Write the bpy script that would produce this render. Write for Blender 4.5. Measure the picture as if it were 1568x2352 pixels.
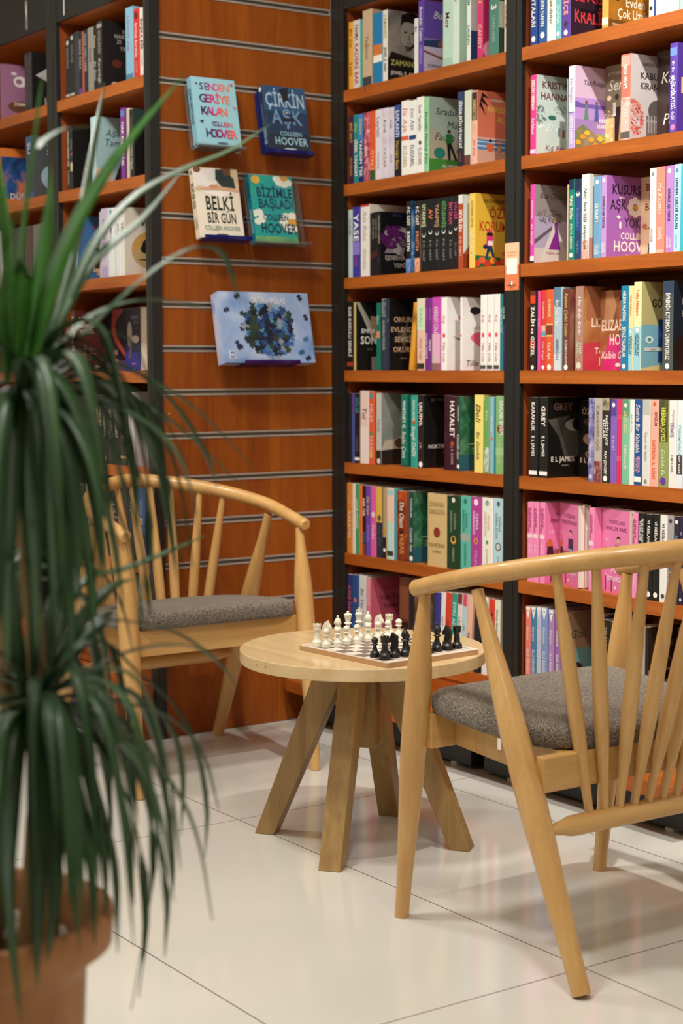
import bpy, bmesh, math, random
from mathutils import Vector, Matrix
random.seed(7)
for o in list(bpy.data.objects):
    bpy.data.objects.remove(o)
SC = bpy.context.scene
COL = SC.collection
# ------------------------------------------------------------------ camera
W, H, FPX = 1568, 2352, 3819.18
CAM = Vector((0.0, 0.0, 1.076))
RIGHT = Vector((0.567823, 0.823146, -0.0026288))
UP = Vector((-0.0700528, 0.0515053, 0.9962127))
FWD = Vector((-0.8201644, 0.5654884, -0.0869096))
cam = bpy.data.cameras.new('camera')
cam.sensor_fit = 'VERTICAL'
cam.sensor_height = 36.0
cam.lens = FPX / H * 36.0
cam.clip_start = 0.05
cam.dof.use_dof = True
cam.dof.focus_distance = 3.55
cam.dof.aperture_fstop = 4.4
camo = bpy.data.objects.new('camera', cam)
COL.objects.link(camo)
camo.matrix_world = Matrix(((RIGHT.x, UP.x, -FWD.x, CAM.x), (RIGHT.y, UP.y, -FWD.y, CAM.y), (RIGHT.z, UP.z, -FWD.z, CAM.z), (0, 0, 0, 1)))
SC.camera = camo
# ------------------------------------------------------------------ light
SC.view_settings.view_transform = 'Standard'
SC.view_settings.look = 'None'
SC.view_settings.exposure = 0.0
SC.view_settings.gamma = 1.0
SC.view_settings.use_curve_mapping = False
SC.cycles.use_denoising = True
SC.cycles.max_bounces = 7
SC.cycles.diffuse_bounces = 4
SC.cycles.glossy_bounces = 3
SC.cycles.transmission_bounces = 5
SC.cycles.transparent_max_bounces = 6
SC.cycles.caustics_reflective = False
SC.cycles.caustics_refractive = False
SC.cycles.sample_clamp_indirect = 4.0
world = bpy.data.worlds.new('world')
SC.world = world
world.use_nodes = True
world.node_tree.nodes['Background'].inputs[0].default_value = (1.0, 0.86, 0.70, 1)
world.node_tree.nodes['Background'].inputs[1].default_value = 0.3
CEIL = 3.1
LIGHTS = [  # x, y, size, watts: the ceiling panel row in front of the shelves, then added fill lights
    (-4.15, 1.12, .30, 25), (-2.80, 1.12, .30, 44), (-1.45, 1.12, .30, 30), (-0.1, 1.12, .30, 9),
    (-3.4, -1.2, .6, 20), (-1.0, -1.2, .6, 14), (0.9, 0.6, .6, 12), (-5.9, 0.0, .6, 9)]  # large unseen panels, added as fill to brighten the room
SPOTS = [  # x, y, watts, aimed at: small ceiling spots turned to the shelves
    (-1.9, 2.05, 62, (-2.6, 2.95, 1.4), 62), (-3.55, 1.42, 7, (-4.6, 2.4, 1.3), 70)]
WARM = (1.0, 0.96, 0.90)
for (x, y, s, p) in LIGHTS:
    l = bpy.data.lights.new('ceiling_panel_or_fill_light', 'AREA')
    l.shape = 'SQUARE'; l.size = s; l.energy = p; l.color = WARM
    o = bpy.data.objects.new('ceiling_panel_or_fill_light', l); COL.objects.link(o)
    o.location = (x, y, CEIL - .03)
for (x, y, p, aim, cone) in SPOTS:
    l = bpy.data.lights.new('ceiling_spot_light', 'SPOT')
    l.energy = p * 4; l.color = WARM; l.shadow_soft_size = .03; l.spot_size = math.radians(cone); l.spot_blend = .7
    o = bpy.data.objects.new('ceiling_spot_light', l); COL.objects.link(o)
    o.location = (x, y, CEIL - .06); o.rotation_euler = (Vector(aim) - o.location).to_track_quat('-Z', 'Y').to_euler()

# ------------------------------------------------------------------ helpers
def ray(x, y):
    return FWD * FPX + RIGHT * (x - W / 2) - UP * (y - H / 2)
def at_y(x, y, Y):          # the point of the plane Y seen at a pixel of the photograph
    d = ray(x, y); return CAM + d * ((Y - CAM.y) / d.y)
def at_x(x, y, X):
    d = ray(x, y); return CAM + d * ((X - CAM.x) / d.x)
def at_z(x, y, Z):
    d = ray(x, y); return CAM + d * ((Z - CAM.z) / d.z)
def at_d(x, y, dist):
    return CAM + ray(x, y) * (dist / FPX)

def lin(c):
    return c / 12.92 if c <= .04045 else ((c + .055) / 1.055) ** 2.4
def rgb(h):
    return tuple(lin(int(h[i:i + 2], 16) / 255) for i in (0, 2, 4)) + (1.0,)
MATS = {}
def new_mat(name, rough=.5, col=None, spec=.5):
    m = bpy.data.materials.new(name); m.use_nodes = True
    b = m.node_tree.nodes['Principled BSDF']
    b.inputs['Roughness'].default_value = rough
    b.inputs['Specular IOR Level'].default_value = spec
    if col: b.inputs['Base Color'].default_value = rgb(col)
    return m, m.node_tree, b
def M(h, rough=.38):
    """plain printed colour, or '@scale:hex,hex,..' for a printed mottled picture"""
    k = (h, rough)
    if k in MATS: return MATS[k]
    if h[0] != '@':
        m, nt, b = new_mat('print_' + h, rough, h)
    else:
        sc, cols = h[1:].split(':'); cols = cols.split(',')
        m, nt, b = new_mat('picture_print', rough)
        tc = nt.nodes.new('ShaderNodeTexCoord'); n = nt.nodes.new('ShaderNodeTexNoise')
        n.inputs['Scale'].default_value = float(sc); n.inputs['Detail'].default_value = 4
        n.inputs['Distortion'].default_value = .6
        r = nt.nodes.new('ShaderNodeValToRGB'); e = r.color_ramp.elements
        while len(e) < len(cols): e.new(.5)
        for i, c in enumerate(cols):
            e[i].position = .30 + .40 * i / (len(cols) - 1); e[i].color = rgb(c)
        nt.links.new(tc.outputs['Object'], n.inputs['Vector'])
        nt.links.new(n.outputs['Fac'], r.inputs['Fac']); nt.links.new(r.outputs['Color'], b.inputs['Base Color'])
    MATS[k] = m
    return m
def wood(name, c0, c1, axis='Z', scale=1.0, rough=.4, strips=0.0, c2=None, bump=.02, coat=0.0):
    m, nt, b = new_mat(name, rough)
    N, L = nt.nodes.new, nt.links.new
    tc = N('ShaderNodeTexCoord'); mp = N('ShaderNodeMapping')
    s = [22.0 * scale] * 3; s['XYZ'.index(axis)] = 1.6 * scale
    mp.inputs['Scale'].default_value = s
    n1 = N('ShaderNodeTexNoise'); n1.inputs['Scale'].default_value = 1.0; n1.inputs['Detail'].default_value = 6; n1.inputs['Distortion'].default_value = .8
    n2 = N('ShaderNodeTexNoise'); n2.inputs['Scale'].default_value = 9.0; n2.inputs['Detail'].default_value = 3
    mx = N('ShaderNodeMath'); mx.operation = 'MULTIPLY_ADD'; mx.inputs[1].default_value = .35
    r = N('ShaderNodeValToRGB'); r.color_ramp.elements[0].position = .42; r.color_ramp.elements[1].position = .88
    r.color_ramp.elements[0].color = rgb(c0); r.color_ramp.elements[1].color = rgb(c1)
    L(tc.outputs['Object'], mp.inputs['Vector']); L(mp.outputs['Vector'], n1.inputs['Vector']); L(mp.outputs['Vector'], n2.inputs['Vector'])
    L(n2.outputs['Fac'], mx.inputs[0]); L(n1.outputs['Fac'], mx.inputs[2]); L(mx.outputs[0], r.inputs['Fac'])
    out = r.outputs['Color']
    if strips:
        sp = N('ShaderNodeSeparateXYZ'); L(tc.outputs['Object'], sp.inputs[0])
        ax = {'Z': 'Y', 'X': 'Y', 'Y': 'X'}[axis]
        d = N('ShaderNodeMath'); d.operation = 'DIVIDE'; d.inputs[1].default_value = strips; L(sp.outputs[ax], d.inputs[0])
        f = N('ShaderNodeMath'); f.operation = 'FLOOR'; L(d.outputs[0], f.inputs[0])
        wn = N('ShaderNodeTexWhiteNoise'); wn.noise_dimensions = '1D'; L(f.outputs[0], wn.inputs['W'])
        mm = N('ShaderNodeMixRGB'); mm.blend_type = 'MIX'; mm.inputs[2].default_value = rgb(c2 or c0)
        q = N('ShaderNodeMath'); q.operation = 'MULTIPLY'; q.inputs[1].default_value = .55; L(wn.outputs['Value'], q.inputs[0])
        L(q.outputs[0], mm.inputs[0]); L(out, mm.inputs[1]); out = mm.outputs[0]
    L(out, b.inputs['Base Color'])
    if bump:
        bp = N('ShaderNodeBump'); bp.inputs['Strength'].default_value = bump * 8; bp.inputs['Distance'].default_value = .0006
        L(n2.outputs['Fac'], bp.inputs['Height']); L(bp.outputs['Normal'], b.inputs['Normal'])
    b.inputs['Coat Weight'].default_value = coat
    return m

class MB:
    """collects faces of one mesh, several materials"""
    def __init__(s): s.v = []; s.f = []; s.mi = []; s.m = []; s.sm = []
    def mat(s, m):
        if m not in s.m: s.m.append(m)
        return s.m.index(m)
    def add(s, vs, fs, m, smooth=False):
        k = len(s.v); i = s.mat(m)
        s.v.extend([tuple(v) for v in vs])
        for f in fs:
            s.f.append([a + k for a in f]); s.mi.append(i); s.sm.append(smooth)
    def box(s, a, b, m):
        (x0, y0, z0), (x1, y1, z1) = a, b
        s.add([(x0, y0, z0), (x1, y0, z0), (x1, y1, z0), (x0, y1, z0), (x0, y0, z1), (x1, y0, z1), (x1, y1, z1), (x0, y1, z1)],
              [(3, 2, 1, 0), (4, 5, 6, 7), (0, 1, 5, 4), (1, 2, 6, 5), (2, 3, 7, 6), (3, 0, 4, 7)], m)
    def tube(s, pts, rad, m, n=14, cap=True, flat=1.0):
        pts = [Vector(p) for p in pts]; vs = []; prev = None
        for i, p in enumerate(pts):
            t = (pts[min(i + 1, len(pts) - 1)] - pts[max(i - 1, 0)]).normalized()
            if prev is None:
                u = t.cross(Vector((0, 0, 1)))
                if u.length < .05: u = t.cross(Vector((1, 0, 0)))
            else: u = prev - t * prev.dot(t)
            u.normalize(); prev = u; w = t.cross(u)
            r = rad[i] if isinstance(rad, (list, tuple)) else rad
            for k in range(n):
                a = 2 * math.pi * k / n
                vs.append(p + u * (r * math.cos(a)) + w * (r * flat * math.sin(a)))
        fs = []
        for i in range(len(pts) - 1):
            for k in range(n):
                k2 = (k + 1) % n
                fs.append((i * n + k, i * n + k2, (i + 1) * n + k2, (i + 1) * n + k))
        s.add(vs, fs, m, True)
        if cap:
            s.add(vs[:n], [tuple(range(n))[::-1]], m); s.add(vs[-n:], [tuple(range(n))], m)
    def lathe(s, prof, m, n=24, c=(0, 0, 0)):
        vs = []; fs = []
        for (r, z) in prof:
            for k in range(n):
                a = 2 * math.pi * k / n
                vs.append((c[0] + r * math.cos(a), c[1] + r * math.sin(a), c[2] + z))
        for i in range(len(prof) - 1):
            for k in range(n):
                k2 = (k + 1) % n
                fs.append((i * n + k, i * n + k2, (i + 1) * n + k2, (i + 1) * n + k))
        s.add(vs, fs, m, True)
        s.add(vs[:n], [tuple(range(n))[::-1]], m); s.add(vs[-n:], [tuple(range(n))], m)
    def prism(s, poly, o, ex, ey, ez, m):
        """poly (2d) in the plane o,ex,ey, extruded along ez"""
        o, ex, ey, ez = map(Vector, (o, ex, ey, ez)); n = len(poly)
        a = [o + ex * p[0] + ey * p[1] for p in poly]
        s.add(a + [p + ez for p in a], [tuple(range(n))[::-1], tuple(range(n, 2 * n))] + [(i, (i + 1) % n, n + (i + 1) % n, n + i) for i in range(n)], m)
    def build(s, name, parent=None, loc=None, bevel=0, smooth_angle=None):
        me = bpy.data.meshes.new(name); me.from_pydata(s.v, [], s.f)
        for m in s.m: me.materials.append(m)
        me.polygons.foreach_set('material_index', s.mi); me.polygons.foreach_set('use_smooth', s.sm); me.update()
        o = bpy.data.objects.new(name, me); COL.objects.link(o)
        if parent: o.parent = parent
        if loc: o.location = loc
        if bevel:
            b = o.modifiers.new('bevel', 'BEVEL'); b.width = bevel; b.segments = 2; b.limit_method = 'ANGLE'
        return o
LABELS = {}
def tag(o, label, cat, group=None):
    n = len(label.split())
    if not 4 <= n <= 16: print('LABEL LENGTH', n, label)
    if label in LABELS: print('DUPLICATE LABEL', label)
    LABELS[label] = 1
    o['label'] = label; o['category'] = cat
    if group: o['group'] = group
    return o
def thing(name, label, cat, loc=(0, 0, 0), rot=(0, 0, 0), group=None):
    o = bpy.data.objects.new(name, None); COL.objects.link(o); o.empty_display_size = .05
    o.location = loc; o.rotation_euler = rot
    return tag(o, label, cat, group)
def struct(mb, name):
    o = mb.build(name); o['kind'] = 'structure'; return o

# ------------------------------------------------------------------ lettering from the built-in font
CHARS = sorted(set("ABCDEFGHIJKLMNOPQRSTUVWXYZabcdefghijklmnopqrstuvwxyz0123456789ÇĞİÖŞÜçğıöşüâ.,:;?!#&'-&•"))
GLYPH = {}
def make_glyphs():
    tmp = []
    for bold in (0, 1):
        for ch in CHARS:
            pair = []
            for body in (ch, 'I' + ch + 'I'):
                c = bpy.data.curves.new('t', 'FONT'); c.body = body; c.resolution_u = 2; c.fill_mode = 'FRONT'
                if bold: c.offset = .018
                o = bpy.data.objects.new('t', c); COL.objects.link(o); pair.append(o)
            tmp.append((bold, ch, pair))
    c = bpy.data.curves.new('t', 'FONT'); c.body = 'II'; c.resolution_u = 2
    ref = bpy.data.objects.new('t', c); COL.objects.link(ref)
    dg = bpy.context.evaluated_depsgraph_get()
    def ext(o):
        me = o.evaluated_get(dg).to_mesh(); xs = [v.co.x for v in me.vertices]
        r = (min(xs), max(xs)) if xs else (0, 0); o.evaluated_get(dg).to_mesh_clear(); return r
    r0 = ext(ref); wII = r0[1] - r0[0]
    for bold, ch, (o, o2) in tmp:
        e = o.evaluated_get(dg); me = e.to_mesh()
        vs = [(v.co.x, v.co.y) for v in me.vertices]; fs = [tuple(p.vertices) for p in me.polygons]
        e.to_mesh_clear()
        r = ext(o2); adv = (r[1] - r[0]) - wII - (.036 if bold else 0)
        GLYPH[(bold, ch)] = (vs, fs, adv + (.03 if bold else .0))
    for bold, ch, pr in tmp:
        for o in pr:
            cu = o.data; bpy.data.objects.remove(o); bpy.data.curves.remove(cu)
    bpy.data.objects.remove(ref)
make_glyphs()
CAP = max(v[1] for v in GLYPH[(0, 'H')][0])
def write(mb, s, m, o, ex, ey, cap, maxw=None, align='C', bold=1, shear=0.0, narrow=1.0):
    """letters as thin printed faces; o is the anchor on the baseline, ex reads, ey is up"""
    o, ex, ey = Vector(o), Vector(ex), Vector(ey)
    k = cap / CAP; w = 0
    for ch in s: w += .3 if ch == ' ' else GLYPH[(bold, ch)][2]
    kx = k * narrow
    if maxw and w * kx > maxw: kx = maxw / w
    if maxw and kx < k * .42: k = kx / .42
    x = {'C': -w / 2, 'L': 0, 'R': -w}[align]
    for ch in s:
        if ch == ' ': x += .3; continue
        vs, fs, adv = GLYPH[(bold, ch)]
        mb.add([o + ex * ((x + vx + shear * vy) * kx) + ey * (vy * k) for vx, vy in vs], fs, m)
        x += adv
# ------------------------------------------------------------------ materials of the place
CHERRY_H = wood('cherry_shelf_edge', '93470f', 'b56322', 'X', 1.2, .42)
CHERRY_V = wood('cherry_panel', '7a360c', 'a65a18', 'Z', .8, .5, strips=.052, c2='88440f')
CHERRY_V.node_tree.nodes['Principled BSDF'].inputs['Specular IOR Level'].default_value = .25
CHERRY_D = wood('cherry_side', '77330f', '95481c', 'Z', 1.0, .45)
BLACK_MET, _, _b = new_mat('black_metal', .42, '20211f')
BLACK_BOX, _, _b = new_mat('black_board', .5, '1d1e1e')
ALU, _, _b = new_mat('aluminium', .38, 'b5aba0'); _b.inputs['Metallic'].default_value = .25
ALU_DARK, _, _b = new_mat('aluminium_groove', .45, '918a80'); _b.inputs['Metallic'].default_value = .25
WALLP, _, _b = new_mat('painted_wall', .8, 'd8cfc0')
CEILM, _, _b = new_mat('painted_ceiling', .85, 'dcd6ca')
PAPER, _, _b = new_mat('page_paper', .8, 'e6dcc8')
PAPER2, _, _b = new_mat('page_edge_print', .8, 'cfc2aa')
PLAST_W = M('f0ece4', .4)

def floor_material():
    m, nt, b = new_mat('glossy_floor_tile', .1)
    N, L = nt.nodes.new, nt.links.new
    tc = N('ShaderNodeTexCoord'); sp = N('ShaderNodeSeparateXYZ'); L(tc.outputs['Object'], sp.inputs[0])
    def joint(ax, off, pitch, hw):
        a = N('ShaderNodeMath'); a.operation = 'SUBTRACT'; a.inputs[1].default_value = off - pitch / 2; L(sp.outputs[ax], a.inputs[0])
        w = N('ShaderNodeMath'); w.operation = 'FLOORED_MODULO'; w.inputs[1].default_value = pitch; L(a.outputs[0], w.inputs[0])
        d = N('ShaderNodeMath'); d.operation = 'SUBTRACT'; d.inputs[1].default_value = pitch / 2; L(w.outputs[0], d.inputs[0])
        e = N('ShaderNodeMath'); e.operation = 'ABSOLUTE'; L(d.outputs[0], e.inputs[0])
        f = N('ShaderNodeMath'); f.operation = 'LESS_THAN'; f.inputs[1].default_value = hw; L(e.outputs[0], f.inputs[0])
        return f
    jx = joint('X', -2.144, 1.2, .0014); jy = joint('Y', 2.004, .605, .0014)
    mx = N('ShaderNodeMath'); mx.operation = 'MAXIMUM'; L(jx.outputs[0], mx.inputs[0]); L(jy.outputs[0], mx.inputs[1])
    n = N('ShaderNodeTexNoise'); n.inputs['Scale'].default_value = 1.7; L(tc.outputs['Object'], n.inputs['Vector'])
    r = N('ShaderNodeValToRGB'); r.color_ramp.elements[0].color = rgb('cac7bd'); r.color_ramp.elements[1].color = rgb('d1cec5')
    r.color_ramp.elements[0].position = .35; r.color_ramp.elements[1].position = .65
    L(n.outputs['Fac'], r.inputs['Fac'])
    c = N('ShaderNodeMixRGB'); c.inputs[2].default_value = rgb('5d5144'); L(mx.outputs[0], c.inputs[0]); L(r.outputs['Color'], c.inputs[1])
    L(c.outputs[0], b.inputs['Base Color'])
    q = N('ShaderNodeMath'); q.operation = 'MULTIPLY_ADD'; q.inputs[1].default_value = .6; q.inputs[2].default_value = .1; L(mx.outputs[0], q.inputs[0])
    L(q.outputs[0], b.inputs['Roughness'])
    return m

# ------------------------------------------------------------------ room shell
XW, XE, YS, YN = -7.2, 3.0, -3.2, 3.2
b = MB(); b.box((XW, YS, -.1), (XE, YN, 0), floor_material()); struct(b, 'floor')
b = MB(); b.box((XW, YS, CEIL), (XE, YN, CEIL + .1), CEILM); struct(b, 'ceiling')
b = MB(); b.box((XW, YN, 0), (XE, YN + .1, CEIL), WALLP); struct(b, 'wall_back')
b = MB(); b.box((XW, YS - .1, 0), (XE, YS, CEIL), WALLP); struct(b, 'wall_front')
b = MB(); b.box((XW - .1, YS, 0), (XW, YN, CEIL), WALLP); struct(b, 'wall_left')
b = MB(); b.box((XE, YS, 0), (XE + .1, YN, CEIL), WALLP); struct(b, 'wall_right')

# ------------------------------------------------------------------ bookcases
YR, YL, XS = 2.877, 2.251, -4.222
SL_Y0, SL_Y1 = 2.2835, 2.8755
LEVELS = [1.897, 1.620, 1.343, 1.065, .787, .510, .232]      # tops of the boards
THICK = .033
DEEP = .285
TOP = 2.45
def post(case, x0, x1, y0, y1):
    b = MB()
    if abs(x1 + 4.206) < .001: y1 = SL_Y0 - .0005
    xm = x0 + (x1 - x0) * .62
    b.box((x0, y0, 0), (xm, y1, TOP), BLACK_MET); b.box((xm + .003, y0, 0), (x1, y1, TOP), BLACK_MET)
    b.box((xm, y0 + .003, 0), (xm + .003, y1 - .002, TOP), BLACK_MET)
    return b.build('post', case)
def bookcase(label, x0, x1, yf, posts, x_kick, ledge=None):
    """x0..x1 clear width between the posts, boards run back from yf"""
    t = thing('bookcase', label, 'bookcase', ((x0 + x1) / 2, yf + .15, 0), group='bookcases of the reading corner')
    inv = Vector((-(x0 + x1) / 2, -yf - .15, 0))
    def put(mb, name): o = mb.build(name, t, inv); return o
    for (a, c) in posts:
        p = post(t, a, c, yf, yf + .014); p.location = inv
    for (a, c) in ((x0 - .0185, x0 - .0005), (x1 + .0005, x1 + .0185)):
        if abs(x1 + 4.24) < .001 and a > x1: continue        # there the slatted panel closes the side
        b = MB(); b.box((a, yf + .0145, .0), (c, yf + DEEP, TOP), CHERRY_D)
        for zz in [LEVELS[0] + .17] + [l + dz for l in LEVELS[1:] for dz in (.075, .17)]:    # little shelf-pin holes
            for yy in (yf + .05,):
                s = 1 if a < x0 else -1
                xx = c if s > 0 else a
                b.box((min(xx, xx + s * .0012), yy - .003, zz - .003), (max(xx, xx + s * .0012), yy + .003, zz + .003), M('8f7d68', .4))
        put(b, 'side_panel')
    b = MB(); b.box((x0, yf + DEEP - .01, .05), (x1 - .001, yf + DEEP, TOP), CHERRY_D); put(b, 'back_panel')
    for z in LEVELS + [2.168]:
        b = MB(); b.box((x0 + .0005, yf + (0 if z < 2 else .012), z - THICK), (x1 - .0005, yf + DEEP - .0105, z), CHERRY_H)
        put(b, 'shelf_board')
    b = MB(); b.box((x0 + .0005, yf + .002, 2.135), (x1 - .0005, yf + .0115, TOP), BLACK_BOX); put(b, 'header_board')
    if ledge:
        lx0, lx1, ly, lz0, lz1 = ledge
        b = MB(); b.box((lx0, ly, lz0), (lx1, yf - .0005, lz1), CHERRY_H); put(b, 'base_ledge')
        b = MB(); b.box((x0 + .0005, yf + .006, lz1), (x1 - .0005, yf + .02, LEVELS[-1] - THICK - .0005), CHERRY_H); put(b, 'riser')
        if yf > 2.5:
            b = MB(); b.box((x_kick[0], ly + .075, .012), (x_kick[1], yf - .001, lz0 - .0005), BLACK_BOX)
            for fx in (x_kick[0] + .1, x_kick[1] - .08): b.box((fx - .012, ly + .08, 0), (fx + .012, ly + .105, .012), M('b8b0a2', .6))
            put(b, 'kick_box')
        else:
            b = MB(); b.box((lx0, ly + .004, .0), (lx1 - .02, ly + .02, lz0 - .0005), M('45433f', .5)); put(b, 'kick_board')
            b = MB(); b.box((lx1 - .0195, ly + .002, .0), (lx1 - .001, yf - .001, lz0 - .0005), CHERRY_V); put(b, 'end_board')
    return t
case_c = bookcase('cherry wood bookcase with black posts right beside the slatted panel', -4.156, -3.410, YR, [(-4.222, -4.1565), (-3.4095, -3.3465)], (-4.15, -3.4),
                  (-4.2, -3.3785, 2.687, .098, .133))
case_r = bookcase('cherry wood bookcase behind the nearer armchair, at the right', -3.346, -2.604, YR, [(-2.6035, -2.538)], (-3.345, -2.6), (-3.378, -2.587, 2.687, .098, .133))
case_l = bookcase('narrow cherry wood bookcase behind the plant, left of the slatted panel', -4.810, -4.240, YL, [(-4.8825, -4.8105), (-4.2395, -4.206)], (-4.8, -4.25),
                  (-4.8, -4.224, 2.130, .132, .165))
case_f = bookcase('cherry wood bookcase at the far left edge of the view', -5.60, -4.883, YL, [(-5.66, -5.6005)], (-5.5, -4.9), (-5.6, -4.8005, 2.130, .132, .165))
def header_letters(case, s, px, py, cap, narrow):
    p = at_y(px, py, YL + .0015); b = MB()
    write(b, s, M('e8e2d6', .5), (p.x, p.y, p.z), (1, 0, 0), (0, 0, 1), cap, align='C', narrow=narrow)
    o = b.build('header_lettering', case); o.location = -Vector(case.location)
header_letters(case_f, 'M', 61, 66, .085, .14)
header_letters(case_l, 'I', 147, 33, .085, .4)

# slatted end panel
RAIL_Z = [.386 + .1256 * i for i in range(17)]                 # top of each metal rail
t = thing('slat_panel', 'cherry slatted panel with metal rails between the two rows of bookcases', 'display panel', (XS - .02, (SL_Y0 + SL_Y1) / 2, 0))
inv = -Vector(t.location)
edges = [.0]
RT = .0195
zs = [(0.002, RAIL_Z[0] - RT)] + [(RAIL_Z[i], RAIL_Z[i + 1] - RT) for i in range(len(RAIL_Z) - 1)] + [(RAIL_Z[-1], TOP + .05)]
for (z0, z1) in zs:
    b = MB(); b.box((XS - .018, SL_Y0, z0), (XS, SL_Y1, z1), CHERRY_V)
    if abs(z0 - RAIL_Z[9]) < .05 or abs(z0 - RAIL_Z[4]) < .01:     # pale screw caps
        b.lathe([(.0028, 0), (.0028, .001)], M('b8a791', .5), 10, (0, 0, 0)); n = 20
        for i in range(len(b.v) - 40, len(b.v)):
            x, y, z = b.v[i]; b.v[i] = (XS + z, 2.31 + x, z0 + .055 + y)
    b.build('board', t, inv)
for z in RAIL_Z:
    b = MB()
    b.box((XS - .018, SL_Y0, z - RT), (XS - .010, SL_Y1, z), ALU_DARK)
    b.box((XS - .0098, SL_Y0, z - .005), (XS + .002, SL_Y1, z - .0002), ALU)
    b.box((XS - .0098, SL_Y0, z - RT + .0002), (XS + .002, SL_Y1, z - RT + .0055), ALU)
    b.build('rail', t, inv)

# paper cards on the posts
def card(loc, w, h, label, full):
    t = thing('shelf_card', label, 'sign', loc, group='orange cards on the posts')
    b = MB()
    b.box((-w / 2, -.0012, 0), (w / 2, 0, h * .53), M('dd7a4c', .5)); b.box((-w / 2, -.0012, h * .53), (w / 2, 0, h), M('f2bd97', .5))
    e, u = (1, 0, 0), (0, 0, 1)
    write(b, 'Sesli kitaplar için', M('d3935f', .5), (0, -.0016, h * .785), e, u, .0042, w * .82)
    write(b, 'bu QR kodu', M('d3935f', .5), (0, -.0016, h * .725), e, u, .0042, w * .6)
    write(b, 'PENGUEN', M('3a2418', .5), (0, -.0016, h * .085), e, u, .0048, w * .62)
    write(b, 'kitabevi', M('6a3a22', .5), (0, -.0016, h * .045), e, u, .0026, w * .3)
    el = [(.0042 * math.cos(a), h * .155 + .0068 * math.sin(a)) for a in [k * math.pi / 9 for k in range(18)]]
    b.add([(x - .0015, -.0014, z) for x, z in el], [tuple(range(18))], M('251c16', .5))
    b.add([(x * .8 + .0008, -.0017, h * .155 + (z - h * .155) * .88) for x, z in el], [tuple(range(18))], M('f3ede2', .5))
    b.build('card_sheet', t)
    b = MB(); r = .004; pl = []
    for cx, cz, a0 in ((w * .38 - r, h * .67 - r, 0), (-w * .38 + r, h * .67 - r, 90), (-w * .38 + r, h * .335 + r, 180), (w * .38 - r, h * .335 + r, 270)):
        for k in range(5): a = math.radians(a0 + k * 22.5); pl.append((cx + r * math.cos(a), cz + r * math.sin(a)))
    b.prism(pl, (0, -.0018, 0), (1, 0, 0), (0, 0, 1), (0, .0005, 0), PLAST_W); b.build('blank_sticker', t)
card((-3.3785, YR - .0005, 1.276), .056, .124, 'orange card with a white sticker on the post between centre and right bookcases', 1)
card((-4.848, YL - .0005, 1.286), .056, .117, 'orange card with a white sticker on the post behind the plant', 1)

# ceiling fixtures over the shop floor; the large ones frame the added fill lights
for i, (x, y, s, p) in enumerate(LIGHTS):
    t = thing('ceiling_or_fill_fixture', ['white square ceiling light, %s in the row nearest the shelves' % q for q in ('first', 'second', 'third', 'fourth')][i] if i < 4 else
              ['large unseen fill light added over the left aisle', 'large unseen fill light added behind the camera', 'large unseen fill light added at the right wall', 'large unseen fill light added at the far left'][i - 4],
              'ceiling light', (x, y, CEIL), group='ceiling lights')
    b = MB(); k = s / 2 + .03
    for a, c in (((-k, -k), (k, -s / 2)), ((-k, s / 2), (k, k)), ((-k, -s / 2), (-s / 2, s / 2)), ((s / 2, -s / 2), (k, s / 2))):
        b.box((a[0], a[1], -.028), (c[0], c[1], -.0005), PLAST_W)
    b.build('frame', t)
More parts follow.
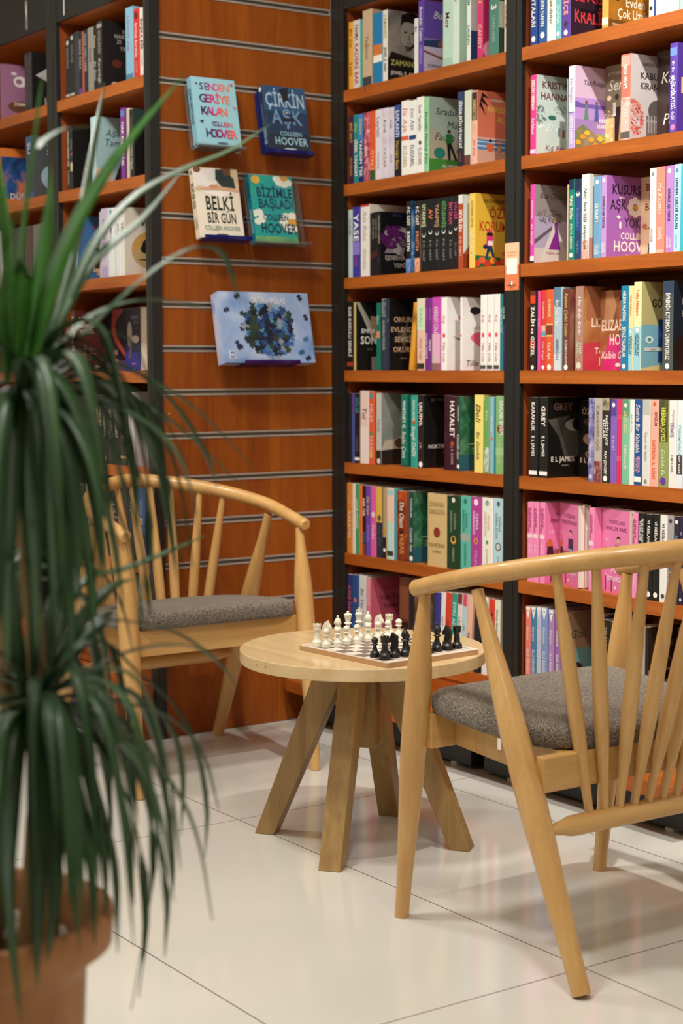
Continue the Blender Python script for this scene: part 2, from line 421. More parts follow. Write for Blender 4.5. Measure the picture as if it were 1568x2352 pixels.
# ------------------------------------------------------------------ books
BOOK_N = {}
def book_mesh(root, t, d, h, spine_col, front_col, sp, cv, rough=.36, back_col=None):
    ms, mf = M(spine_col, rough), M(front_col or spine_col, rough); mbk = M(back_col or spine_col, rough)
    b = MB(); r = min(.0022, t * .25); th = .0009
    out = [(-t / 2, d)] + [(-t / 2 + r - r * math.cos(a), r - r * math.sin(a)) for a in (0, .52, 1.05, 1.571)]
    out += [(-x, y) for x, y in out[::-1]]
    inn = [(x * (1 - 2 * th / t), max(y, th) if y < d else d) for x, y in out]
    n = len(out); vs = [(x, y, z) for z in (0, h) for x, y in out] + [(x, y, z) for z in (0, h) for x, y in inn]
    for i in range(n - 1):
        m = mbk if i < 1 else (mf if i == n - 2 else ms)
        b.add([vs[i], vs[i + 1], vs[n + i + 1], vs[n + i]], [(0, 1, 2, 3)], m)
        b.add([vs[2 * n + i], vs[2 * n + i + 1], vs[3 * n + i + 1], vs[3 * n + i]], [(3, 2, 1, 0)], M('ece4d4', .6))
        for zz, o in ((0, (3, 2, 1, 0)), (1, (0, 1, 2, 3))):
            b.add([vs[zz * n + i], vs[zz * n + i + 1], vs[2 * n + zz * n + i + 1], vs[2 * n + zz * n + i]], [o], m)
    for i in (0, n - 1):
        b.add([vs[i], vs[n + i], vs[3 * n + i], vs[2 * n + i]], [(0, 1, 2, 3)], mf if i else mbk)
    # spine printing: bands first, then words reading downwards
    for j, e in enumerate(sp or []):
        if e[0] == 'b':      # band between two heights
            _, v0, v1, c = e[:4]; x = t / 2 - r * .6; y_ = -.00015 - .00004 * j
            b.add([(-x, y_, v0 * h), (x, y_, v0 * h), (x, y_, v1 * h), (-x, y_, v1 * h)], [(0, 1, 2, 3)], M(c, rough))
        elif e[0] == 'o':    # round mark
            _, v, rr, c = e[:4]; k = rr * t
            b.add([(k * math.cos(a * .449), -.00035 - .00004 * j, v * h + k * math.sin(a * .449)) for a in range(14)], [tuple(range(14))], M(c, rough))
        elif e[0] == 'v':    # triangle pointing down at the head
            _, v0, v1, c = e[:4]; x = t / 2 - r * .6
            b.add([(0, -.0002, v0 * h), (x, -.0002, v1 * h), (-x, -.0002, v1 * h)], [(0, 1, 2)], M(c, rough))
        elif e[0] == 'h':    # words across the spine
            _, s, v, k, c = e; write(b, s, M(c, rough), (0, -.0005, v * h), (1, 0, 0), (0, 0, 1), k * t, t * .84, 'C')
        else:                # 't', words, start, end (from the head, 0..1), colour, size
            _, s, a0, a1, c = e[:5]; k = e[5] if len(e) > 5 else .5
            cap = k * t
            write(b, s, M(c, rough), (-cap / 2 + (e[6] if len(e) > 6 else 0) * t, -.0006, h * (1 - (a0 + a1) / 2)), (0, 0, -1), (1, 0, 0), cap, h * (a1 - a0), 'C',
                  bold=0 if len(e) > 7 and e[7] == 's' else 1, shear=.25 if len(e) > 7 and e[7] == 's' else 0)
    # front cover printing (the right hand side)
    X = t / 2 + .0003
    for j, e in enumerate(cv or []):
        X2 = X + .00008 * j
        if e[0] == 'r':
            _, u0, v0, u1, v1, c = e
            b.add([(X2, u0 * d, v0 * h), (X2, u1 * d, v0 * h), (X2, u1 * d, v1 * h), (X2, u0 * d, v1 * h)], [(0, 1, 2, 3)], M(c, rough))
        elif e[0] == 'e':
            _, u, v, ru, rv, c = e
            b.add([(X2, min(max(u * d + ru * d * math.cos(a * .3142), 0), d), min(max(v * h + rv * h * math.sin(a * .3142), 0), h)) for a in range(20)], [tuple(range(20))], M(c, rough))
        elif e[0] == 'c':    # loose cluster of small dabs: leaves, petals, stones
            _, u, v, ru, rv, n_, sz, cs = e; q = random.Random(int(u * 997 + v * 131 + n_))
            for _i in range(n_):
                a_, r_ = q.uniform(0, 6.283), math.sqrt(q.random()); k_2 = sz * q.uniform(.5, 1.2); U, V = u * d + ru * d * r_ * math.cos(a_), v * h + rv * h * r_ * math.sin(a_)
                if U < .001 or U > d - .001: continue
                X2 += 2e-6; ph = q.uniform(0, 3)
                b.add([(X2, min(max(U + k_2 * d * math.cos(g * 1.047 + ph), 0), d), max(V + k_2 * d * .7 * math.sin(g * 1.047 + ph * .3), 0)) for g in range(6)], [tuple(range(6))], M(q.choice(cs), rough))
        elif e[0] == 'p':
            _, pl, c = e
            b.add([(X2, u * d, v * h) for u, v in pl], [tuple(range(len(pl)))], M(c, rough))
        elif e[0] == 't':
            _, s, u, v, cap, c = e[:6]; mw = e[6] if len(e) > 6 else .9; al = e[7] if len(e) > 7 else 'C'; st = e[8] if len(e) > 8 else ''
            write(b, s, M(c, rough), (X2, u * d, v * h), (0, 1, 0), (0, 0, 1), cap * h, mw * d, al, bold=0 if 's' in st else 1, shear=.25 if 's' in st else 0)
    b.build('cover', root)
    p = MB(); x = t / 2 - th - .0002
    p.box((-x, .0012, .0022), (x, d - .0025, h - .0022), PAPER)
    p.build('page_block', root)

PLACES = {'A': (YR, 'centre bookcase', 1.0), 'B': (YR, 'right bookcase', 1.0), 'L': (YL, 'left bookcase', 1.0), 'F': (YL, 'far left bookcase', 1.0)}
NTH = ['top', 'second', 'third', 'fourth', 'fifth', 'sixth', 'bottom']
def row(bay, lv, ox, oy, sc, ymid, items, ins=.007):
    yf, where, _ = PLACES[bay]; z = LEVELS[lv]; grp = 'books on the %s shelf of the %s' % (NTH[lv], where)
    lim = {'A': (-4.1542, -3.4120), 'B': (-3.3442, -2.606), 'L': (-4.8082, -4.2425), 'F': (-5.597, -4.885)}[bay]
    hmax = {0: .235}.get(lv, LEVELS[lv - 1] - THICK - z - .004)
    last = lim[0]
    fY = fR = None
    for ni, it in enumerate(items):
        x0, x1, yt, col, desc = it[:5]; sp = it[5] if len(it) > 5 else None; cv = it[6] if len(it) > 6 else None
        o = it[7] if len(it) > 7 else {}
        Y = yf + ins + o.get('i', 0)
        px0, px1 = ox + x0 / sc, ox + x1 / sc
        a = at_y(px0, ymid, Y).x; c = at_y(px1, ymid, Y).x
        h = o.get('h') or min(max(at_y(px0, oy + yt / sc, Y).z - z, .10), .232)
        h = min(h, hmax) if lv else h
        d = min(o.get('w', .135), DEEP - .02 - ins - o.get('i', 0))
        kind = o.get('k', '')
        label = '%s, %s shelf of %s' % (desc, NTH[lv], where)
        if not kind:
            a = max(a, last + .0002); t = max(min(c, lim[1]) - a, .004)
            rx = 0
            g = thing('paperback_book', label, 'book', (a + t / 2, Y, z + .0003), (0, math.radians(o.get('lean', 0)), 0), grp)
            if o.get('lean', 0) > 0: g.location.z += .5 * t * math.sin(math.radians(o['lean']))
            book_mesh(g, t, d, h, col, o.get('fc'), sp, cv, o.get('rough', .36))
            if o.get('rib'):
                rb = MB(); y_ = -ins - .0006
                for p0, p1 in (((0, .0008), (y_, .0009)), ((y_, .0009), (y_ - .0012, -.016))):
                    rb.add([(-.003, p0[0], p0[1]), (.000, p0[0], p0[1]), (.0015, p1[0], p1[1]), (-.0015, p1[0], p1[1])], [(0, 1, 2, 3)], M(o['rib'], .6))
                rb.build('ribbon', g)
            last = a + t
        elif kind == 'F':        # stands face out: front cover to the aisle
            t = o.get('t', .018); w = o.get('w', .135)
            if o.get('co'): a, Y = fR + .001, fY
            elif last > lim[0]: a = last + .001; Y = min(max(at_x(px0, ymid, a).y, yf + .01), yf + DEEP - .04)
            nx = items[ni + 1] if ni + 1 < len(items) else None
            edge = lim[1] if nx is None or (len(nx) > 7 and nx[7].get('co')) else at_y(ox + nx[0] / sc, ymid, yf + ins).x - .0015
            w = min(w, edge - a)
            g = thing('paperback_book', label, 'book', (a, Y + t / 2, z + .0003), (0, 0, math.radians(-90)), grp)
            book_mesh(g, t, w, h, col, o.get('fc'), sp, cv)
            fY, fR = Y, a + w; last = max(last, fR - .0) if o.get('co') or edge == lim[1] else last
            if w < .06: print('NARROW', label, round(w, 3), round(Y - yf, 3))
        elif kind == 'S':        # a pair of copies, front covers out, turned by a few degrees
            rot = o['rot']; ca, sa = math.cos(math.radians(rot)), math.sin(math.radians(rot)); w = o.get('w', .135); t = .0175
            Yl = yf + .006 + w * sa; a = max(at_y(px0, ymid, Yl).x, last + .002)
            for q in (0, 1):
                cx, cy = a + sa * t * (q + .5) + sa * .0006 * q, Yl + ca * t * (q + .5) + ca * .0006 * q
                g = thing('paperback_book', label if q == 0 else '%s, %s shelf of %s' % (o['desc2'], NTH[lv], where), 'book', (cx, cy, z + .0003), (0, 0, math.radians(-90 - rot)), grp)
                book_mesh(g, t, w, h, col, o.get('fc'), sp, cv if q == 0 else None)
            last = a + w * ca + sa * .036 + .001
        elif kind == 'P':        # fore-edge to the aisle
            a = max(a, last + .0002); t = max(min(c, lim[1]) - a, .004)
            if o.get('co'): Y = fY; a = fR + .001; t = min(.04, lim[1] - a); d = .134
            g = thing('paperback_book', label, 'book', (a + t / 2, Y + d, z + .0003), (0, 0, math.pi), grp)
            book_mesh(g, t, d, h, col, o.get('fc'), sp, cv)
            last = a + t
T = lambda s, c, a0=.1, a1=.9, k=.5, off=0, st='': ('t', s, a0, a1, c, k, off, st)
w_, k_ = 'f4efe6', '1c1b1a'
# ---- centre bookcase
row('A', 0, 780, 0, 3.92, 120, [
    (80, 122, 205, 'd9a13a', 'slim mustard yellow paperback', [T('Bir Yol', '8a5a10', .08, .4), T('Yazar', '8a5a10', .55, .85)]),
    (123, 180, 190, 'cfc9c6', 'pale grey paperback with bold red spine lettering', [T('TAHMA', '55504c', .06, .3, .5), T('KADERE BAK', 'a8322a', .34, .95, .55)]),
    (181, 202, 180, '2f9a86', 'thin teal paperback'),
    (205, 287, 102, 'c0a888', 'glossy tan book with a shiny white stripe', [('b', .0, .12, '3a4048'), T('Yağmur', '8a6a48', .3, .7, .3)], None, {'rough': .12, 'rib': '2a3060'}),
    (300, 384, 128, '1679a8', 'bright blue book beside the tan one', [('b', .4, .55, 'c8723a'), ('b', .3, .4, 'e8e2d4')]),
    (386, 432, 98, 'dcd8cc', 'white paperback showing a portrait of a dark haired man', [T('ZAMANSIZ', 'a8a850', .06, .4), T('JEWEL E. ANN', '4a4844', .52, .86)],
     [('r', 0, 0, 1, 1, '@9:3a3733,8d8880,a8a49b'), ('p', [(.0, .0), (1, 0), (1, .3), (.62, .36), (.1, .42), (0, .3)], '1f1d1b'), ('e', .56, .68, .22, .22, 'a39c90'), ('p', [(.34, .78), (.36, .95), (.6, 1), (.85, .96), (.84, .7), (.76, .84), (.5, .86), (.4, .84)], '1c1a18'),
      ('p', [(.42, .52), (.7, .52), (.78, .62), (.62, .46), (.5, .44)], '5c554c'), ('e', .47, .71, .05, .012, '2a2622'), ('e', .68, .71, .05, .012, '2a2622'), ('p', [(.56, .7), (.52, .6), (.6, .6)], '837b70'), ('r', .5, .55, .64, .562, '4a3a34'),
      ('t', 'ZAMANSIZ', .08, .23, .075, 'c4c46a', .85, 'L'), ('t', 'JEWEL E. ANN', .08, .1, .05, w_, .8, 'L')]),
    (668, 704, 172, 'd8dcd2', 'thin white paperback left of the purple one', [T('Bir', '2a6a7a', .1, .3)]),
    (706, 756, 12, '5b3f9a', 'purple paperback with a girl on its cover', [T('Buradaki Tatlım', w_, .08, .56, .5, 0, 's'), T('STEPHAN', 'a58fd0', .62, .88, .45)],
     [('r', 0, 0, 1, 1, '6a4fae'), ('r', 0, .0, 1, .36, 'cfc6dc'), ('r', 0, .36, 1, .48, '8c7cba'), ('p', [(0, .36), (0, .44), (.4, .47), (1, .42), (1, .36)], '34406e'), ('p', [(0, .31), (.6, .21), (.6, .18), (0, .28)], '8a4a3a'),
      ('e', .5, .41, .13, .05, '9a5a40'), ('r', .5, .2, .62, .38, 'e6dede'), ('t', 'Bu', .24, .76, .1, w_, .6, 'L', 's'), ('t', 'T', .7, .63, .1, w_), ('t', 'STEPHAN', .1, .08, .04, '6a6480', .7, 'L')]),
    (926, 1012, 2, 'b9d8c4', 'mint green paperback beside the purple one', [('b', .0, .1, 'a8c8b4'), ('b', .93, 1, '2a4034'), T('Mor', '7a3a4a', .3, .6, .4)], None, {'h': .225}),
    (1014, 1076, 0, 'cfe4d6', 'pale mint paperback showing a figure in black trousers', [T('Aşk', '9a4a50', .08, .3, .5, 0, 's'), T('BAILEY', 'e8f2ea', .45, .7)],
     [('r', 0, 0, 1, 1, 'bfdcc8'), ('p', [(.3, .6), (.5, .6), (.48, 1), (.28, 1)], '25342c'), ('e', .4, .55, .2, .07, 'd6e8da'), ('e', .3, .2, .12, .03, '7a4a2e')], {'h': .23}),
    (1140, 1178, 0, 'e2ebe2', 'white paperback with dark green spine text', [T('MEVSİM', '3a5a4a', .1, .4), T('LAUREN', '4a6a5a', .5, .9)], [('r', 0, 0, 1, 1, 'd0d8d4'), ('r', 0, 0, 1, .35, '2f4a7c')], {'h': .23}),
    (1236, 1288, 0, 'd23a72', 'hot pink paperback with yellow spine words', [T('AŞKIN', 'e8c860', .1, .4), T('CANDY', 'f0c0b0', .6, .9)], [('r', 0, 0, 1, 1, 'c23068'), ('e', .3, .1, .3, .12, 'f0a8b8')], {'h': .23}),
    (1340, 1430, 0, '4e8273', 'thick sage green paperback with a white numeral', [T('KULİF', w_, .1, .36), T('3', w_, .42, .5, .5), T('LAUREN ASHER', '9ac0b0', .55, .85, .25)], [('r', 0, 0, 1, 1, '3a4a3e'), ('r', 0, .3, 1, .6, 'c8c8b8')], {'h': .23}),
    (1478, 1508, 0, 'e6dcc0', 'thin cream paperback at the right end', [T('GÜN BATIMI', 'b06040', .35, .85)], None, {'h': .23})])
row('A', 1, 780, 210, 3.92, 320, [
    (80, 124, 225, '3e1f3a', 'dark plum paperback with gold spine letters', [T('BENİ UNUT', 'c8a048', .1, .4), T('ANNA', 'a08040', .6, .9)]),
    (125, 166, 215, '1f8482', 'teal paperback with white spine letters', [T('Güz', 'bfd86a', .06, .3, .5, 0, 's'), T('SİBEL YANDIM', w_, .36, .9)]),
    (168, 214, 207, '1d2f66', 'navy paperback left of the floral one', [('b', .62, 1, '4a7ab8'), T('Gözüm', 'cfd84a', .06, .3, .5, 0, 's'), T('YANDIM TEK', w_, .38, .92)]),
    (216, 266, 195, '@60:7a1f3a,c05a6a,e8c0b8', 'pink and burgundy floral paperback', [T('Gizli', w_, .4, .7, .4, 0, 's')]),
    (268, 318, 183, 'd8572a', 'plain orange paperback', [('b', .0, .15, '2f5a3a'), T('ÖTEKİ', 'f0b080', .55, .85)]),
    (320, 374, 170, 'd9d2d6', 'pale lilac paperback right of the orange one', [T('Leylak', '9a8a96', .1, .4), T('YAZAR', 'b0a4ac', .6, .85, .35)]),
    (376, 438, 158, '@14:c8bcc8,e2dce0', 'lilac marbled paperback with handwritten title', [T('Kırık', '3a3438', .1, .4, .4, 0, 's'), T('YAZAR', '9a9098', .55, .85, .35)]),
    (440, 488, 150, '@14:c4b8c6,dcd4dc', 'second lilac marbled paperback, left of the black one', [T('Kalp', '4a4448', .12, .35, .4, 0, 's'), T('ALP', '9a9098', .6, .85, .35)]),
    (491, 549, 130, '1b1c20', 'black paperback with a navy top', [('b', .55, 1, '2c4a86'), T('SAPLANTI', 'd8e0ea', .07, .45), T('Hercişin Bana', 'c8a04a', .5, .9, .45)]),
    (553, 620, 92, 'eeebe2', 'white paperback with orange lettering', [T('İlk Aşk', 'd0603a', .08, .42, .5, 0, 's'), ('b', .47, .53, 'd8643c'), T('ELIZABEL', 'b8a890', .6, .9, .45)]),
    (622, 688, 88, 'ecebe4', 'white paperback with a navy square', [T('Son Aşk', '4a5a7a', .1, .4, .45, 0, 's'), ('b', .47, .53, '24406e'), T('ELIZABEL', '6a6a6a', .6, .9, .45)]),
    (692, 754, 58, 'f0ede6', 'tall white paperback with black script', [T('Sıcak Yapraklar', k_, .1, .45, .4, 0, 's'), ('o', .4, .2, '4a4a2a'), T('ELIZABEL', '8a8a80', .66, .9, .4)]),
    (757, 804, 55, '8fce9c', 'light green paperback with a boy in green on its cover', [T('Sıradaki Müthiş Fikir', '23382a', .16, .92, .5, 0, 's')],
     [('r', 0, 0, 1, 1, 'b9cfc0'), ('r', 0, .16, 1, .42, 'cabfa2'), ('p', [(0, .62), (.3, .52), (.3, .42), (0, .42)], 'c9c2b0'), ('r', 0, 0, 1, .18, '4f9a44'), ('t', 'Sıradaki', .16, .77, .09, k_, .8, 'L', 's'), ('t', 'Müth', .46, .6, .09, k_, .5, 'L', 's'), ('t', 'Faulie', .14, .43, .1, k_, .85, 'L', 's'), ('t', 'Fikir', .7, .27, .09, k_, .4, 'L', 's'),
      ('e', .52, .55, .05, .025, 'c89878'), ('e', .52, .56, .05, .02, '3a2a20'), ('r', .43, .4, .6, .52, '2f8a3e'), ('p', [(.46, .4), (.58, .4), (.74, .18), (.68, .17), (.55, .34), (.56, .18), (.5, .18)], '22282c'), ('e', .27, .26, .15, .075, '2f8f7e'), ('t', 'ALI BENJAMIN', .34, .07, .04, 'e6f0da', .6, 'L')]),
    (1058, 1116, 10, '20222c', 'navy black paperback with white spine lettering', [('b', .72, 1, '2e3f66'), T('SİRENLERİN VE HAYAT', w_, .12, .76, .45), T('YAZAR', 'a03a3a', .82, .94, .3)]),
    (1120, 1180, 0, 'cfd6c4', 'pale paperback with a red brown foot', [('b', 0, .14, '6a3a2a'), T('Bir Deniz', 'e8ece0', .3, .6, .3)]),
    (1186, 1238, 0, 'e9b09a', 'coral paperback showing a beach and a turquoise van', [('b', .6, .98, '3a2a2a'), T('NEREDEYSEN', 'd8c060', .12, .42), T('ALEX', 'd8c060', .45, .6), T('Jan Smit', 'c05a5a', .66, .88, .4, 0, 's')],
     [('r', 0, 0, 1, 1, 'd9775a'), ('r', 0, .2, 1, .36, '4f86b4'), ('r', 0, .24, 1, .26, 'c8d8dc'), ('r', 0, .3, 1, .315, 'c8d8dc'), ('r', 0, 0, 1, .2, 'd0a48e'), ('r', .0, .34, 1, .37, 'e0b09a'),
      ('p', [(0, .7), (.12, .98), (.3, .9), (.12, .92), (.28, .78), (.08, .86), (.22, .66), (.05, .8)], '1d1d1d'), ('e', .5, .88, .18, .02, 'e8c0aa'), ('t', 'Jan Smit', .78, .9, .03, k_, .4, 'C', 's'), ('t', 'NEREDEYSEN', .26, .72, .075, 'e8c05a', .9, 'L'), ('t', 'ALEX', .5, .58, .085, 'e8c05a', .5, 'L'),
      ('e', .33, .24, .1, .06, 'd8643a'), ('e', .33, .33, .04, .022, '2a1c18'), ('e', .56, .23, .06, .05, 'd89a78'), ('e', .56, .31, .09, .018, 'e6a89a'), ('r', .76, .14, 1, .38, '3f9a9a'), ('r', .8, .28, 1, .35, 'bfe0e0'), ('e', .85, .13, .06, .03, '2a3a3a')])])
row('A', 2, 780, 430, 3.733, 540, [
    (72, 108, 197, 'b8cec6', 'pale teal slim paperback at the left end', [T('CLOSE', '6a8a86', .1, .4)]),
    (109, 174, 175, '3d3a92', 'indigo paperback with white letters and a purple patch', [T('YASE', w_, .1, .5, .6), ('b', .32, .5, '8a78c8'), T('LUCI', 'c0406a', .7, .85, .35)]),
    (178, 254, 155, 'e6e0d6', 'white book with grey script on a rounded spine', [T('Ada Bulut', 'a89a94', .08, .5, .4, 0, 's'), T('Gündüz', 'a89a94', .6, .9, .35, 0, 's'), ('b', .97, 1, 'c03a34')]),
    (256, 274, 225, '1d1c1c', 'first of four slim black volumes with tiny lettering', [T('DUMAN', '8a8078', .1, .4), T('RED', 'a83a2e', .55, .85, .45)]),
    (275, 299, 218, '191919', 'second of four slim black volumes with tiny lettering', [T('SÖZ VE GECE', '9a9088', .1, .42), T('REN', 'a83a2e', .5, .85, .45)]),
    (300, 324, 213, '1b1a1c', 'third of four slim black volumes with tiny lettering', [T('DENİZ KIZI', '8a8078', .1, .42), T('REN', 'a03a34', .5, .8, .4)]),
    (325, 349, 210, '18181a', 'last of four slim black volumes, hooded figure on purple', [T('GÖLGENİN YEMİNİ', 'a8a090', .06, .5), T('LUC', '3a4a8a', .6, .9, .4)],
     [('r', 0, 0, 1, 1, '16151a'), ('c', .36, .6, .34, .18, 160, .07, ['5a2060', '541d5a', '602466']), ('p', [(.1, .35), (.52, .78), (.8, .74), (.6, .3), (.45, .36)], '8f868c'), ('p', [(.35, .38), (.6, .76), (.72, .7), (.5, .32)], 'b9b2b0'), ('e', .58, .52, .07, .06, '6e6466'),
      ('t', 'P.C. CAST', .5, .93, .035, '3a5aa0', .7), ('t', 'EJDERHA', .12, .25, .065, 'b4aea4', .85, 'L'), ('t', 'YEMİNİ', .36, .13, .065, 'b4aea4', .6, 'L'), ('e', .17, .67, .06, .04, 'c8c4bc'), ('e', .2, .675, .05, .038, '5a2060')]),
    (567, 613, 125, '1a1b1c', 'black paperback with white letters and a blue foot', [T('P.C. CAST', w_, .08, .34, .5), T('KRISTIN', w_, .42, .7, .5), ('b', 0, .2, '@60:1f3f8a,8ab0d8')], [('r', 0, 0, 1, 1, '@25:20304a,3f86c8,d8e0e0')]),
    (642, 689, 122, '1b1a1a', 'black paperback with white letters and an orange foot', [T('P.C. CAST', w_, .08, .34, .5), T('KRISTIN', 'd88a6a', .42, .7, .5), ('b', 0, .2, '@60:c8552a,f0c8a0')], [('r', 0, 0, 1, 1, '@25:2a1a16,c88a6a')]),
    (695, 748, 115, '191a1b', 'black paperback with a crescent and pale green title', [T('UYANMIŞ', 'cfd8a8', .06, .38, .55), ('o', .52, .28, 'e8e6de'), ('o', .53, .24, '191a1b'), T('P.C. CAST', '8a8884', .5, .92, .3)]),
    (751, 804, 105, '17181a', 'black paperback with a crescent and orange two letter title', [T('AV', 'd8794a', .14, .28, .6), ('o', .55, .28, 'e8e6de'), ('o', .56, .24, '17181a'), T('P.C. CAST', '8a8884', .5, .92, .3)]),
    (807, 860, 100, '18191a', 'black paperback with a crescent and tan title', [T('YANMIŞ', 'b8946a', .08, .4, .55), ('o', .53, .28, 'e8e6de'), ('o', .54, .24, '18191a'), T('P.C. CAST', '8a8884', .5, .92, .3)]),
    (863, 920, 90, '17191a', 'black paperback with a crescent and green title', [T('GİZLENMİŞ', '5fa45a', .05, .42, .5), ('o', .54, .26, 'e8e6de'), ('o', .55, .22, '17191a'), T('P.C. CAST', '8a8884', .52, .92, .3)]),
    (925, 974, 82, '19191b', 'black paperback with a crescent and rose title', [T('İNTİKAM', 'd0527a', .08, .38, .5), ('o', .52, .28, 'e8e6de'), ('o', .53, .24, '19191b'), T('P.C. CAST', '8a8884', .52, .92, .3)]),
    (976, 1012, 78, '18181a', 'slim black paperback with a magenta title', [T('VAHŞİ', 'c8407a', .08, .32, .55), ('o', .56, .3, 'e8e6de'), ('o', .57, .25, '18181a'), T('P.C. CAST', '8a8884', .54, .92, .3)]),
    (1014, 1058, 68, 'a84a2a', 'rust brown paperback with a white head', [('b', .88, 1, 'd8dad4'), T('SEVİLEN', w_, .2, .5, .55), T('P.C. CAST', 'e8c8b0', .55, .85, .35)], [('r', 0, 0, 1, 1, 'cdd2cc'), ('r', 0, 0, 1, .2, '8a3a1e'), ('p', [(.0, .2), (.3, .42), (.5, .2)], 'a8543a')]),
    (1108, 1160, 58, 'e4c25a', 'yellow paperback with a walking girl on its cover', [T('KATHERINE CENTER', 'b88a2a', .1, .45, .35), T('ÖZEL KORUMA', 'f0e2b0', .5, .85, .45)],
     [('r', 0, 0, 1, 1, 'e0b23c'), ('p', [(0, 0), (1, 0), (1, .13), (.4, .16), (0, .17)], '2f6a3a'), ('t', 'KATHERINE', .22, .88, .045, '4a3416', .7, 'L'), ('t', 'ÖZEL', .36, .68, .13, 'bc3f1e', .6, 'L'), ('t', 'KORUMA', .1, .5, .13, 'bc3f1e', .88, 'L'),
      ('e', .38, .45, .09, .045, '2a1a1a'), ('e', .38, .5, .07, .02, 'd8406a'), ('p', [(.28, .3), (.46, .3), (.48, .44), (.3, .44)], 'd23a6a'), ('r', .33, .31, .46, .37, 'efe4e0'), ('p', [(.32, .3), (.44, .3), (.52, .13), (.47, .13), (.38, .24), (.3, .13), (.26, .13)], '1f3a56'), ('e', .26, .29, .06, .03, '20305a'),
      ('r', .82, .16, .92, .33, '22445a'), ('e', .87, .36, .05, .025, '2a1a18'), ('e', .78, .2, .09, .03, 'd8602a')] +
     [('e', .04 + .14 * i, .06 + .045 * (i % 2), .09, .045, ['d8472a', 'e0643a', 'c83a2a', 'e88a3a'][i % 4]) for i in range(8)])])
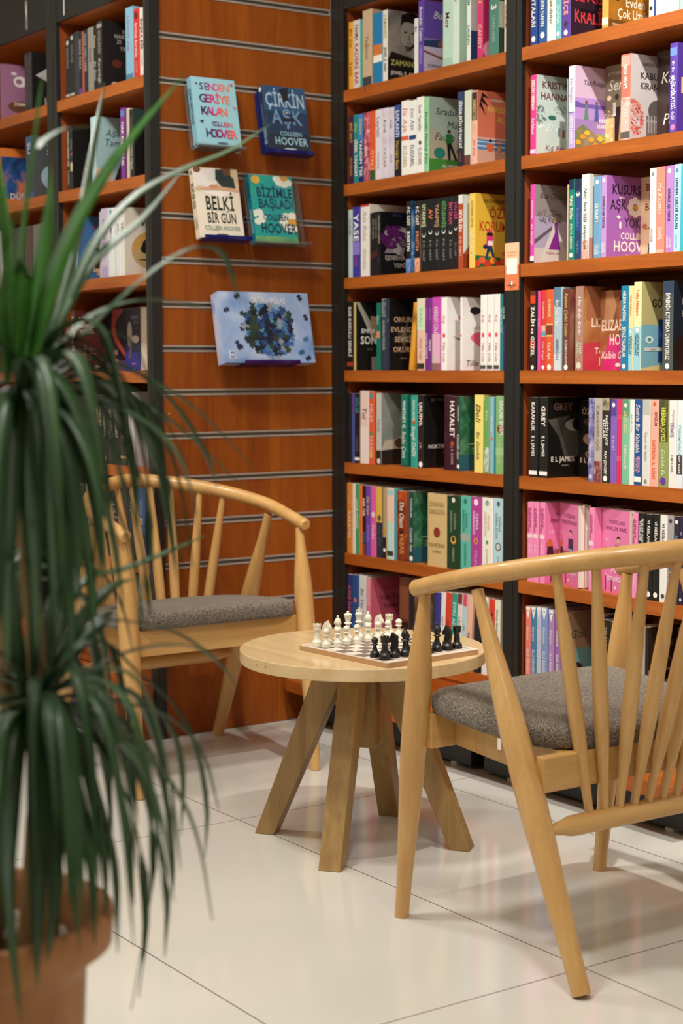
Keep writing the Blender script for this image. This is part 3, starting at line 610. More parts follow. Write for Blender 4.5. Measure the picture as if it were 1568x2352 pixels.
row('A', 3, 780, 650, 3.733, 770, [
    (60, 116, 160, '1c1b1b', 'black paperback with bold white letters at the left end', [T('KAR KOKULU SENELİ', w_, .08, .8, .42), ('b', .06, .12, 'a03a2a')]),
    (118, 140, 166, 'c8ae6a', 'dark paperback with yellow spine and white block capitals', None,
     [('r', 0, 0, 1, 1, '1a1b19'), ('p', [(.0, 1), (.1, 1), (.5, .62), (.45, .45)], 'b0aca0'), ('p', [(.4, .8), (.8, .78), (.9, .6), (.7, .4), (.5, .42), (.42, .6)], 'a88a66'), ('r', .42, 0, .9, .2, '8f8c82'), ('t', 'EMMA C', .14, .55, .06, w_, .75, 'L'), ('t', 'SONSUZ', .12, .39, .11, w_, .85, 'L'), ('t', 'SEVGİ', .3, .3, .025, '6a8a5a', .4, 'L')], {'fc': '1a1b19'}),
    (312, 345, 172, '17695a', 'thin dark teal paperback', [('b', .48, .58, 'c88a5a'), T('Gece', 'c8d8d0', .1, .4, .4)]),
    (358, 398, 135, '33363c', 'slate grey paperback with silver letters', [('b', .74, 1, '@80:3a3d42,8a8c8a'), T('HUZURLU EVLİLİK', 'b8b4aa', .3, .72, .4)]),
    (400, 424, 138, '25304a', 'navy paperback with beige capitals on its black cover', [T('DR', '8a93a8', .2, .4, .35)],
     [('r', 0, 0, 1, 1, '151413'), ('e', .42, .48, .2, .1, '3f382e'), ('p', [(.3, .45), (.5, .7), (.42, .3)], '6a5c46'), ('t', 'ONUNLA', .12, .68, .07, 'c8a888', .8, 'L'), ('t', 'EVLENDİ', .04, .54, .07, 'c8a888', .9, 'L'), ('t', 'SEVGİLİ', .14, .4, .07, 'c8a888', .8, 'L'), ('t', 'OKURUM', .1, .26, .07, 'c8a888', .85, 'L'), ('t', 'ROMAN', .3, .16, .02, '8a7a66', .5, 'L')], {'fc': '151413'}),
    (590, 622, 170, '@10:8a5a16,d8952a,e0b458', 'leaning golden orange paperback', None, None, {'lean': 7}),
    (662, 728, 135, 'e0b8a4', 'paperback with a mint upper half and pink lower half', [('b', .56, 1, 'c4dcb8'), ('b', .9, .99, 'e0d0b0'), T('KARLI', 'a8c098', .12, .4, .35), T('Pembe Yanlar', 'b0766a', .55, .85, .35, 0, 's'), ('b', .02, .1, '33302a')]),
    (732, 758, 135, '6f2c7c', 'slim purple paperback left of its twin', [T('KADIN', 'b06ab0', .08, .35), T('NALİN İZZETİ', 'e8d8e8', .42, .9)]),
    (760, 788, 132, '74307f', 'purple paperback between its twin and the pink one', [T('KADIN', 'b06ab0', .08, .35), T('TIMUR', 'e8d8e8', .45, .85)]),
    (790, 862, 125, 'bf4aa6', 'magenta book fading to beige at the foot', [('b', .2, .5, 'd8a8bc'), ('b', .1, .2, 'd0b0b0'), ('b', 0, .1, '8a6a5a'), T('KRESLEY COLE', 'f0d8ea', .13, .5, .4)]),
    (868, 918, 125, 'ece8e2', 'white paperback with pink petals and a black round seal', [T('Kış', 'c86a7a', .2, .4, .4, 0, 's'), ('o', .48, .25, 'e05a70'), T('Tillie Cole', 'b0606a', .6, .88, .4, 0, 's')],
     [('r', 0, 0, 1, 1, '@8:d8d2cc,f0ece8'), ('e', .55, .81, .19, .055, '2a2626'), ('e', .35, .72, .06, .03, 'd86a76'), ('p', [(.2, .44), (.8, .4), (.8, .5), (.5, .47)], 'd87a8a'), ('p', [(.15, .47), (.5, .4), (.3, .42)], '5a3a3a'), ('t', 'Ti', .3, .05, .08, '3a3030', .6, 'L', 's')]),
    (1030, 1050, 125, 'e6e0da', 'white paperback with a big pink heart on the cover', [('o', .48, .3, 'e05a70')],
     [('r', 0, 0, 1, 1, '@8:d8d2cc,f2eeea'), ('e', .34, .82, .14, .055, '2a2626'), ('e', .7, .9, .05, .02, 'd86a76'), ('e', .85, .86, .05, .02, 'd86a76'), ('t', 'Kırık', .45, .57, .06, '6a7a6a', .6, 'C', 's'), ('e', .42, .45, .2, .075, 'e2637a'), ('e', .76, .45, .2, .075, 'e2637a'), ('p', [(.24, .42), (.94, .42), (.6, .26)], 'e2637a'), ('t', 'Kalp', .58, .42, .05, 'f6d8da', .6, 'C', 's'), ('t', 'Tillie Cole', .08, .06, .08, '3a3030', .85, 'L', 's')]),
    (1204, 1254, 103, 'e9e5de', 'first of three white paperbacks with small pink hearts', [T('Kış', 'c86a7a', .2, .42, .4, 0, 's'), ('o', .47, .25, 'e05a70'), T('Tillie Cole', 'b0606a', .62, .88, .4, 0, 's'), ('b', .02, .07, '4a4a44')]),
    (1260, 1312, 100, 'e9e5de', 'second of three white paperbacks with small pink hearts', [T('Kış', 'c86a7a', .2, .42, .4, 0, 's'), ('o', .47, .25, 'e05a70'), T('Tillie Cole', 'b0606a', .62, .88, .4, 0, 's'), ('b', .02, .07, '4a4a44')]),
    (1318, 1368, 97, 'e9e5de', 'third of three white paperbacks with small pink hearts', [T('Kış', 'c86a7a', .2, .42, .4, 0, 's'), ('o', .47, .25, 'e05a70'), T('Tillie Cole', 'b0606a', .62, .88, .4, 0, 's'), ('b', .02, .07, '4a4a44')]),
    (1372, 1396, 95, '23747c', 'thin turquoise paperback near the right post', [T('MEVSİM MAVİSİ', 'a8d8d8', .1, .6)]),
    (1398, 1418, 95, '54408a', 'thin violet paperback against the right post', [('b', .6, 1, '241f24'), T('JULIE ABE', w_, .1, .4), ('b', 0, .24, '4a2a8a')])])
row('A', 4, 780, 870, 3.92, 985, [
    (72, 106, 132, '1d1d28', 'slim blue black paperback at the left end', [T('GECE', '3a3a5a', .3, .6, .4)], None, {}),
    (108, 130, 132, '44589a', 'slim blue to violet paperback', [('b', .7, 1, '6a3a8a')], None, {}),
    (133, 180, 135, '211a22', 'dark paperback with a turquoise title', [T('GÖLGE', '3f9a9a', .05, .28, .55), T('YAZAR', '6a6068', .6, .85, .35), ('b', .04, .08, w_)], None, {}),
    (183, 260, 108, 'e3c9be', 'blush pink book with a black script word', [T('Tol', '3a3230', .22, .38, .5, 0, 's'), ('b', .0, .5, 'ead8ce')], None, {}),
    (262, 306, 115, 'd95a34', 'orange red paperback with coloured dots', [('o', .94, .36, '4a90a0'), ('o', .42, .3, '4a8a5a'), ('o', .12, .36, 'd8b05a'), T('MELEK', 'f0c8b0', .1, .5), T('YAZAR', 'f0c8b0', .6, .85)], None, {}),
    (326, 374, 130, 'bdbdb2', 'grey white paperback showing a smoky grey cover', [('b', 0, .2, '2a2624'), T('Yanık', '8a8a80', .3, .6, .4), ('o', .05, .3, 'd8d4c8')],
     [('r', 0, 0, 1, 1, '@6:4a4f4c,7f847e,a09f96'), ('r', 0, 0, 1, .22, '2a211e'), ('p', [(0, .2), (.1, .34), (.4, .36), (.7, .44), (1, .4), (1, .24), (.4, .22)], 'b8aa98'), ('e', .5, .3, .14, .07, '5a3a28')], {}),
    (550, 608, 145, '12705e', 'dark green paperback with a white script title', [T('WHITNEY G.', 'e0eae0', .08, .48, .45), T('Suçlu Çete', w_, .5, .88, .5, 0, 's'), ('b', .0, .03, '0f5a4a')], [('r', 0, 0, 1, 1, '0f5e50'), ('e', .5, .45, .2, .05, 'c8b86a')]),
    (638, 696, 150, '2f9d8e', 'light teal paperback with white script', [T('OLIVIA HAYES', 'd8ecd8', .06, .36, .35), ('o', .64, .25, 'c0502e'), T('Sevgili DADI', w_, .42, .84, .55, 0, 's')]),
    (702, 756, 148, '26211f', 'black brown paperback showing a hand on a black cover', [T('UNUTMA', w_, .1, .42, .5), ('o', .7, .22, 'b0402a'), T('J.R.', 'a8a098', .55, .85, .35), ('o', .05, .3, w_)],
     [('r', 0, 0, 1, 1, '181514'), ('t', 'J.R. SUMNER', .2, .92, .03, '8a847c', .7, 'L'), ('p', [(.62, .56), (.8, .7), (1, .74), (1, .5), (.75, .48)], 'b08e6c'), ('t', 'NORTHWOOD', .12, .27, .05, 'd8d2c8', .9, 'L'), ('t', 'acı', .5, .2, .04, 'b0402a', .3, 'L', 's')]),
    (938, 976, 150, '35161f', 'dark maroon thin paperback left of a matching thicker one', [T('YAZAR', '6a3a44', .4, .7, .3)]),
    (978, 1048, 158, '3f1a28', 'maroon paperback with white title letters', [T('HAYALET', w_, .06, .55, .55), ('o', .36, .2, 'a8503a'), T('J. R. SUMNER', 'b89a98', .68, .92, .25)]),
    (1050, 1084, 158, '24463c', 'dark green paperback with a forest lake cover', [T('YAZARLAR', 'd8e0d4', .06, .4, .35), T('Cesedin Sesi', w_, .5, .84, .55, 0, 's'), ('o', .06, .35, w_)],
     [('r', 0, 0, 1, 1, '@16:16352a,2f6a48,7fa884'), ('r', 0, 0, 1, .22, '@12:1f4a52,2f6a78'), ('e', .8, .5, .2, .06, 'd8e4dc'), ('e', .84, .5, .16, .045, '2f6a48'), ('t', 'ANNE', .5, .86, .04, 'd8e4dc', .6), ('e', .5, .36, .3, .01, 'b8c89a'), ('e', .6, .3, .3, .01, 'b8c89a')]),
    (1210, 1282, 145, 'ecd878', 'pale yellow paperback with a black line drawing', [T('Deli', '2a2620', .1, .35, .6, 0, 's'), T('Bir Günlük', '4a4430', .45, .85, .35, 0, 's'), ('o', .82, .3, 'c8a84a')]),
    (1298, 1346, 162, '6aa35c', 'leaf green paperback with white blossoms at its foot', [('b', .02, .34, '@60:4f8a48,e8ece0'), T('Bahar', 'c8dcb8', .1, .4, .35)]),
    (1350, 1384, 165, '8fb4cc', 'slim pale blue paperback', [T('BİR YAZ', 'd8e6ee', .1, .6, .45), ('o', .46, .3, 'd8704a')]),
    (1386, 1398, 170, '23807a', 'very thin teal paperback'),
    (1402, 1484, 155, '84b274', 'light green paperback with a brown squirrel', [T('SINCABI SEVEN', w_, .06, .5, .36, .15), ('o', .58, .32, '7a4a2a'), T('YAZAR', 'a8cc98', .6, .88, .3, -.1), ('b', .24, .34, '9ac08a')])])
row('A', 5, 780, 1090, 3.92, 1200, [
    (62, 110, 75, 'e08a3a', 'orange paperback at the left end', [T('MAVİ', 'f0b878', .1, .3), T('KARAMEL', 'f8dcae', .4, .8)], None, {}),
    (113, 138, 80, 'e9dcc8', 'thin cream paperback', None, None, {}),
    (141, 172, 85, '3f9a68', 'green paperback with white spine capitals', [T('LIANE MOORE', 'e6f0e0', .1, .75, .5)], None, {}),
    (175, 200, 92, 'df6f2e', 'thin orange strip of a paperback', None, None, {}),
    (203, 232, 98, '1e2026', 'black paperback with a blue and brown foot', [T('HER YER', w_, .12, .5, .55), ('b', .18, .34, '2a5a7a'), ('b', 0, .16, '7a4a38')], None, {}),
    (234, 275, 100, '7444a4', 'violet paperback with gold letters', [T('İlk Aşk', 'd8b868', .12, .45), T('AYDIN', 'a878c8', .55, .8)], None, {}),
    (279, 325, 105, 'dd5f9e', 'pink paperback with a pale flower', [('o', .6, .35, 'f0c8c8'), T('Pembe', 'f4d8e0', .45, .85, .4)], None, {}),
    (328, 384, 110, '23303c', 'paperback with a yellow head and navy foot', [('b', .5, 1, 'dcb448'), ('o', .56, .3, '6a5a38'), T('NİLÜFER', '4a5a6a', .55, .85, .4)], None, {}),
    (386, 420, 118, 'b09a70', 'tan and black paperback with a bird', [('b', 0, .3, '1d1c1a'), ('b', .36, .42, 'c88a2a'), ('o', .12, .3, w_)], None, {}),
    (425, 484, 120, 'bcd8d2', 'paperback with a peach head and pale teal foot', [('b', .52, 1, 'ecc6b4'), ('b', .9, .98, 'a8c8cc'), ('b', .05, .12, '3a3834')], None, {}),
    (490, 512, 125, '4f8f94', 'slim teal paperback left of the fiery one', None, None, {}),
    (515, 602, 145, '@18:1f1512,8a3a1a,d8612a', 'black and fiery orange paperback', [T('The Chase', w_, .14, .52, .42, 0, 's'), T('YAZAR', 'd89a5a', .6, .9, .35)], None, {}),
    (605, 622, 150, '5a4a44', 'thin brown paperback', None, None, {}),
    (624, 664, 152, '22453c', 'dark green paperback with a lake and forest cover', [T('YAZARLAR', 'd8e0d4', .06, .4, .35), T('Cesedin Sesi', w_, .5, .84, .55, 0, 's'), ('o', .06, .35, w_)],
     [('r', 0, 0, 1, 1, '@16:16352a,2f6a48,7fa884'), ('r', 0, 0, 1, .22, '@12:1f4a52,2f6a78'), ('e', .8, .5, .2, .06, 'd8e4dc'), ('e', .84, .5, .16, .045, '2f6a48'), ('e', .5, .36, .3, .01, 'b8c89a'), ('e', .6, .3, .3, .01, 'b8c89a'), ('e', .85, .2, .14, .05, '6a3a30')], {}),
    (790, 960, 165, 'cdb27c', 'wide kraft brown book with a red wax seal', [('o', .47, .17, '7a241a'), ('o', .47, .13, '8f3424'), ('h', 'DIANA', .82, .16, '9a7c50'), ('h', 'GABALDON', .72, .16, '9a7c50'), ('h', 'KEHRİBAR', .27, .12, '8a6c44'), ('h', 'ROMAN', .19, .08, '8a6c44')], None, {}),
    (964, 1084, 185, '1e3f2a', 'thick dark green book with a gold ring', [('o', .94, .12, 'e4e0d2'), T('DIANA', '8a9a80', .22, .48, .16, .12), T('GABALDON', '8a9a80', .2, .5, .16, -.16), ('o', .4, .2, 'd8a03a'), ('o', .41, .12, '1e3f2a'), T('YABANCI', '9aa088', .7, .9, .16)]),
    (1087, 1174, 190, '59b5a2', 'thick turquoise book right of the dark green one', [('o', .93, .18, '2f7a6c'), T('DIANA', '2f7a6c', .2, .45, .2, .12), T('GABALDON', '2f7a6c', .18, .48, .2, -.16), ('b', .4, .5, '9fa8a0'), T('KEHRİBAR', '3a8074', .62, .94, .2)]),
    (1177, 1276, 198, 'ae4293', 'thick magenta book with a gold emblem', [('o', .93, .2, 'f0dcea'), T('DIANA', 'f0d0e6', .2, .45, .2, .12), T('GABALDON', 'f0d0e6', .18, .5, .2, -.16), ('o', .42, .2, 'd89a3a'), ('o', .42, .12, 'ae4293'), T('YOLCU', 'e0b8d4', .7, .92, .2)]),
    (1280, 1374, 205, 'ece8dc', 'thick white book with a green star', [('o', .93, .18, '8aa0a0'), T('DIANA', 'e0b8a0', .2, .45, .2, .12), T('GABALDON', 'e0b8a0', .18, .5, .2, -.16), ('o', .42, .12, '5a8a5a'), T('SONBAHAR', 'e0c0a8', .66, .95, .2)]),
    (1380, 1476, 212, 'b4d4de', 'thick pale blue book with a dark medallion', [('o', .93, .16, '4a6a70'), T('DIANA', '7a98a0', .2, .45, .2, .12), T('GABALDON', '7a98a0', .18, .52, .2, -.16), ('o', .38, .26, '4f4a42'), ('o', .38, .19, 'c8ccc4'), T('KAR', '8aa8b0', .7, .92, .2)])])
row('A', 6, 780, 1290, 3.733, 1440, [
    (66, 104, 108, '24356f', 'navy paperback with orange letters at the left end', [T('ATEŞ DAMLASI', 'd8604a', .1, .8, .5)], None, {}),
    (107, 160, 112, '234f8c', 'blue paperback with a small orange ring', [('o', .64, .24, 'c87a4a'), ('b', 0, .3, '2a7ab0')]),
    (165, 222, 112, 'd3d8d6', 'white grey paperback with slanted text', [T('Bir Yaz Masalı', '5a5a56', .1, .8, .4, 0, 's')]),
    (226, 264, 140, 'd87f92', 'rose pink book whose cover is lettered in dark red', [('b', .6, 1, 'e09aa4')],
     [('r', 0, 0, 1, 1, 'c25a72'), ('t', 'Uğultulu', .5, .84, .04, '9a3a54', .7), ('t', 'Vişt Yeat', .55, .68, .07, '5e2434', .6), ('t', 'Yazdır', .52, .56, .07, '5e2434', .5), ('c', .62, .17, .26, .12, 90, .04, ['8a5a3a', '6a4428', '3a2c1e'])], {'w': .145}),
    (512, 592, 140, '5a3322', 'brown paperback with a red ornament', [('b', .36, .44, '2a1a16'), ('b', .1, .34, '9a3a2a'), ('b', .48, .9, '7a4a32')]),
    (596, 636, 150, '24222c', 'dark slate paperback left of the brown ones', None),
    (640, 700, 152, '6a4a3a', 'mottled brown paperback behind the chair leg', [('b', .2, .8, '@60:4a3026,8a6a56')]),
    (704, 745, 165, '6e655c', 'taupe paperback behind the chair leg', None),
    (806, 846, 258, '3c3a86', 'indigo paperback right of the chair leg', None, None, {'lean': 2}),
    (850, 886, 258, 'dfe2e0', 'white paperback between indigo and red ones', [T('NOT', 'b05a4a', .3, .5, .4)], None, {'lean': 3}),
    (888, 936, 260, 'd5432f', 'plain red paperback', [T('SENİ', 'a83426', .3, .6, .4)], None, {'lean': 3.5}),
    (938, 984, 265, '2f9a8a', 'teal paperback with white lettering', [T('EVIN ADI', 'c8e6de', .1, .5, .5), ('o', .35, .25, 'd8603a'), T('Ro', w_, .72, .85, .5, 0, 's')], None, {'lean': 4}),
    (986, 1026, 268, 'dcd6d2', 'white paperback with a red and pink head', [('b', .86, 1, '8a2a34'), T('LAUREN', '7a7470', .25, .6, .4)], None, {'lean': 4}),
    (1030, 1066, 272, 'b5d0d0', 'pale blue paperback with a pink head', [('b', .84, 1, 'd8506a'), T('BIR', '8aa0a0', .3, .6, .4)], None, {'lean': 4}),
    (1070, 1112, 280, 'e8b69c', 'peach paperback with black letters', [T('PAVİLYON', '4a3a30', .5, .8, .45)], None, {'lean': 4}),
    (1140, 1186, 295, '20262a', 'black paperback with a white head', [('b', .92, 1, 'd8d4cc')], None, {'lean': 3}),
    (1212, 1256, 300, 'e6e6e0', 'broad white paperback right of the black one', [T('KIŞ', '8a8a84', .2, .4, .3)], None, {'lean': 1.6}),
    (1272, 1314, 315, 'd4402c', 'red paperback with black capitals', [T('KAOS', k_, .1, .5, .6)], None, {'lean': 1.2}),
    (1322, 1366, 325, 'e4e2cc', 'cream paperback with black handwriting on its spine', [T('Mektup Bekleyen Pencere', '3a4a3a', .08, .7, .35, 0, 's')], None, {'lean': .8})])
# ---- right bookcase
row('B', 0, 1180, 0, 4.041, 50, [
    (152, 213, 0, '20448c', 'blue paperback with big white letters at the left end', [T('AŞK NOTALARI', w_, .1, .78, .55), ('o', .08, .3, w_)], None, {'h': .205}),
    (226, 304, 0, '2a5590', 'blue paperback with a white head', [('b', .6, 1, 'e6e8e8'), T('ERIN HAHN', w_, .46, .8, .4), ('o', .1, .25, w_)], None, {'h': .21}),
    (306, 384, 0, 'e9e8dc', 'white paperback with black handwriting', [T('Yarım kalan defter', '2a3a30', .15, .85, .35, 0, 's'), ('o', .42, .12, 'd8907a')], None, {'h': .21}),
    (387, 436, 0, '6fb9bd', 'light turquoise paperback', [T('İHANET', 'd0ecec', .1, .5), T('OLIVIA', 'd0ecec', .55, .85), ('o', .07, .3, w_)], None, {'h': .21}),
    (438, 526, 0, '5a3f92', 'purple paperback with red letters on a dark cover', [T('Lİ KRALİÇE', 'f0a090', .2, .74, .42), ('o', .16, .2, '3a3040'), ('o', .06, .2, w_)],
     [('r', 0, 0, 1, 1, '@12:2a1a2a,3a2430'), ('t', 'SEVGİLİ', .1, .42, .12, 'd8434a', .95, 'L'), ('t', 'KRALİÇE', .08, .18, .14, 'd8434a', 1.0, 'L'), ('r', .2, .3, .6, .34, '1e161c')], {'h': .215}),
    (814, 876, 0, 'e0a04a', 'amber paperback with an evening photograph on its cover', [T('KATAMINE', 'f4dcae', .3, .64, .3), ('b', .04, .12, 'f4e2c0')],
     [('r', 0, 0, 1, 1, '@7:5a3410,a06a20,d8952e'), ('r', 0, 0, 1, .1, '6a4420'), ('e', .22, .36, .06, .05, '3a2410'), ('t', 'Evden', .42, .26, .1, 'f0e4cc', .5, 'L'), ('t', 'Çok Uzak', .22, .13, .1, 'f0e4cc', .75, 'L'), ('t', 'ROMAN', .1, .04, .02, 'e8d8b8', .3, 'L')], {'h': .215}),
    (1246, 1292, 0, 'e4dcc0', 'cream paperback right of the amber one', [T('YAZ', '6a6450', .4, .6, .4), ('o', .1, .3, k_)], None, {'h': .21}),
    (1295, 1310, 0, '24407c', 'very thin navy paperback', None, None, {'h': .21}),
    (1312, 1400, 0, 'd6cfe2', 'lilac white paperback with pink letters', [T('AYLA', 'e0a0b8', .35, .7, .45)], None, {'h': .215}),
    (1410, 1508, 0, 'e8dfc8', 'thick cream book near the right edge', None, None, {'h': .215}),
    (1530, 1568, 0, '9ab8d8', 'pale blue paperback at the picture edge', None, None, {'h': .215})])
row('B', 1, 1180, 90, 4.041, 220, [
    (152, 208, 340, 'd83a84', 'pink spined book with a snowy garden on its cover', [T('KRISTIN HANNAH', w_, .06, .44, .5), T('Kış Bahçesi', 'f4d0e0', .54, .74, .45), ('b', .02, .07, 'f0c8dc')],
     [('r', 0, 0, 1, 1, '@7:b4c4be,d2dad2'), ('c', .1, .5, .14, .14, 70, .035, ['5a6a64', '6f7f78', '8a9a92']), ('c', .75, .58, .3, .07, 60, .03, ['8a9a94', '9fb0a8']), ('c', .3, .36, .3, .05, 40, .04, ['dfe4de', 'c8d0ca']), ('t', 'KRISTIN', .14, .84, .085, '7a3f38', 1.1, 'L'), ('t', 'HANNAH', .1, .7, .085, '7a3f38', 1.15, 'L'), ('e', .4, .48, .1, .03, '2f6a58'), ('r', .55, .25, .6, .36, '6a7a80'), ('r', .66, .24, .72, .34, 'a85a48'), ('e', .9, .12, .12, .06, '2f8a7a'), ('t', 'Kış Bahçesi', .22, .06, .07, '8a3f44', .8, 'L', 's')]),
    (490, 500, 372, 'a8cdb8', 'thin mint paperback behind the pink spined one', None, None, {'i': .02}),
    (506, 566, 255, 'd9cfe6', 'lilac paperback with yellow flowers on its cover', [('b', 0, .44, 'b49ad0'), T('Yaz Rüzgarı', 'b8a4cc', .14, .44, .45), T('KRISTIN HANNAH', w_, .6, .94, .4), ('b', .435, .445, '4a4a8a')],
     [('r', 0, 0, 1, 1, 'd0b4cc'), ('r', 0, .35, 1, .62, 'b58fd0'), ('r', 0, .5, 1, .55, '7a5aae'), ('p', [(0, .58), (.35, .52), (.6, .52), (.6, .5), (0, .5)], '6a58a0'), ('r', 0, 0, 1, .36, '9a80b8'), ('r', 0, 0, 1, .2, '@20:4a6a30,8a9a50,b8a070'), ('p', [(0, .22), (.2, .3), (.8, .1), (1, .1), (1, 0), (0, 0)], '@22:5a7038,7a7a58,a08a70'),
      ('t', 'Yaz Rüzgarı', .2, .78, .06, '3a2c36', 1.0, 'L', 's'), ('t', 'KRISTIN', .6, .34, .045, 'efe6f0', .6, 'L'), ('t', 'HANNAH', .56, .27, .045, 'efe6f0', .6, 'L'), ('p', [(.22, .36), (.34, .36), (.3, .55), (.26, .55)], '5a8a70'), ('p', [(.48, .35), (.6, .35), (.57, .55), (.52, .55)], '4a5a9a'), ('e', .28, .57, .03, .022, '7a5038'), ('e', .54, .57, .03, .022, '7a5038')] +
     [('e', .08 + .11 * i, [.08, .15, .2, .12, .06, .14, .08, .16][i], .07, .032, ['e0a82a', 'd8982a', 'e8b83a'][i % 3]) for i in range(8)]),
    (852, 990, 290, '8f8466', 'olive cover with white handwriting standing face out', None,
     [('r', 0, 0, 1, 1, '@5:6a6250,a09270'), ('r', 0, 0, 1, .38, '@9:b88a50,dcb878,f2e2bc'), ('c', .25, .3, .35, .2, 60, .05, ['e8cc94', 'f2e0b4', 'd8b070']), ('t', 'AMY HARMON', .06, .88, .04, 'd8d0b8', .7, 'L'), ('t', 'Serseri', .06, .7, .13, 'f0ece0', .8, 'L', 's'), ('p', [(.26, .05), (.34, .05), (.4, .5), (.24, .5)], '2a1c18'), ('r', .2, .4, .28, .56, 'e8e0d0'), ('e', .3, .62, .05, .035, '3a2420'), ('e', .1, .62, .06, .03, 'fff0c8')], {'k': 'F', 'h': .21}),
    (990, 1080, 150, 'd6705c', 'coral pink book with a domed building on its cover', [('b', .4, .5, '@60:d8d0c8,b86a5a'), ('b', 0, .4, 'efb0a4'), T('NADIA HASHIMI', w_, .12, .4, .38), T('KABUĞU', 'f4d0c8', .64, .84, .35), ('b', .02, .1, '5a5450'), ('b', .86, .98, 'e8a090')],
     [('r', 0, 0, 1, 1, '@7:b8b0ae,cdc6c4'), ('t', 'NADIA HASHIMI', .3, .87, .04, '5a4c48', .8, 'L'), ('t', 'KABUĞU', .24, .72, .075, '3a302e', .9, 'L'), ('t', 'KIRAN İNCİ', .24, .6, .075, '3a302e', .85, 'L'), ('c', .12, .26, .2, .22, 130, .035, ['c85a48', 'd8705c', 'b84838', 'e0907c']), ('p', [(.4, .06), (1, .06), (1, .34), (.4, .3)], '6a6460'), ('e', .68, .36, .24, .13, '57524f'), ('r', .66, .45, .7, .54, '57524f'), ('r', .4, .22, 1, .25, '8f8884')] +
     [('r', .44 + .07 * i, .1, .47 + .07 * i, .3, 'a09a95') for i in range(8)]),
    (1325, 1440, 180, '3c2c2a', 'dark brown cover with white handwriting standing face out', None,
     [('t', 'Kalp', .1, .64, .12, 'efe8dc', .8, 'L', 's'), ('t', 'Pa', .16, .18, .12, 'efe8dc', .5, 'L', 's'), ('e', .62, .38, .08, .14, 'c84a6a'), ('r', .6, .36, .66, .5, 'c8d8e0')], {'k': 'F', 'h': .215}),
    (1442, 1512, 45, '5a3fa2', 'violet paperback with bold white lettering', [('b', .86, .95, '6a8ad0'), T('#AŞKHİKAYESİ', w_, .36, .74, .5), T('Bir Bu', 'd8cce8', .2, .32, .35), T('değil', 'd8cce8', .76, .86, .35), ('o', .06, .3, 'c87ab0')], [('r', 0, 0, 1, 1, '513896'), ('r', .1, .44, 1, .62, 'e6c48a'), ('e', .4, .1, .2, .06, 'd8985a'), ('t', 'AŞK', .5, .5, .06, 'd85a6a', .6)])])
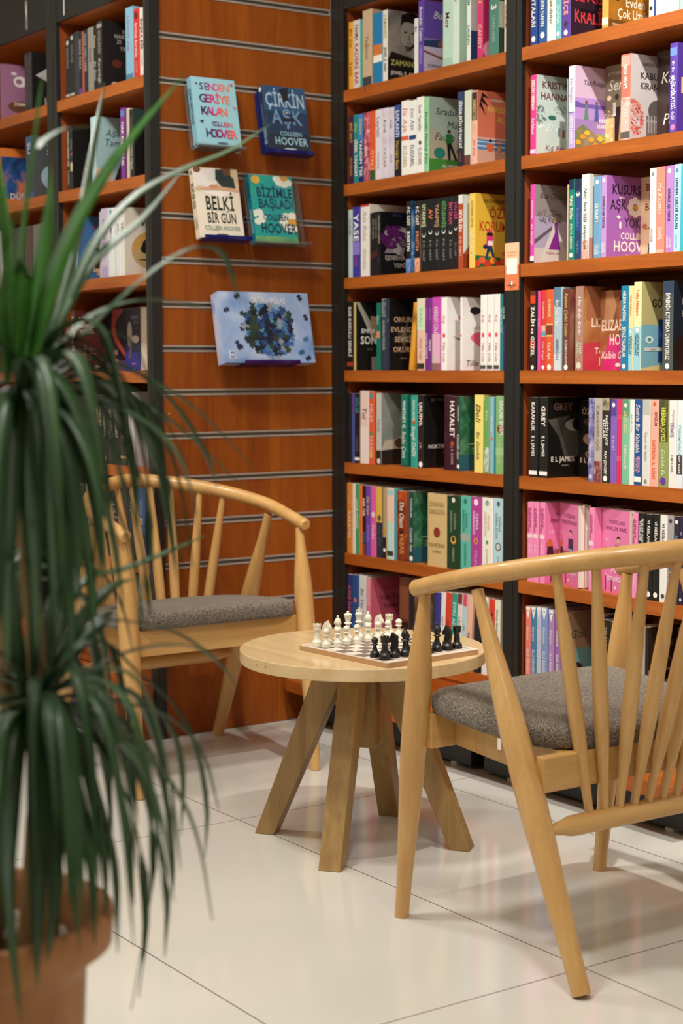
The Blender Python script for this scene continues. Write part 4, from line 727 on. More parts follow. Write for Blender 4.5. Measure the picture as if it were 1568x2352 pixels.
row('B', 2, 1180, 360, 4.041, 490, [
    (150, 190, 262, 'd643a4', 'magenta spined book with a woman in a purple gown', [T('PARANORMAL', 'f4c8e6', .2, .44, .4), T('Buz Öpücüğü', 'f8dcee', .5, .76, .5, 0, 's'), ('b', .0, .08, '23201f'), ('b', .03, .09, 'ece8e0')],
     [('r', 0, 0, 1, 1, 'b9a9b8'), ('r', 0, .55, 1, 1, '8f8380'), ('r', 0, 0, 1, .2, 'c4bcb6'), ('p', [(0, .2), (.3, .2), (.5, .6), (0, .6)], 'a99db4'), ('c', .4, .6, .34, .1, 110, .03, ['6a5e66', '7d7078', '564c54']), ('p', [(.1, 0), (.9, 0), (.58, .5), (.5, .5)], 'cfc8c0'), ('p', [(.0, .3), (.45, .48), (.45, .44), (0, .24)], '5e545a'),
      ('t', 'Buz Öpücüğü', .12, .83, .07, '5a4038', 1.2, 'L', 's'), ('p', [(.36, .18), (.66, .18), (.6, .42), (.56, .54), (.5, .54), (.52, .4)], '7e2a86'), ('e', .52, .56, .04, .04, 'c8a070'), ('t', 'YAZAR ADI', .3, .12, .03, 'a85a60', .7, 'L')]),
    (492, 506, 262, 'd8c898', 'thin cream paperback behind the magenta one', None, None, {'i': .01}),
    (508, 558, 215, '177d72', 'green paperback with white title and navy head', [('b', .86, 1, '1f2c4a'), ('v', .8, .87, '177d72'), T('Vahşi Türler', w_, .2, .5, .5), T('EMILY S. GIBBONS', 'd0e8dc', .55, .86, .35), ('o', .06, .3, w_)]),
    (562, 622, 213, '2c4a7c', 'navy paperback with a crescent figure', [('b', .82, 1, '202c48'), ('b', .0, .35, '24405e'), ('o', .82, .3, 'dcd2b8'), ('o', .84, .2, '2c4a7c'), T('Külkedisi', '5a7aaa', .36, .6, .4), T('YATU', '6a88b4', .75, .94, .35)]),
    (626, 696, 168, 'e4e2de', 'white paperback with flowing black handwriting', [T('Not: Seni hâlâ seviyorum', k_, .16, .88, .4, 0, 's'), ('b', .0, .22, '@60:c8887a,e8c8c0'), ('b', .72, .86, 'd6d6d4'), ('b', .46, .55, 'dcd0d2')], [('r', 0, 0, 1, 1, 'd8d2c8'), ('r', 0, 0, 1, .25, 'c48a7a')]),
    (738, 802, 188, '6d9cbe', 'steel blue paperback with white letters', [T('53 KASIM', w_, .33, .56, .42), T('COLLEEN', 'e6f0f6', .83, .96, .24, .15), T('HOOVER', 'e6f0f6', .84, .96, .28, -.18), ('o', .93, .22, w_)]),
    (806, 856, 178, 'bb92cc', 'lilac paperback with a daisy on its cover', [T('KUSURSUZ AŞK YOKTUR', '2c2440', .25, .64, .4), ('o', .94, .26, w_), T('COLLEEN', w_, .82, .94, .24, .18), T('HOOVER', w_, .82, .95, .26, -.18)],
     [('r', 0, 0, 1, 1, 'a565b4'), ('t', 'KUSURSUZ', .14, .78, .115, '241c30', 1.0, 'L'), ('t', 'AŞK', .1, .59, .115, '241c30', .4, 'L'), ('t', 'YOKTUR', .46, .38, .115, '241c30', .75, 'L'), ('t', 'COLLEEN', .36, .235, .075, w_, .66, 'L'), ('t', 'HOOVER', .18, .08, .125, w_, 1.0, 'L'), ('t', 'kitap', .5, .03, .02, 'f0e6f4', .3, 'L')] +
     [('e', .72 + .13 * math.cos(a * .785), .63 + .085 * math.sin(a * .785), .07, .042, 'eee6da') for a in range(8)] + [('e', .72, .63, .055, .032, 'd8a03a'), ('e', .38, .74, .07, .014, 'efe8e0'), ('e', .3, .5, .05, .02, 'efe8e0'), ('e', .34, .4, .03, .05, 'efe8e0'), ('e', .88, .84, .03, .045, 'efe8e0'), ('e', .78, .28, .03, .04, 'efe8e0')]),
    (1172, 1262, 205, 'e6c49c', 'tan cover with rust capitals standing face out', None,
     [('t', 'BİZİM', .14, .83, .085, '8a3a2a', .8, 'L'), ('t', 'BAŞKA', .22, .71, .085, '8a3a2a', .8, 'L'), ('t', 'BİZ', .12, .59, .085, '8a3a2a', .6, 'L'), ('t', 'BURADA', .3, .48, .08, '8a3a2a', .7, 'L'), ('t', 'HOOVER', .2, .06, .12, '2a4a5a', .8, 'L'), ('p', [(.1, .36), (.4, .4), (.45, .43), (.4, .36)], 'a86a4a'), ('e', .12, .4, .06, .03, 'c07a5a')], {'k': 'F', 'h': .2}),
    (1256, 1312, 112, 'e6e6e0', 'white paperback with pale pink letters', [T('BEN', 'ecc8cc', .2, .4, .4), T('HOOVER', '9a9a96', .7, .86, .35, -.1), ('o', .93, .22, '8a8a84')]),
    (1315, 1398, 100, 'df8a78', 'coral paperback with faint white title', [T('Ha Kalmak', 'f4dcc8', .18, .55, .5, 0, 's'), T('COLLEEN', 'f6e0d0', .7, .84, .24, .1), T('HOOVER', 'f6e0d0', .7, .86, .24, -.15), ('b', .0, .04, 'e8b0a0')], [('r', 0, 0, 1, 1, 'd8654a')]),
    (1404, 1472, 90, 'b583c6', 'lilac paperback with dark narrow lettering', [T('KUSURSUZ AŞK YOKTUR', '2c2440', .26, .64, .32), ('o', .94, .24, w_), T('COLLEEN', w_, .84, .95, .22, .18), T('HOOVER', w_, .82, .95, .24, -.18)]),
    (1478, 1540, 75, 'aed6e8', 'light blue paperback with navy capitals', [T('SENDEN GERİYE KALAN', '24406a', .15, .74, .38), ('o', .93, .22, '5a8aa8'), T('COLLEEN HOOVER', '7aa8c4', .8, .96, .22)]),
    (1544, 1568, 85, '37b3c4', 'turquoise paperback at the picture edge', None)])
row('B', 3, 1180, 630, 4.041, 760, [
    (148, 200, 155, '24201f', 'black and red paperback with ornate white title', [('b', .84, .94, 'd8452a'), ('b', .94, 1, '6a2a24'), T('ZALİM ve GÜZEL', w_, .2, .82, .55), ('b', .28, .38, 'a8382a'), ('o', .04, .25, w_)]),
    (216, 240, 155, 'd94a8a', 'slim pink paperback', [T('ÜÇ SÖZ', 'f0b8d4', .2, .6, .4)], None, {}),
    (250, 294, 150, 'cf3c34', 'red paperback with a small oval picture', [T('ELEANOR', 'f0c0a8', .14, .36, .36), ('b', .42, .56, 'd8b088'), ('b', .43, .49, '5aa0b0'), T('Çıtır Kızgın', 'f4d8c8', .62, .88, .4, 0, 's'), ('o', .04, .3, w_)]),
    (297, 362, 145, 'd35b32', 'orange red paperback with a framed picture', [T('ELEANOR', 'f4c8a8', .12, .34, .36), ('b', .42, .58, 'e0b478'), ('b', .44, .56, '7a3a2a'), T('Kaçak Aşık', 'f6dcc8', .65, .86, .45, 0, 's'), ('o', .04, .28, w_)]),
    (368, 438, 122, 'a9bcc6', 'pale blue paperback with a slate head', [('b', .76, 1, '5a7c96'), ('b', 0, .2, 'd0d4da'), T('Soğuk Yaz', w_, .14, .46, .5, 0, 's'), T('GWEN COLE', '5a5a70', .62, .88, .32)]),
    (450, 518, 140, '6a3830', 'brown paperback with gold script', [T('Kadınım Çünkü Yandım', 'e4c478', .05, .58, .4, 0, 's'), T('ELIZABETH HOYT', 'e0d0c0', .62, .92, .3), ('o', .04, .26, w_)], [('r', 0, 0, 1, 1, '@9:4a2420,8a4a3a,b88a70')], {'rib': 'd85a5a'}),
    (566, 640, 115, 'a87f70', 'rosy brown paperback showing a gilded romance cover', [T('Her Kalp Kırılır', w_, .12, .58, .38, .1, 's'), T('JULIA', 'd8e8d0', .66, .82, .26, .2), T('OZYOLU', 'c8e0b8', .66, .84, .26, -.2), ('o', .06, .3, 'd8d0c0')],
     [('r', 0, 0, 1, 1, '@7:5a2a1e,a8683a,d8a86a'), ('p', [(0, 0), (.9, 0), (.7, .36), (0, .32)], '@9:a82a3a,d84a5a'), ('p', [(.08, .6), (.34, .58), (.46, .86), (.36, 1), (.1, 1)], 'a86a48'), ('p', [(.5, .6), (.74, .62), (.84, .9), (.7, 1), (.54, .9)], 'c08458'), ('p', [(.5, .7), (.7, .62), (.85, .2), (.6, .2)], '@30:8a5a2a,d8a048,b83a4a'), ('t', 'LIZ', .2, .52, .1, 'f0dcc8', .4, 'L'), ('t', 'Tehlikeli', .3, .2, .07, 'f4e6d6', .6, 'L'), ('t', 'HOYT', .4, .06, .1, 'f4e6d6', .6, 'L')]),
    (800, 996, 120, '8a4a34', 'romance cover with a magenta gown standing face out', None,
     [('r', 0, 0, 1, 1, '@7:3a1a16,9a5a36,d8a070'), ('p', [(0, 0), (.95, 0), (.8, .4), (.25, .42)], '@9:b01a5a,e0458a'), ('p', [(.1, .6), (.3, .56), (.44, .8), (.34, 1), (.16, 1)], 'c8906a'), ('p', [(.5, .58), (.74, .6), (.8, .84), (.62, .98), (.5, .8)], 'a86c48'), ('p', [(.5, .86), (.62, 1), (.9, 1), (.86, .84), (.7, .9)], '2a1614'), ('p', [(.88, .7), (1, .66), (1, 1), (.92, .98)], 'd84a8a'), ('t', 'ELIZABETH', .04, .5, .13, 'f0d8c0', .92, 'L'), ('t', 'HOYT', .26, .32, .13, 'f0d8c0', .55, 'L'), ('t', 'Kalbin Gölgesi', .04, .15, .09, 'f6e8da', .9, 'L', 's'), ('e', .5, .07, .07, .025, w_)], {'k': 'F', 'h': .2}),
    (990, 1056, 110, '1c7ba0', 'bright blue paperback with white capitals', [T('HELENA HUNTING', w_, .06, .42, .42), T('BEYAZ YALANLAR', w_, .48, .84, .45), ('o', .05, .25, w_)]),
    (1060, 1104, 110, 'e0d49a', 'slim paperback, yellow above and pale blue below', [('b', 0, .5, '9acbd4'), T('Tallia Hibbert', 'd88a4a', .1, .36, .35), ('o', .46, .2, w_), T('GÖZÜNÜ AÇ', '22485a', .56, .84, .3, .15), T('DANI BROWN', '22485a', .56, .84, .26, -.2)]),
    (1108, 1180, 75, 'eee0a8', 'paperback in yellow and pale blue with a navy door', [('b', 0, .5, '9acbd4'), T('Tallia Hibbert', 'd86a3a', .08, .38, .35), ('o', .46, .2, w_), T('GÖZÜNÜ AÇ', '22485a', .58, .84, .26, .1), T('DANI BROWN', '22485a', .58, .82, .24, -.2)],
     [('r', 0, 0, 1, 1, 'c3b87c'), ('p', [(0, 0), (1, 0), (1, .42), (.35, .52), (0, .52)], '7db4c4'), ('p', [(0, 0), (1, 0), (1, .05), (.4, .06), (0, .02)], 'd8cc90'), ('t', 'Tallia', .48, .84, .045, 'c8552a', .5, 'L'), ('t', 'GÖZÜNÜ', .26, .72, .085, '2a2418', .75, 'L'), ('r', .42, .09, 1, .58, '2b4a86'), ('r', .52, .13, 1, .55, '1d3566'), ('e', .2, .35, .1, .04, 'e8f0ea'), ('e', .2, .35, .05, .02, '4a9aa8'), ('r', .08, .22, .52, .26, 'd8dcd0'), ('t', 'ROMAN', .3, .23, .018, '4a6a70', .3), ('e', .85, .3, .1, .1, 'b8a08a')]),
    (1376, 1476, 65, '4a5250', 'slate grey paperback with bold white spine lettering', [T('EVRENİN KIYISINDA DURUYORUZ', w_, .13, .88, .36), ('b', .86, 1, '2e4058'), ('o', .05, .2, w_)],
     [('r', 0, 0, 1, 1, '@6:14161c,26303e'), ('e', .3, .2, .3, .2, '2a1e1a'), ('t', 'EVRENİN', .2, .74, .07, '8a8a84', .8, 'L'), ('t', 'KIYI', .2, .6, .07, '8a8a84', .8, 'L')])])
row('B', 4, 1180, 880, 4.041, 1010, [
    (138, 218, 132, '1c1b1b', 'black paperback with white capitals at the left end', [T('KARANLIK', w_, .06, .42, .36), T('E L JAMES', w_, .48, .74, .3), ('b', .03, .08, w_)]),
    (232, 312, 132, '1a1a1a', 'black paperback showing an eye on its cover', [T('GREY', w_, .09, .38, .42), T('E L JAMES', w_, .48, .74, .3), ('b', .03, .08, w_)],
     [('r', 0, 0, 1, 1, '141312'), ('p', [(0, .72), (1, .82), (1, .3), (.45, .22), (.3, .5)], '@5:1c1b19,4a4741,6a665e'), ('e', .7, .66, .26, .085, '8f8a80'), ('e', .76, .66, .13, .08, '20211f'), ('e', .78, .67, .05, .03, '0c0c0c'), ('p', [(.36, .66), (.6, .78), (1, .78), (1, .74), (.6, .73)], '1a1918'), ('t', 'GREY', .14, .84, .085, '8f7468', .85, 'L'), ('t', 'E L JAMES', .08, .2, .06, 'e8dccc', 1.0, 'L'), ('t', 'ROMAN', .36, .14, .02, 'a89888', .4, 'L')]),
    (596, 690, 140, '171513', 'black cover with beige shapes, face out', None,
     [('t', 'ÖZGÜR', .1, .82, .075, 'c8b49a', .8, 'L'), ('e', .34, .72, .2, .05, '5a4434'), ('e', .36, .5, .22, .08, '8a6c52'), ('e', .36, .3, .16, .06, '7a5c46'), ('t', 'E L JAMES', .06, .19, .06, 'e8dccc', .9, 'L')], {'k': 'F', 'h': .2}),
    (688, 738, 140, '@40:3a3a66,7a7ab0,c8b8c8', 'lilac patterned paperback', [T('SOYAD', 'b8b8d8', .06, .3, .45), T('Gökyüzü', 'e0e0f0', .4, .9, .5, 0, 's'), ('o', .06, .3, 'c8d0e0')]),
    (742, 812, 142, 'b7aaa0', 'beige grey paperback with pale letters', [T('KUMANDANIN AŞIĞI', '8f8278', .08, .62, .4), ('b', .0, .25, '@60:3a4a5a,8a3a3a,c8b8a8')]),
    (814, 886, 142, '2a2926', 'black paperback with a floral head', [('b', .86, 1, '@60:3a4a3a,c8b898'), T("PARİS'İN KAYIP", w_, .2, .56, .3, .14), T('KIZLARI', w_, .24, .48, .3, -.2), T('PAM JENOFF', w_, .62, .9, .3), ('o', .05, .26, w_)]),
    (892, 952, 148, '8360b4', 'plain purple paperback', [('b', .8, 1, '5a4290'), T('KALBİ', 'c8b0e0', .3, .75, .36), ('o', .93, .24, 'e8e0f0')]),
    (954, 976, 150, 'd43462', 'left one of two thin crimson paperbacks', [T('YAZ', 'f0a070', .12, .3, .4), T('SELİN', 'f0b8c4', .6, .8, .4)]),
    (978, 998, 150, 'd43462', 'right one of two thin crimson paperbacks', [T('YAZ', 'f0a070', .12, .3, .4), T('SELİN', 'f0b8c4', .6, .8, .4)]),
    (1000, 1066, 150, '79bd97', 'mint green paperback with white script', [('b', .8, 1, '5a9a74'), ('o', .93, .2, w_), T('UZUN GECE', 'e8dca0', .14, .4, .36), T('SÜRGÜN KALBİM', w_, .54, .84, .36)]),
    (1070, 1112, 152, 'e3e6e0', 'slim white paperback', [T('Aşk Bir Yer', 'a8a8a4', .14, .4, .4, 0, 's')]),
    (1114, 1184, 152, '244f92', 'royal blue paperback with white script', [T('Seninle Bir Yalnızlık', w_, .05, .62, .5, 0, 's'), T('JESSICA', 'e8a8b8', .66, .86, .3, .15), T('JOYCE', 'e8a8b8', .68, .84, .3, -.2), ('b', .04, .1, w_)]),
    (1188, 1260, 152, 'd9d8d0', 'pale grey paperback with grey script', [('b', .82, 1, 'b8bab0'), T('Yarım bir bulut', '8a8a86', .3, .78, .3, 0, 's'), ('o', .05, .2, '8a8a80')]),
    (1264, 1338, 154, 'efab98', 'salmon pink paperback with orange capitals', [('o', .95, .18, 'c8603a'), T('SEVGİLİM', '6a4038', .14, .3, .3, .2), T('SAFFRON A. KENT', 'e0704a', .46, .92, .4, -.05)]),
    (1342, 1430, 158, '8d9a5a', 'olive paperback with bright yellow letters', [('b', .52, 1, '@50:2a2c1c,6a6a44'), T('BRENDA JOYCE', 'e6e64a', .08, .48, .42), T('Çöldeki Ev', 'e6eac8', .56, .86, .36, 0, 's'), ('o', .07, .3, '6a3a9a')]),
    (1434, 1504, 160, 'e6e3de', 'white paperback with purple capitals', [T('Hayatına', 'a89aa4', .1, .3, .32, .15, 's'), T('DÖNÜŞ', '8a6aa8', .26, .42, .42, -.05), T('KIM KARR', '9a9a98', .62, .82, .3)]),
    (1508, 1568, 160, 'dde6e8', 'white paperback with pale turquoise capitals', [T('PARAMPARÇA', '8ac8d4', .28, .62, .38), ('b', .16, .38, '4a4048'), T('KIM KARR', w_, .62, .84, .3)])])
PK = 'ee8cba'
pk = [T('VI KEELAND', 'b0447c', .07, .32, .3, .12), T('PENELOPE WARD', 'b0447c', .07, .38, .3, -.18), ('b', .55, .6, 'f4d4d8'), T('Artık', 'fbe4ee', .5, .66, .4, 0, 's'), T('Yapma', 'fbe4ee', .66, .9, .4, 0, 's')]
pc = [('r', 0, 0, 1, 1, 'ea82b4'), ('t', 'VI KEELAND', .26, .83, .045, '7a2c52', .6, 'L'), ('t', 'PENELOPE WARD', .14, .75, .045, '7a2c52', .8, 'L'), ('t', 'AŞK', .1, .62, .035, 'f8c8dc', .3, 'L'), ('r', .0, 0, 1, .32, 'e478ac'),
      ('e', .62, .655, .07, .035, '3a2420'), ('e', .62, .635, .06, .03, 'e0b090'), ('p', [(.5, .45), (.74, .45), (.76, .58), (.5, .58)], '24304a'), ('p', [(.54, .36), (.7, .36), (.7, .46), (.54, .46)], '7ab0c4'), ('e', .12, .48, .08, .07, 'd8703a'), ('p', [(.04, .3), (.24, .3), (.2, .46), (.06, .46)], '4a2434'), ('r', .24, .34, .96, .42, 'a85a4a'),
      ('t', 'Artık', .34, .25, .1, 'fbeef2', .5, 'L', 's'), ('t', 'Yapmayacağım', .1, .15, .08, 'fbeef2', .85, 'L', 's'), ('r', .14, .02, .17, .2, '6a2a3a'), ('r', .36, .02, .39, .16, '6a2a3a'), ('e', .52, .07, .04, .02, 'f8d8e4')]
row('B', 5, 1180, 1130, 4.041, 1250, [
    (122, 172, 90, PK, 'leftmost pink paperback of the pink set', pk, None, {}),
    (176, 222, 93, PK, 'second pink paperback of the pink set', pk),
    (236, 286, 97, PK, 'third pink paperback, showing the shaded edge of its cover', pk, pc),
    (392, 556, 110, 'ea86b6', 'pink cover with a man in navy, left one of two', None, pc, {'k': 'S', 'rot': 22, 'desc2': 'pink paperback behind the left facing copy'}),
    (692, 738, 145, PK, 'pink paperback between the two facing out pink covers', pk),
    (748, 982, 155, 'ea86b6', 'pink cover with a man in navy, right one of two', None, pc, {'k': 'S', 'rot': 13, 'w': .128, 'desc2': 'pink paperback behind the right facing copy'}),
    (1086, 1144, 190, PK, 'last pink paperback, left of the black spines', pk),
    (1150, 1212, 195, '1d1c1d', 'black paperback with the two line white title', [T('PENELOPE WARD', w_, .06, .34, .28, .14), T('VI KEELAND', w_, .09, .32, .28, -.18), ('o', .07, .3, w_)]),
    (1216, 1282, 205, '1a1a1b', 'black paperback in the middle of three black spines', [T('VI KEELAND', w_, .07, .36, .36), ('o', .07, .3, w_)]),
    (1286, 1348, 208, '1b1b1b', 'black paperback left of the white one', [T('VI KEELAND', w_, .08, .38, .36), ('o', .07, .3, w_)]),
    (1352, 1418, 212, 'e8e6e0', 'white paperback with black capitals right of the black spines', [T('VI KEELAND', '3a3a3a', .1, .4, .34), ('o', .07, .25, '4a4a48')]),
    (1422, 1478, 220, 'a39c9f', 'grey paperback with dark letters', [('o', .94, .26, '3a3838'), T('ÖZEL MATAM', '2f2d30', .5, .86, .4), ('b', .66, .7, 'c0705a')]),
    (1482, 1530, 228, '2c2b36', 'dark navy paperback with a turquoise word', [('o', .94, .28, w_), T('REF', '5ab8d0', .2, .3, .4), T('YAZAR', 'c8c8c8', .55, .9, .35)]),
    (1533, 1568, 232, '2b2440', 'violet black paperback at the picture edge', [T('KI', 'b8a8d8', .08, .3, .4), ('o', .06, .3, 'c8d8e8')])])
def elle(c): return [('v', .84, .995, 'eef0ea'), ('o', .95, .13, c), T('Kampüs', w_, .2, .48, .4, 0, 's'), T('ELLE KENNEDY', 'dfe8ea', .54, .86, .4)]
row('B', 6, 1180, 1370, 4.041, 1480, [
    (106, 152, 90, 'e07a70', 'coral paperback with a white triangle at its head', elle('e07a70')),
    (156, 204, 92, '3f7fa4', 'blue paperback with a white triangle at its head', elle('3f7fa4')),
    (208, 246, 96, 'b8bcd0', 'pale lavender paperback with a white triangle at its head', elle('b8bcd0')),
    (250, 306, 100, '7a96c8', 'periwinkle paperback with a white triangle at its head', elle('7a96c8')),
    (318, 366, 120, 'a884b8', 'mauve paperback with a white triangle at its head', elle('a884b8')),
    (378, 430, 130, '9a6ab0', 'purple paperback with a white triangle at its head', elle('9a6ab0')),
    (434, 486, 148, '2f9a90', 'teal paperback with a white triangle, beside a tan cover', elle('2f9a90'),
     [('r', 0, 0, 1, 1, 'a98468'), ('r', 0, .1, 1, .55, '7aa09a'), ('t', 'Gizli', .08, .68, .1, '1d4a38', .9, 'L', 's'), ('e', .25, .25, .14, .13, '3a241c'), ('r', .1, .0, .4, .2, '5a2e26')], {'w': .15}),
    (700, 735, 150, '244a6a', 'teal and navy book leaning to the right', [('b', .5, 1, '243a5e'), T('MUSTA', 'd8703a', .6, .8, .4)],
     [('r', 0, 0, 1, 1, '1f5568'), ('r', 0, .7, 1, 1, '24375c'), ('t', 'MUSTAFA', .1, .2, .09, 'e0703a', .9, 'L'), ('t', 'Aşk', .2, .4, .12, 'e8e6de', .6, 'L', 's'), ('p', [(.2, .8), (.5, .7), (.3, .66)], 'e8c0a0')], {'lean': 9}),
    (820, 880, 215, '211d1b', 'black paperback with beige capitals', [T('YALANIN YEMİNİ', 'b8a890', .08, .58, .4), T('WINTER', '5a3a30', .64, .9, .36)]),
    (884, 920, 230, '3a2a22', 'dark brown paperback behind the chair spindle', None),
    (1120, 1165, 275, 'd8452e', 'orange red paperback with white script', [T('Veda Bile Etmeden', w_, .06, .6, .4, 0, 's'), T('CLAIRE', w_, .74, .92, .36)]),
    (1170, 1212, 280, 'a8a29a', 'grey paperback right of the orange red one', None),
    (1216, 1246, 285, '241c18', 'dark book with two men on its brown cover', None,
     [('r', 0, 0, 1, 1, '3a2a20'), ('r', 0, 0, 1, .5, 'a08a72'), ('t', 'REN KINGSLEY', .2, .76, .06, '8a7660', .9, 'L'), ('t', 'DİK NİKOLA', .16, .6, .09, '9a8468', 1.0, 'L'), ('e', .4, .42, .08, .06, '1f1814'), ('p', [(.26, 0), (.62, 0), (.6, .3), (.44, .36), (.3, .3)], '1c1a18'), ('p', [(.5, .26), (.9, .2), (.9, .14), (.5, .2)], '22262c'), ('e', .9, .4, .08, .06, '241a16')], {'w': .17, 'fc': '3a2a20'}),
    (1520, 1560, 290, '4a3a32', 'brown book at the right picture edge', None)])
# ---- bookcase left of the slatted panel
row('L', 0, 0, 0, 4.355, 150, [
    (655, 700, 390, '1b1b1e', 'black paperback with a white dot at the left end', [('o', .92, .24, 'c8c4bc'), T('DELIDUMAN', '8a8680', .16, .5, .4), ('b', .03, .07, 'b8b4ac')]),
    (703, 742, 348, '1e1c20', 'black paperback with a higher white dot', [('o', .94, .26, 'c8c4bc'), T('GÖLGE', '8a8680', .16, .46, .4), ('b', .03, .07, 'b8b4ac')]),
    (745, 786, 325, '2f363c', 'charcoal grey plain book', None),
    (789, 819, 322, '201a2a', 'black violet paperback with slim white capitals', [T('SESSİZ İMZA', 'a8a4a0', .06, .66, .5), ('b', 0, .1, '6a3a9a')]),
    (821, 838, 318, 'a85a2c', 'very thin copper coloured paperback', None),
    (840, 876, 302, '241f36', 'dark indigo paperback with pale capitals', [T('YILDIZ TOZU YAZISI', 'b0aab0', .06, .66, .5)]),
    (879, 932, 285, '8d8a80', 'grey beige book among dark ones', [T('Sessiz', '5a5850', .3, .55, .3), ('o', .48, .1, '8a4a3a')]),
    (936, 968, 262, '1f1d22', 'black paperback with white script', [T('Kayıp', 'c8b8a8', .1, .4, .5), T('Bir Şehir', 'd8d4cc', .5, .9, .5, 0, 's')]),
    (971, 1022, 218, '2c2826', 'thick black book showing white scattered capitals', [('b', .9, .96, '9a968e'), T('DÜŞLERİN', '9a968e', .14, .48, .4), T('Karanlığı', 'd8d4cc', .5, .95, .4, 0, 's')],
     [('r', 0, 0, 1, 1, '1e1b1a'), ('t', 'BU', .5, .84, .05, '9a948a', .3, 'L'), ('t', 'NAKİL', .3, .76, .055, '9a948a', .7, 'L'), ('t', 'ZI', .36, .68, .055, '9a948a', .4, 'L'), ('t', 'YK', .44, .58, .055, '9a948a', .4, 'L'), ('t', 'III', .6, .5, .05, '8a847a', .4, 'L'), ('e', .36, .38, .12, .06, '5a2a1e'), ('e', .66, .36, .1, .07, '4a241a'), ('e', .3, .08, .08, .03, 'b0a490')]),
    (1258, 1334, 85, '7fb2cc', 'glossy sky blue book with red script', [T('Limonlu kek', 'b85a6a', .1, .6, .3, -.1, 's'), ('b', 0, .08, '4a7a98')], None, {'rough': .1}),
    (1337, 1396, 95, 'c8332c', 'red book with white handwriting', [('o', .9, .3, '5a2a20'), T('kırmızı kurdele', 'f0dcd0', .2, .7, .45, 0, 's'), T('YAZAR', 'd88a78', .76, .94, .3)]),
    (1400, 1440, 80, 'dcd6cc', 'white paperback against the right post', [T('BAŞKA BİR', '2a2624', .16, .62, .5), T('YAZAR', 'a89a90', .66, .85, .3)])])
row('L', 1, 0, 200, 4.355, 330, [
    (668, 697, 408, '1d1b1d', 'slim black paperback with white letters', [T('DOLUNAY GÜNLERİ YAZI', 'd8d4cc', .06, .62, .5), T('YAZAR', 'b0aca4', .66, .94, .45)]),
    (699, 724, 410, '1f2423', 'slim black paperback showing a dark cover with gold word', [('b', .3, .44, 'c8b890'), ('b', .55, .6, '8a4a5a'), T('OYUN', 'a8a49c', .14, .4, .4)],
     [('r', 0, 0, 1, 1, '141315'), ('p', [(.3, .6), (.7, .5), (.72, .49), (.3, .58)], '4a2420'), ('t', 'Tan', .32, .22, .13, 'a8843a', .7, 'L')]),
    (904, 956, 305, 'b9d6da', 'pale blue book with a sky and a man in black', [T('Aşk Sona', '7aa0a8', .3, .8, .35, 0, 's')],
     [('r', 0, 0, 1, 1, '@6:7fa9ae,a8c4c2'), ('r', 0, 0, 1, .1, 'c8a48e'), ('p', [(0, .0), (.4, .12), (.4, .2), (0, .26)], 'd0b8a4'), ('t', 'Aşk S', .24, .72, .1, '2a3034', .8, 'L', 's'), ('t', 'Tamı', .2, .58, .1, '2a3034', .85, 'L', 's'), ('p', [(.42, .02), (.96, .06), (.98, .3), (.74, .4), (.6, .34)], '201f22'), ('p', [(.5, .2), (.62, .4), (.56, .42), (.44, .26)], '8aa09a'), ('e', .78, .2, .04, .02, '6a9ac0')]),
    (1206, 1248, 213, '7a2a8a', 'purple paperback with bold white capitals', [T('HAK KIZ HAZAL', w_, .2, .82, .55), ('b', .88, .97, '5a7ac0')]),
    (1251, 1262, 215, '4a2238', 'very thin wine coloured paperback', None),
    (1265, 1292, 215, 'c4b8a4', 'thin beige paperback left of the black one', None),
    (1295, 1344, 225, '1f1e20', 'black paperback showing white handwriting', [T('GÖKSEL', '5a5a58', .1, .3, .35), T('Yürüten Hayat', 'd8d4cc', .45, .88, .4, 0, 's')],
     [('r', 0, 0, 1, 1, '131315'), ('r', 0, .75, 1, 1, '2a4038'), ('t', 'Mü', .4, .36, .14, 'e0dcd4', .8, 'L', 's')])])
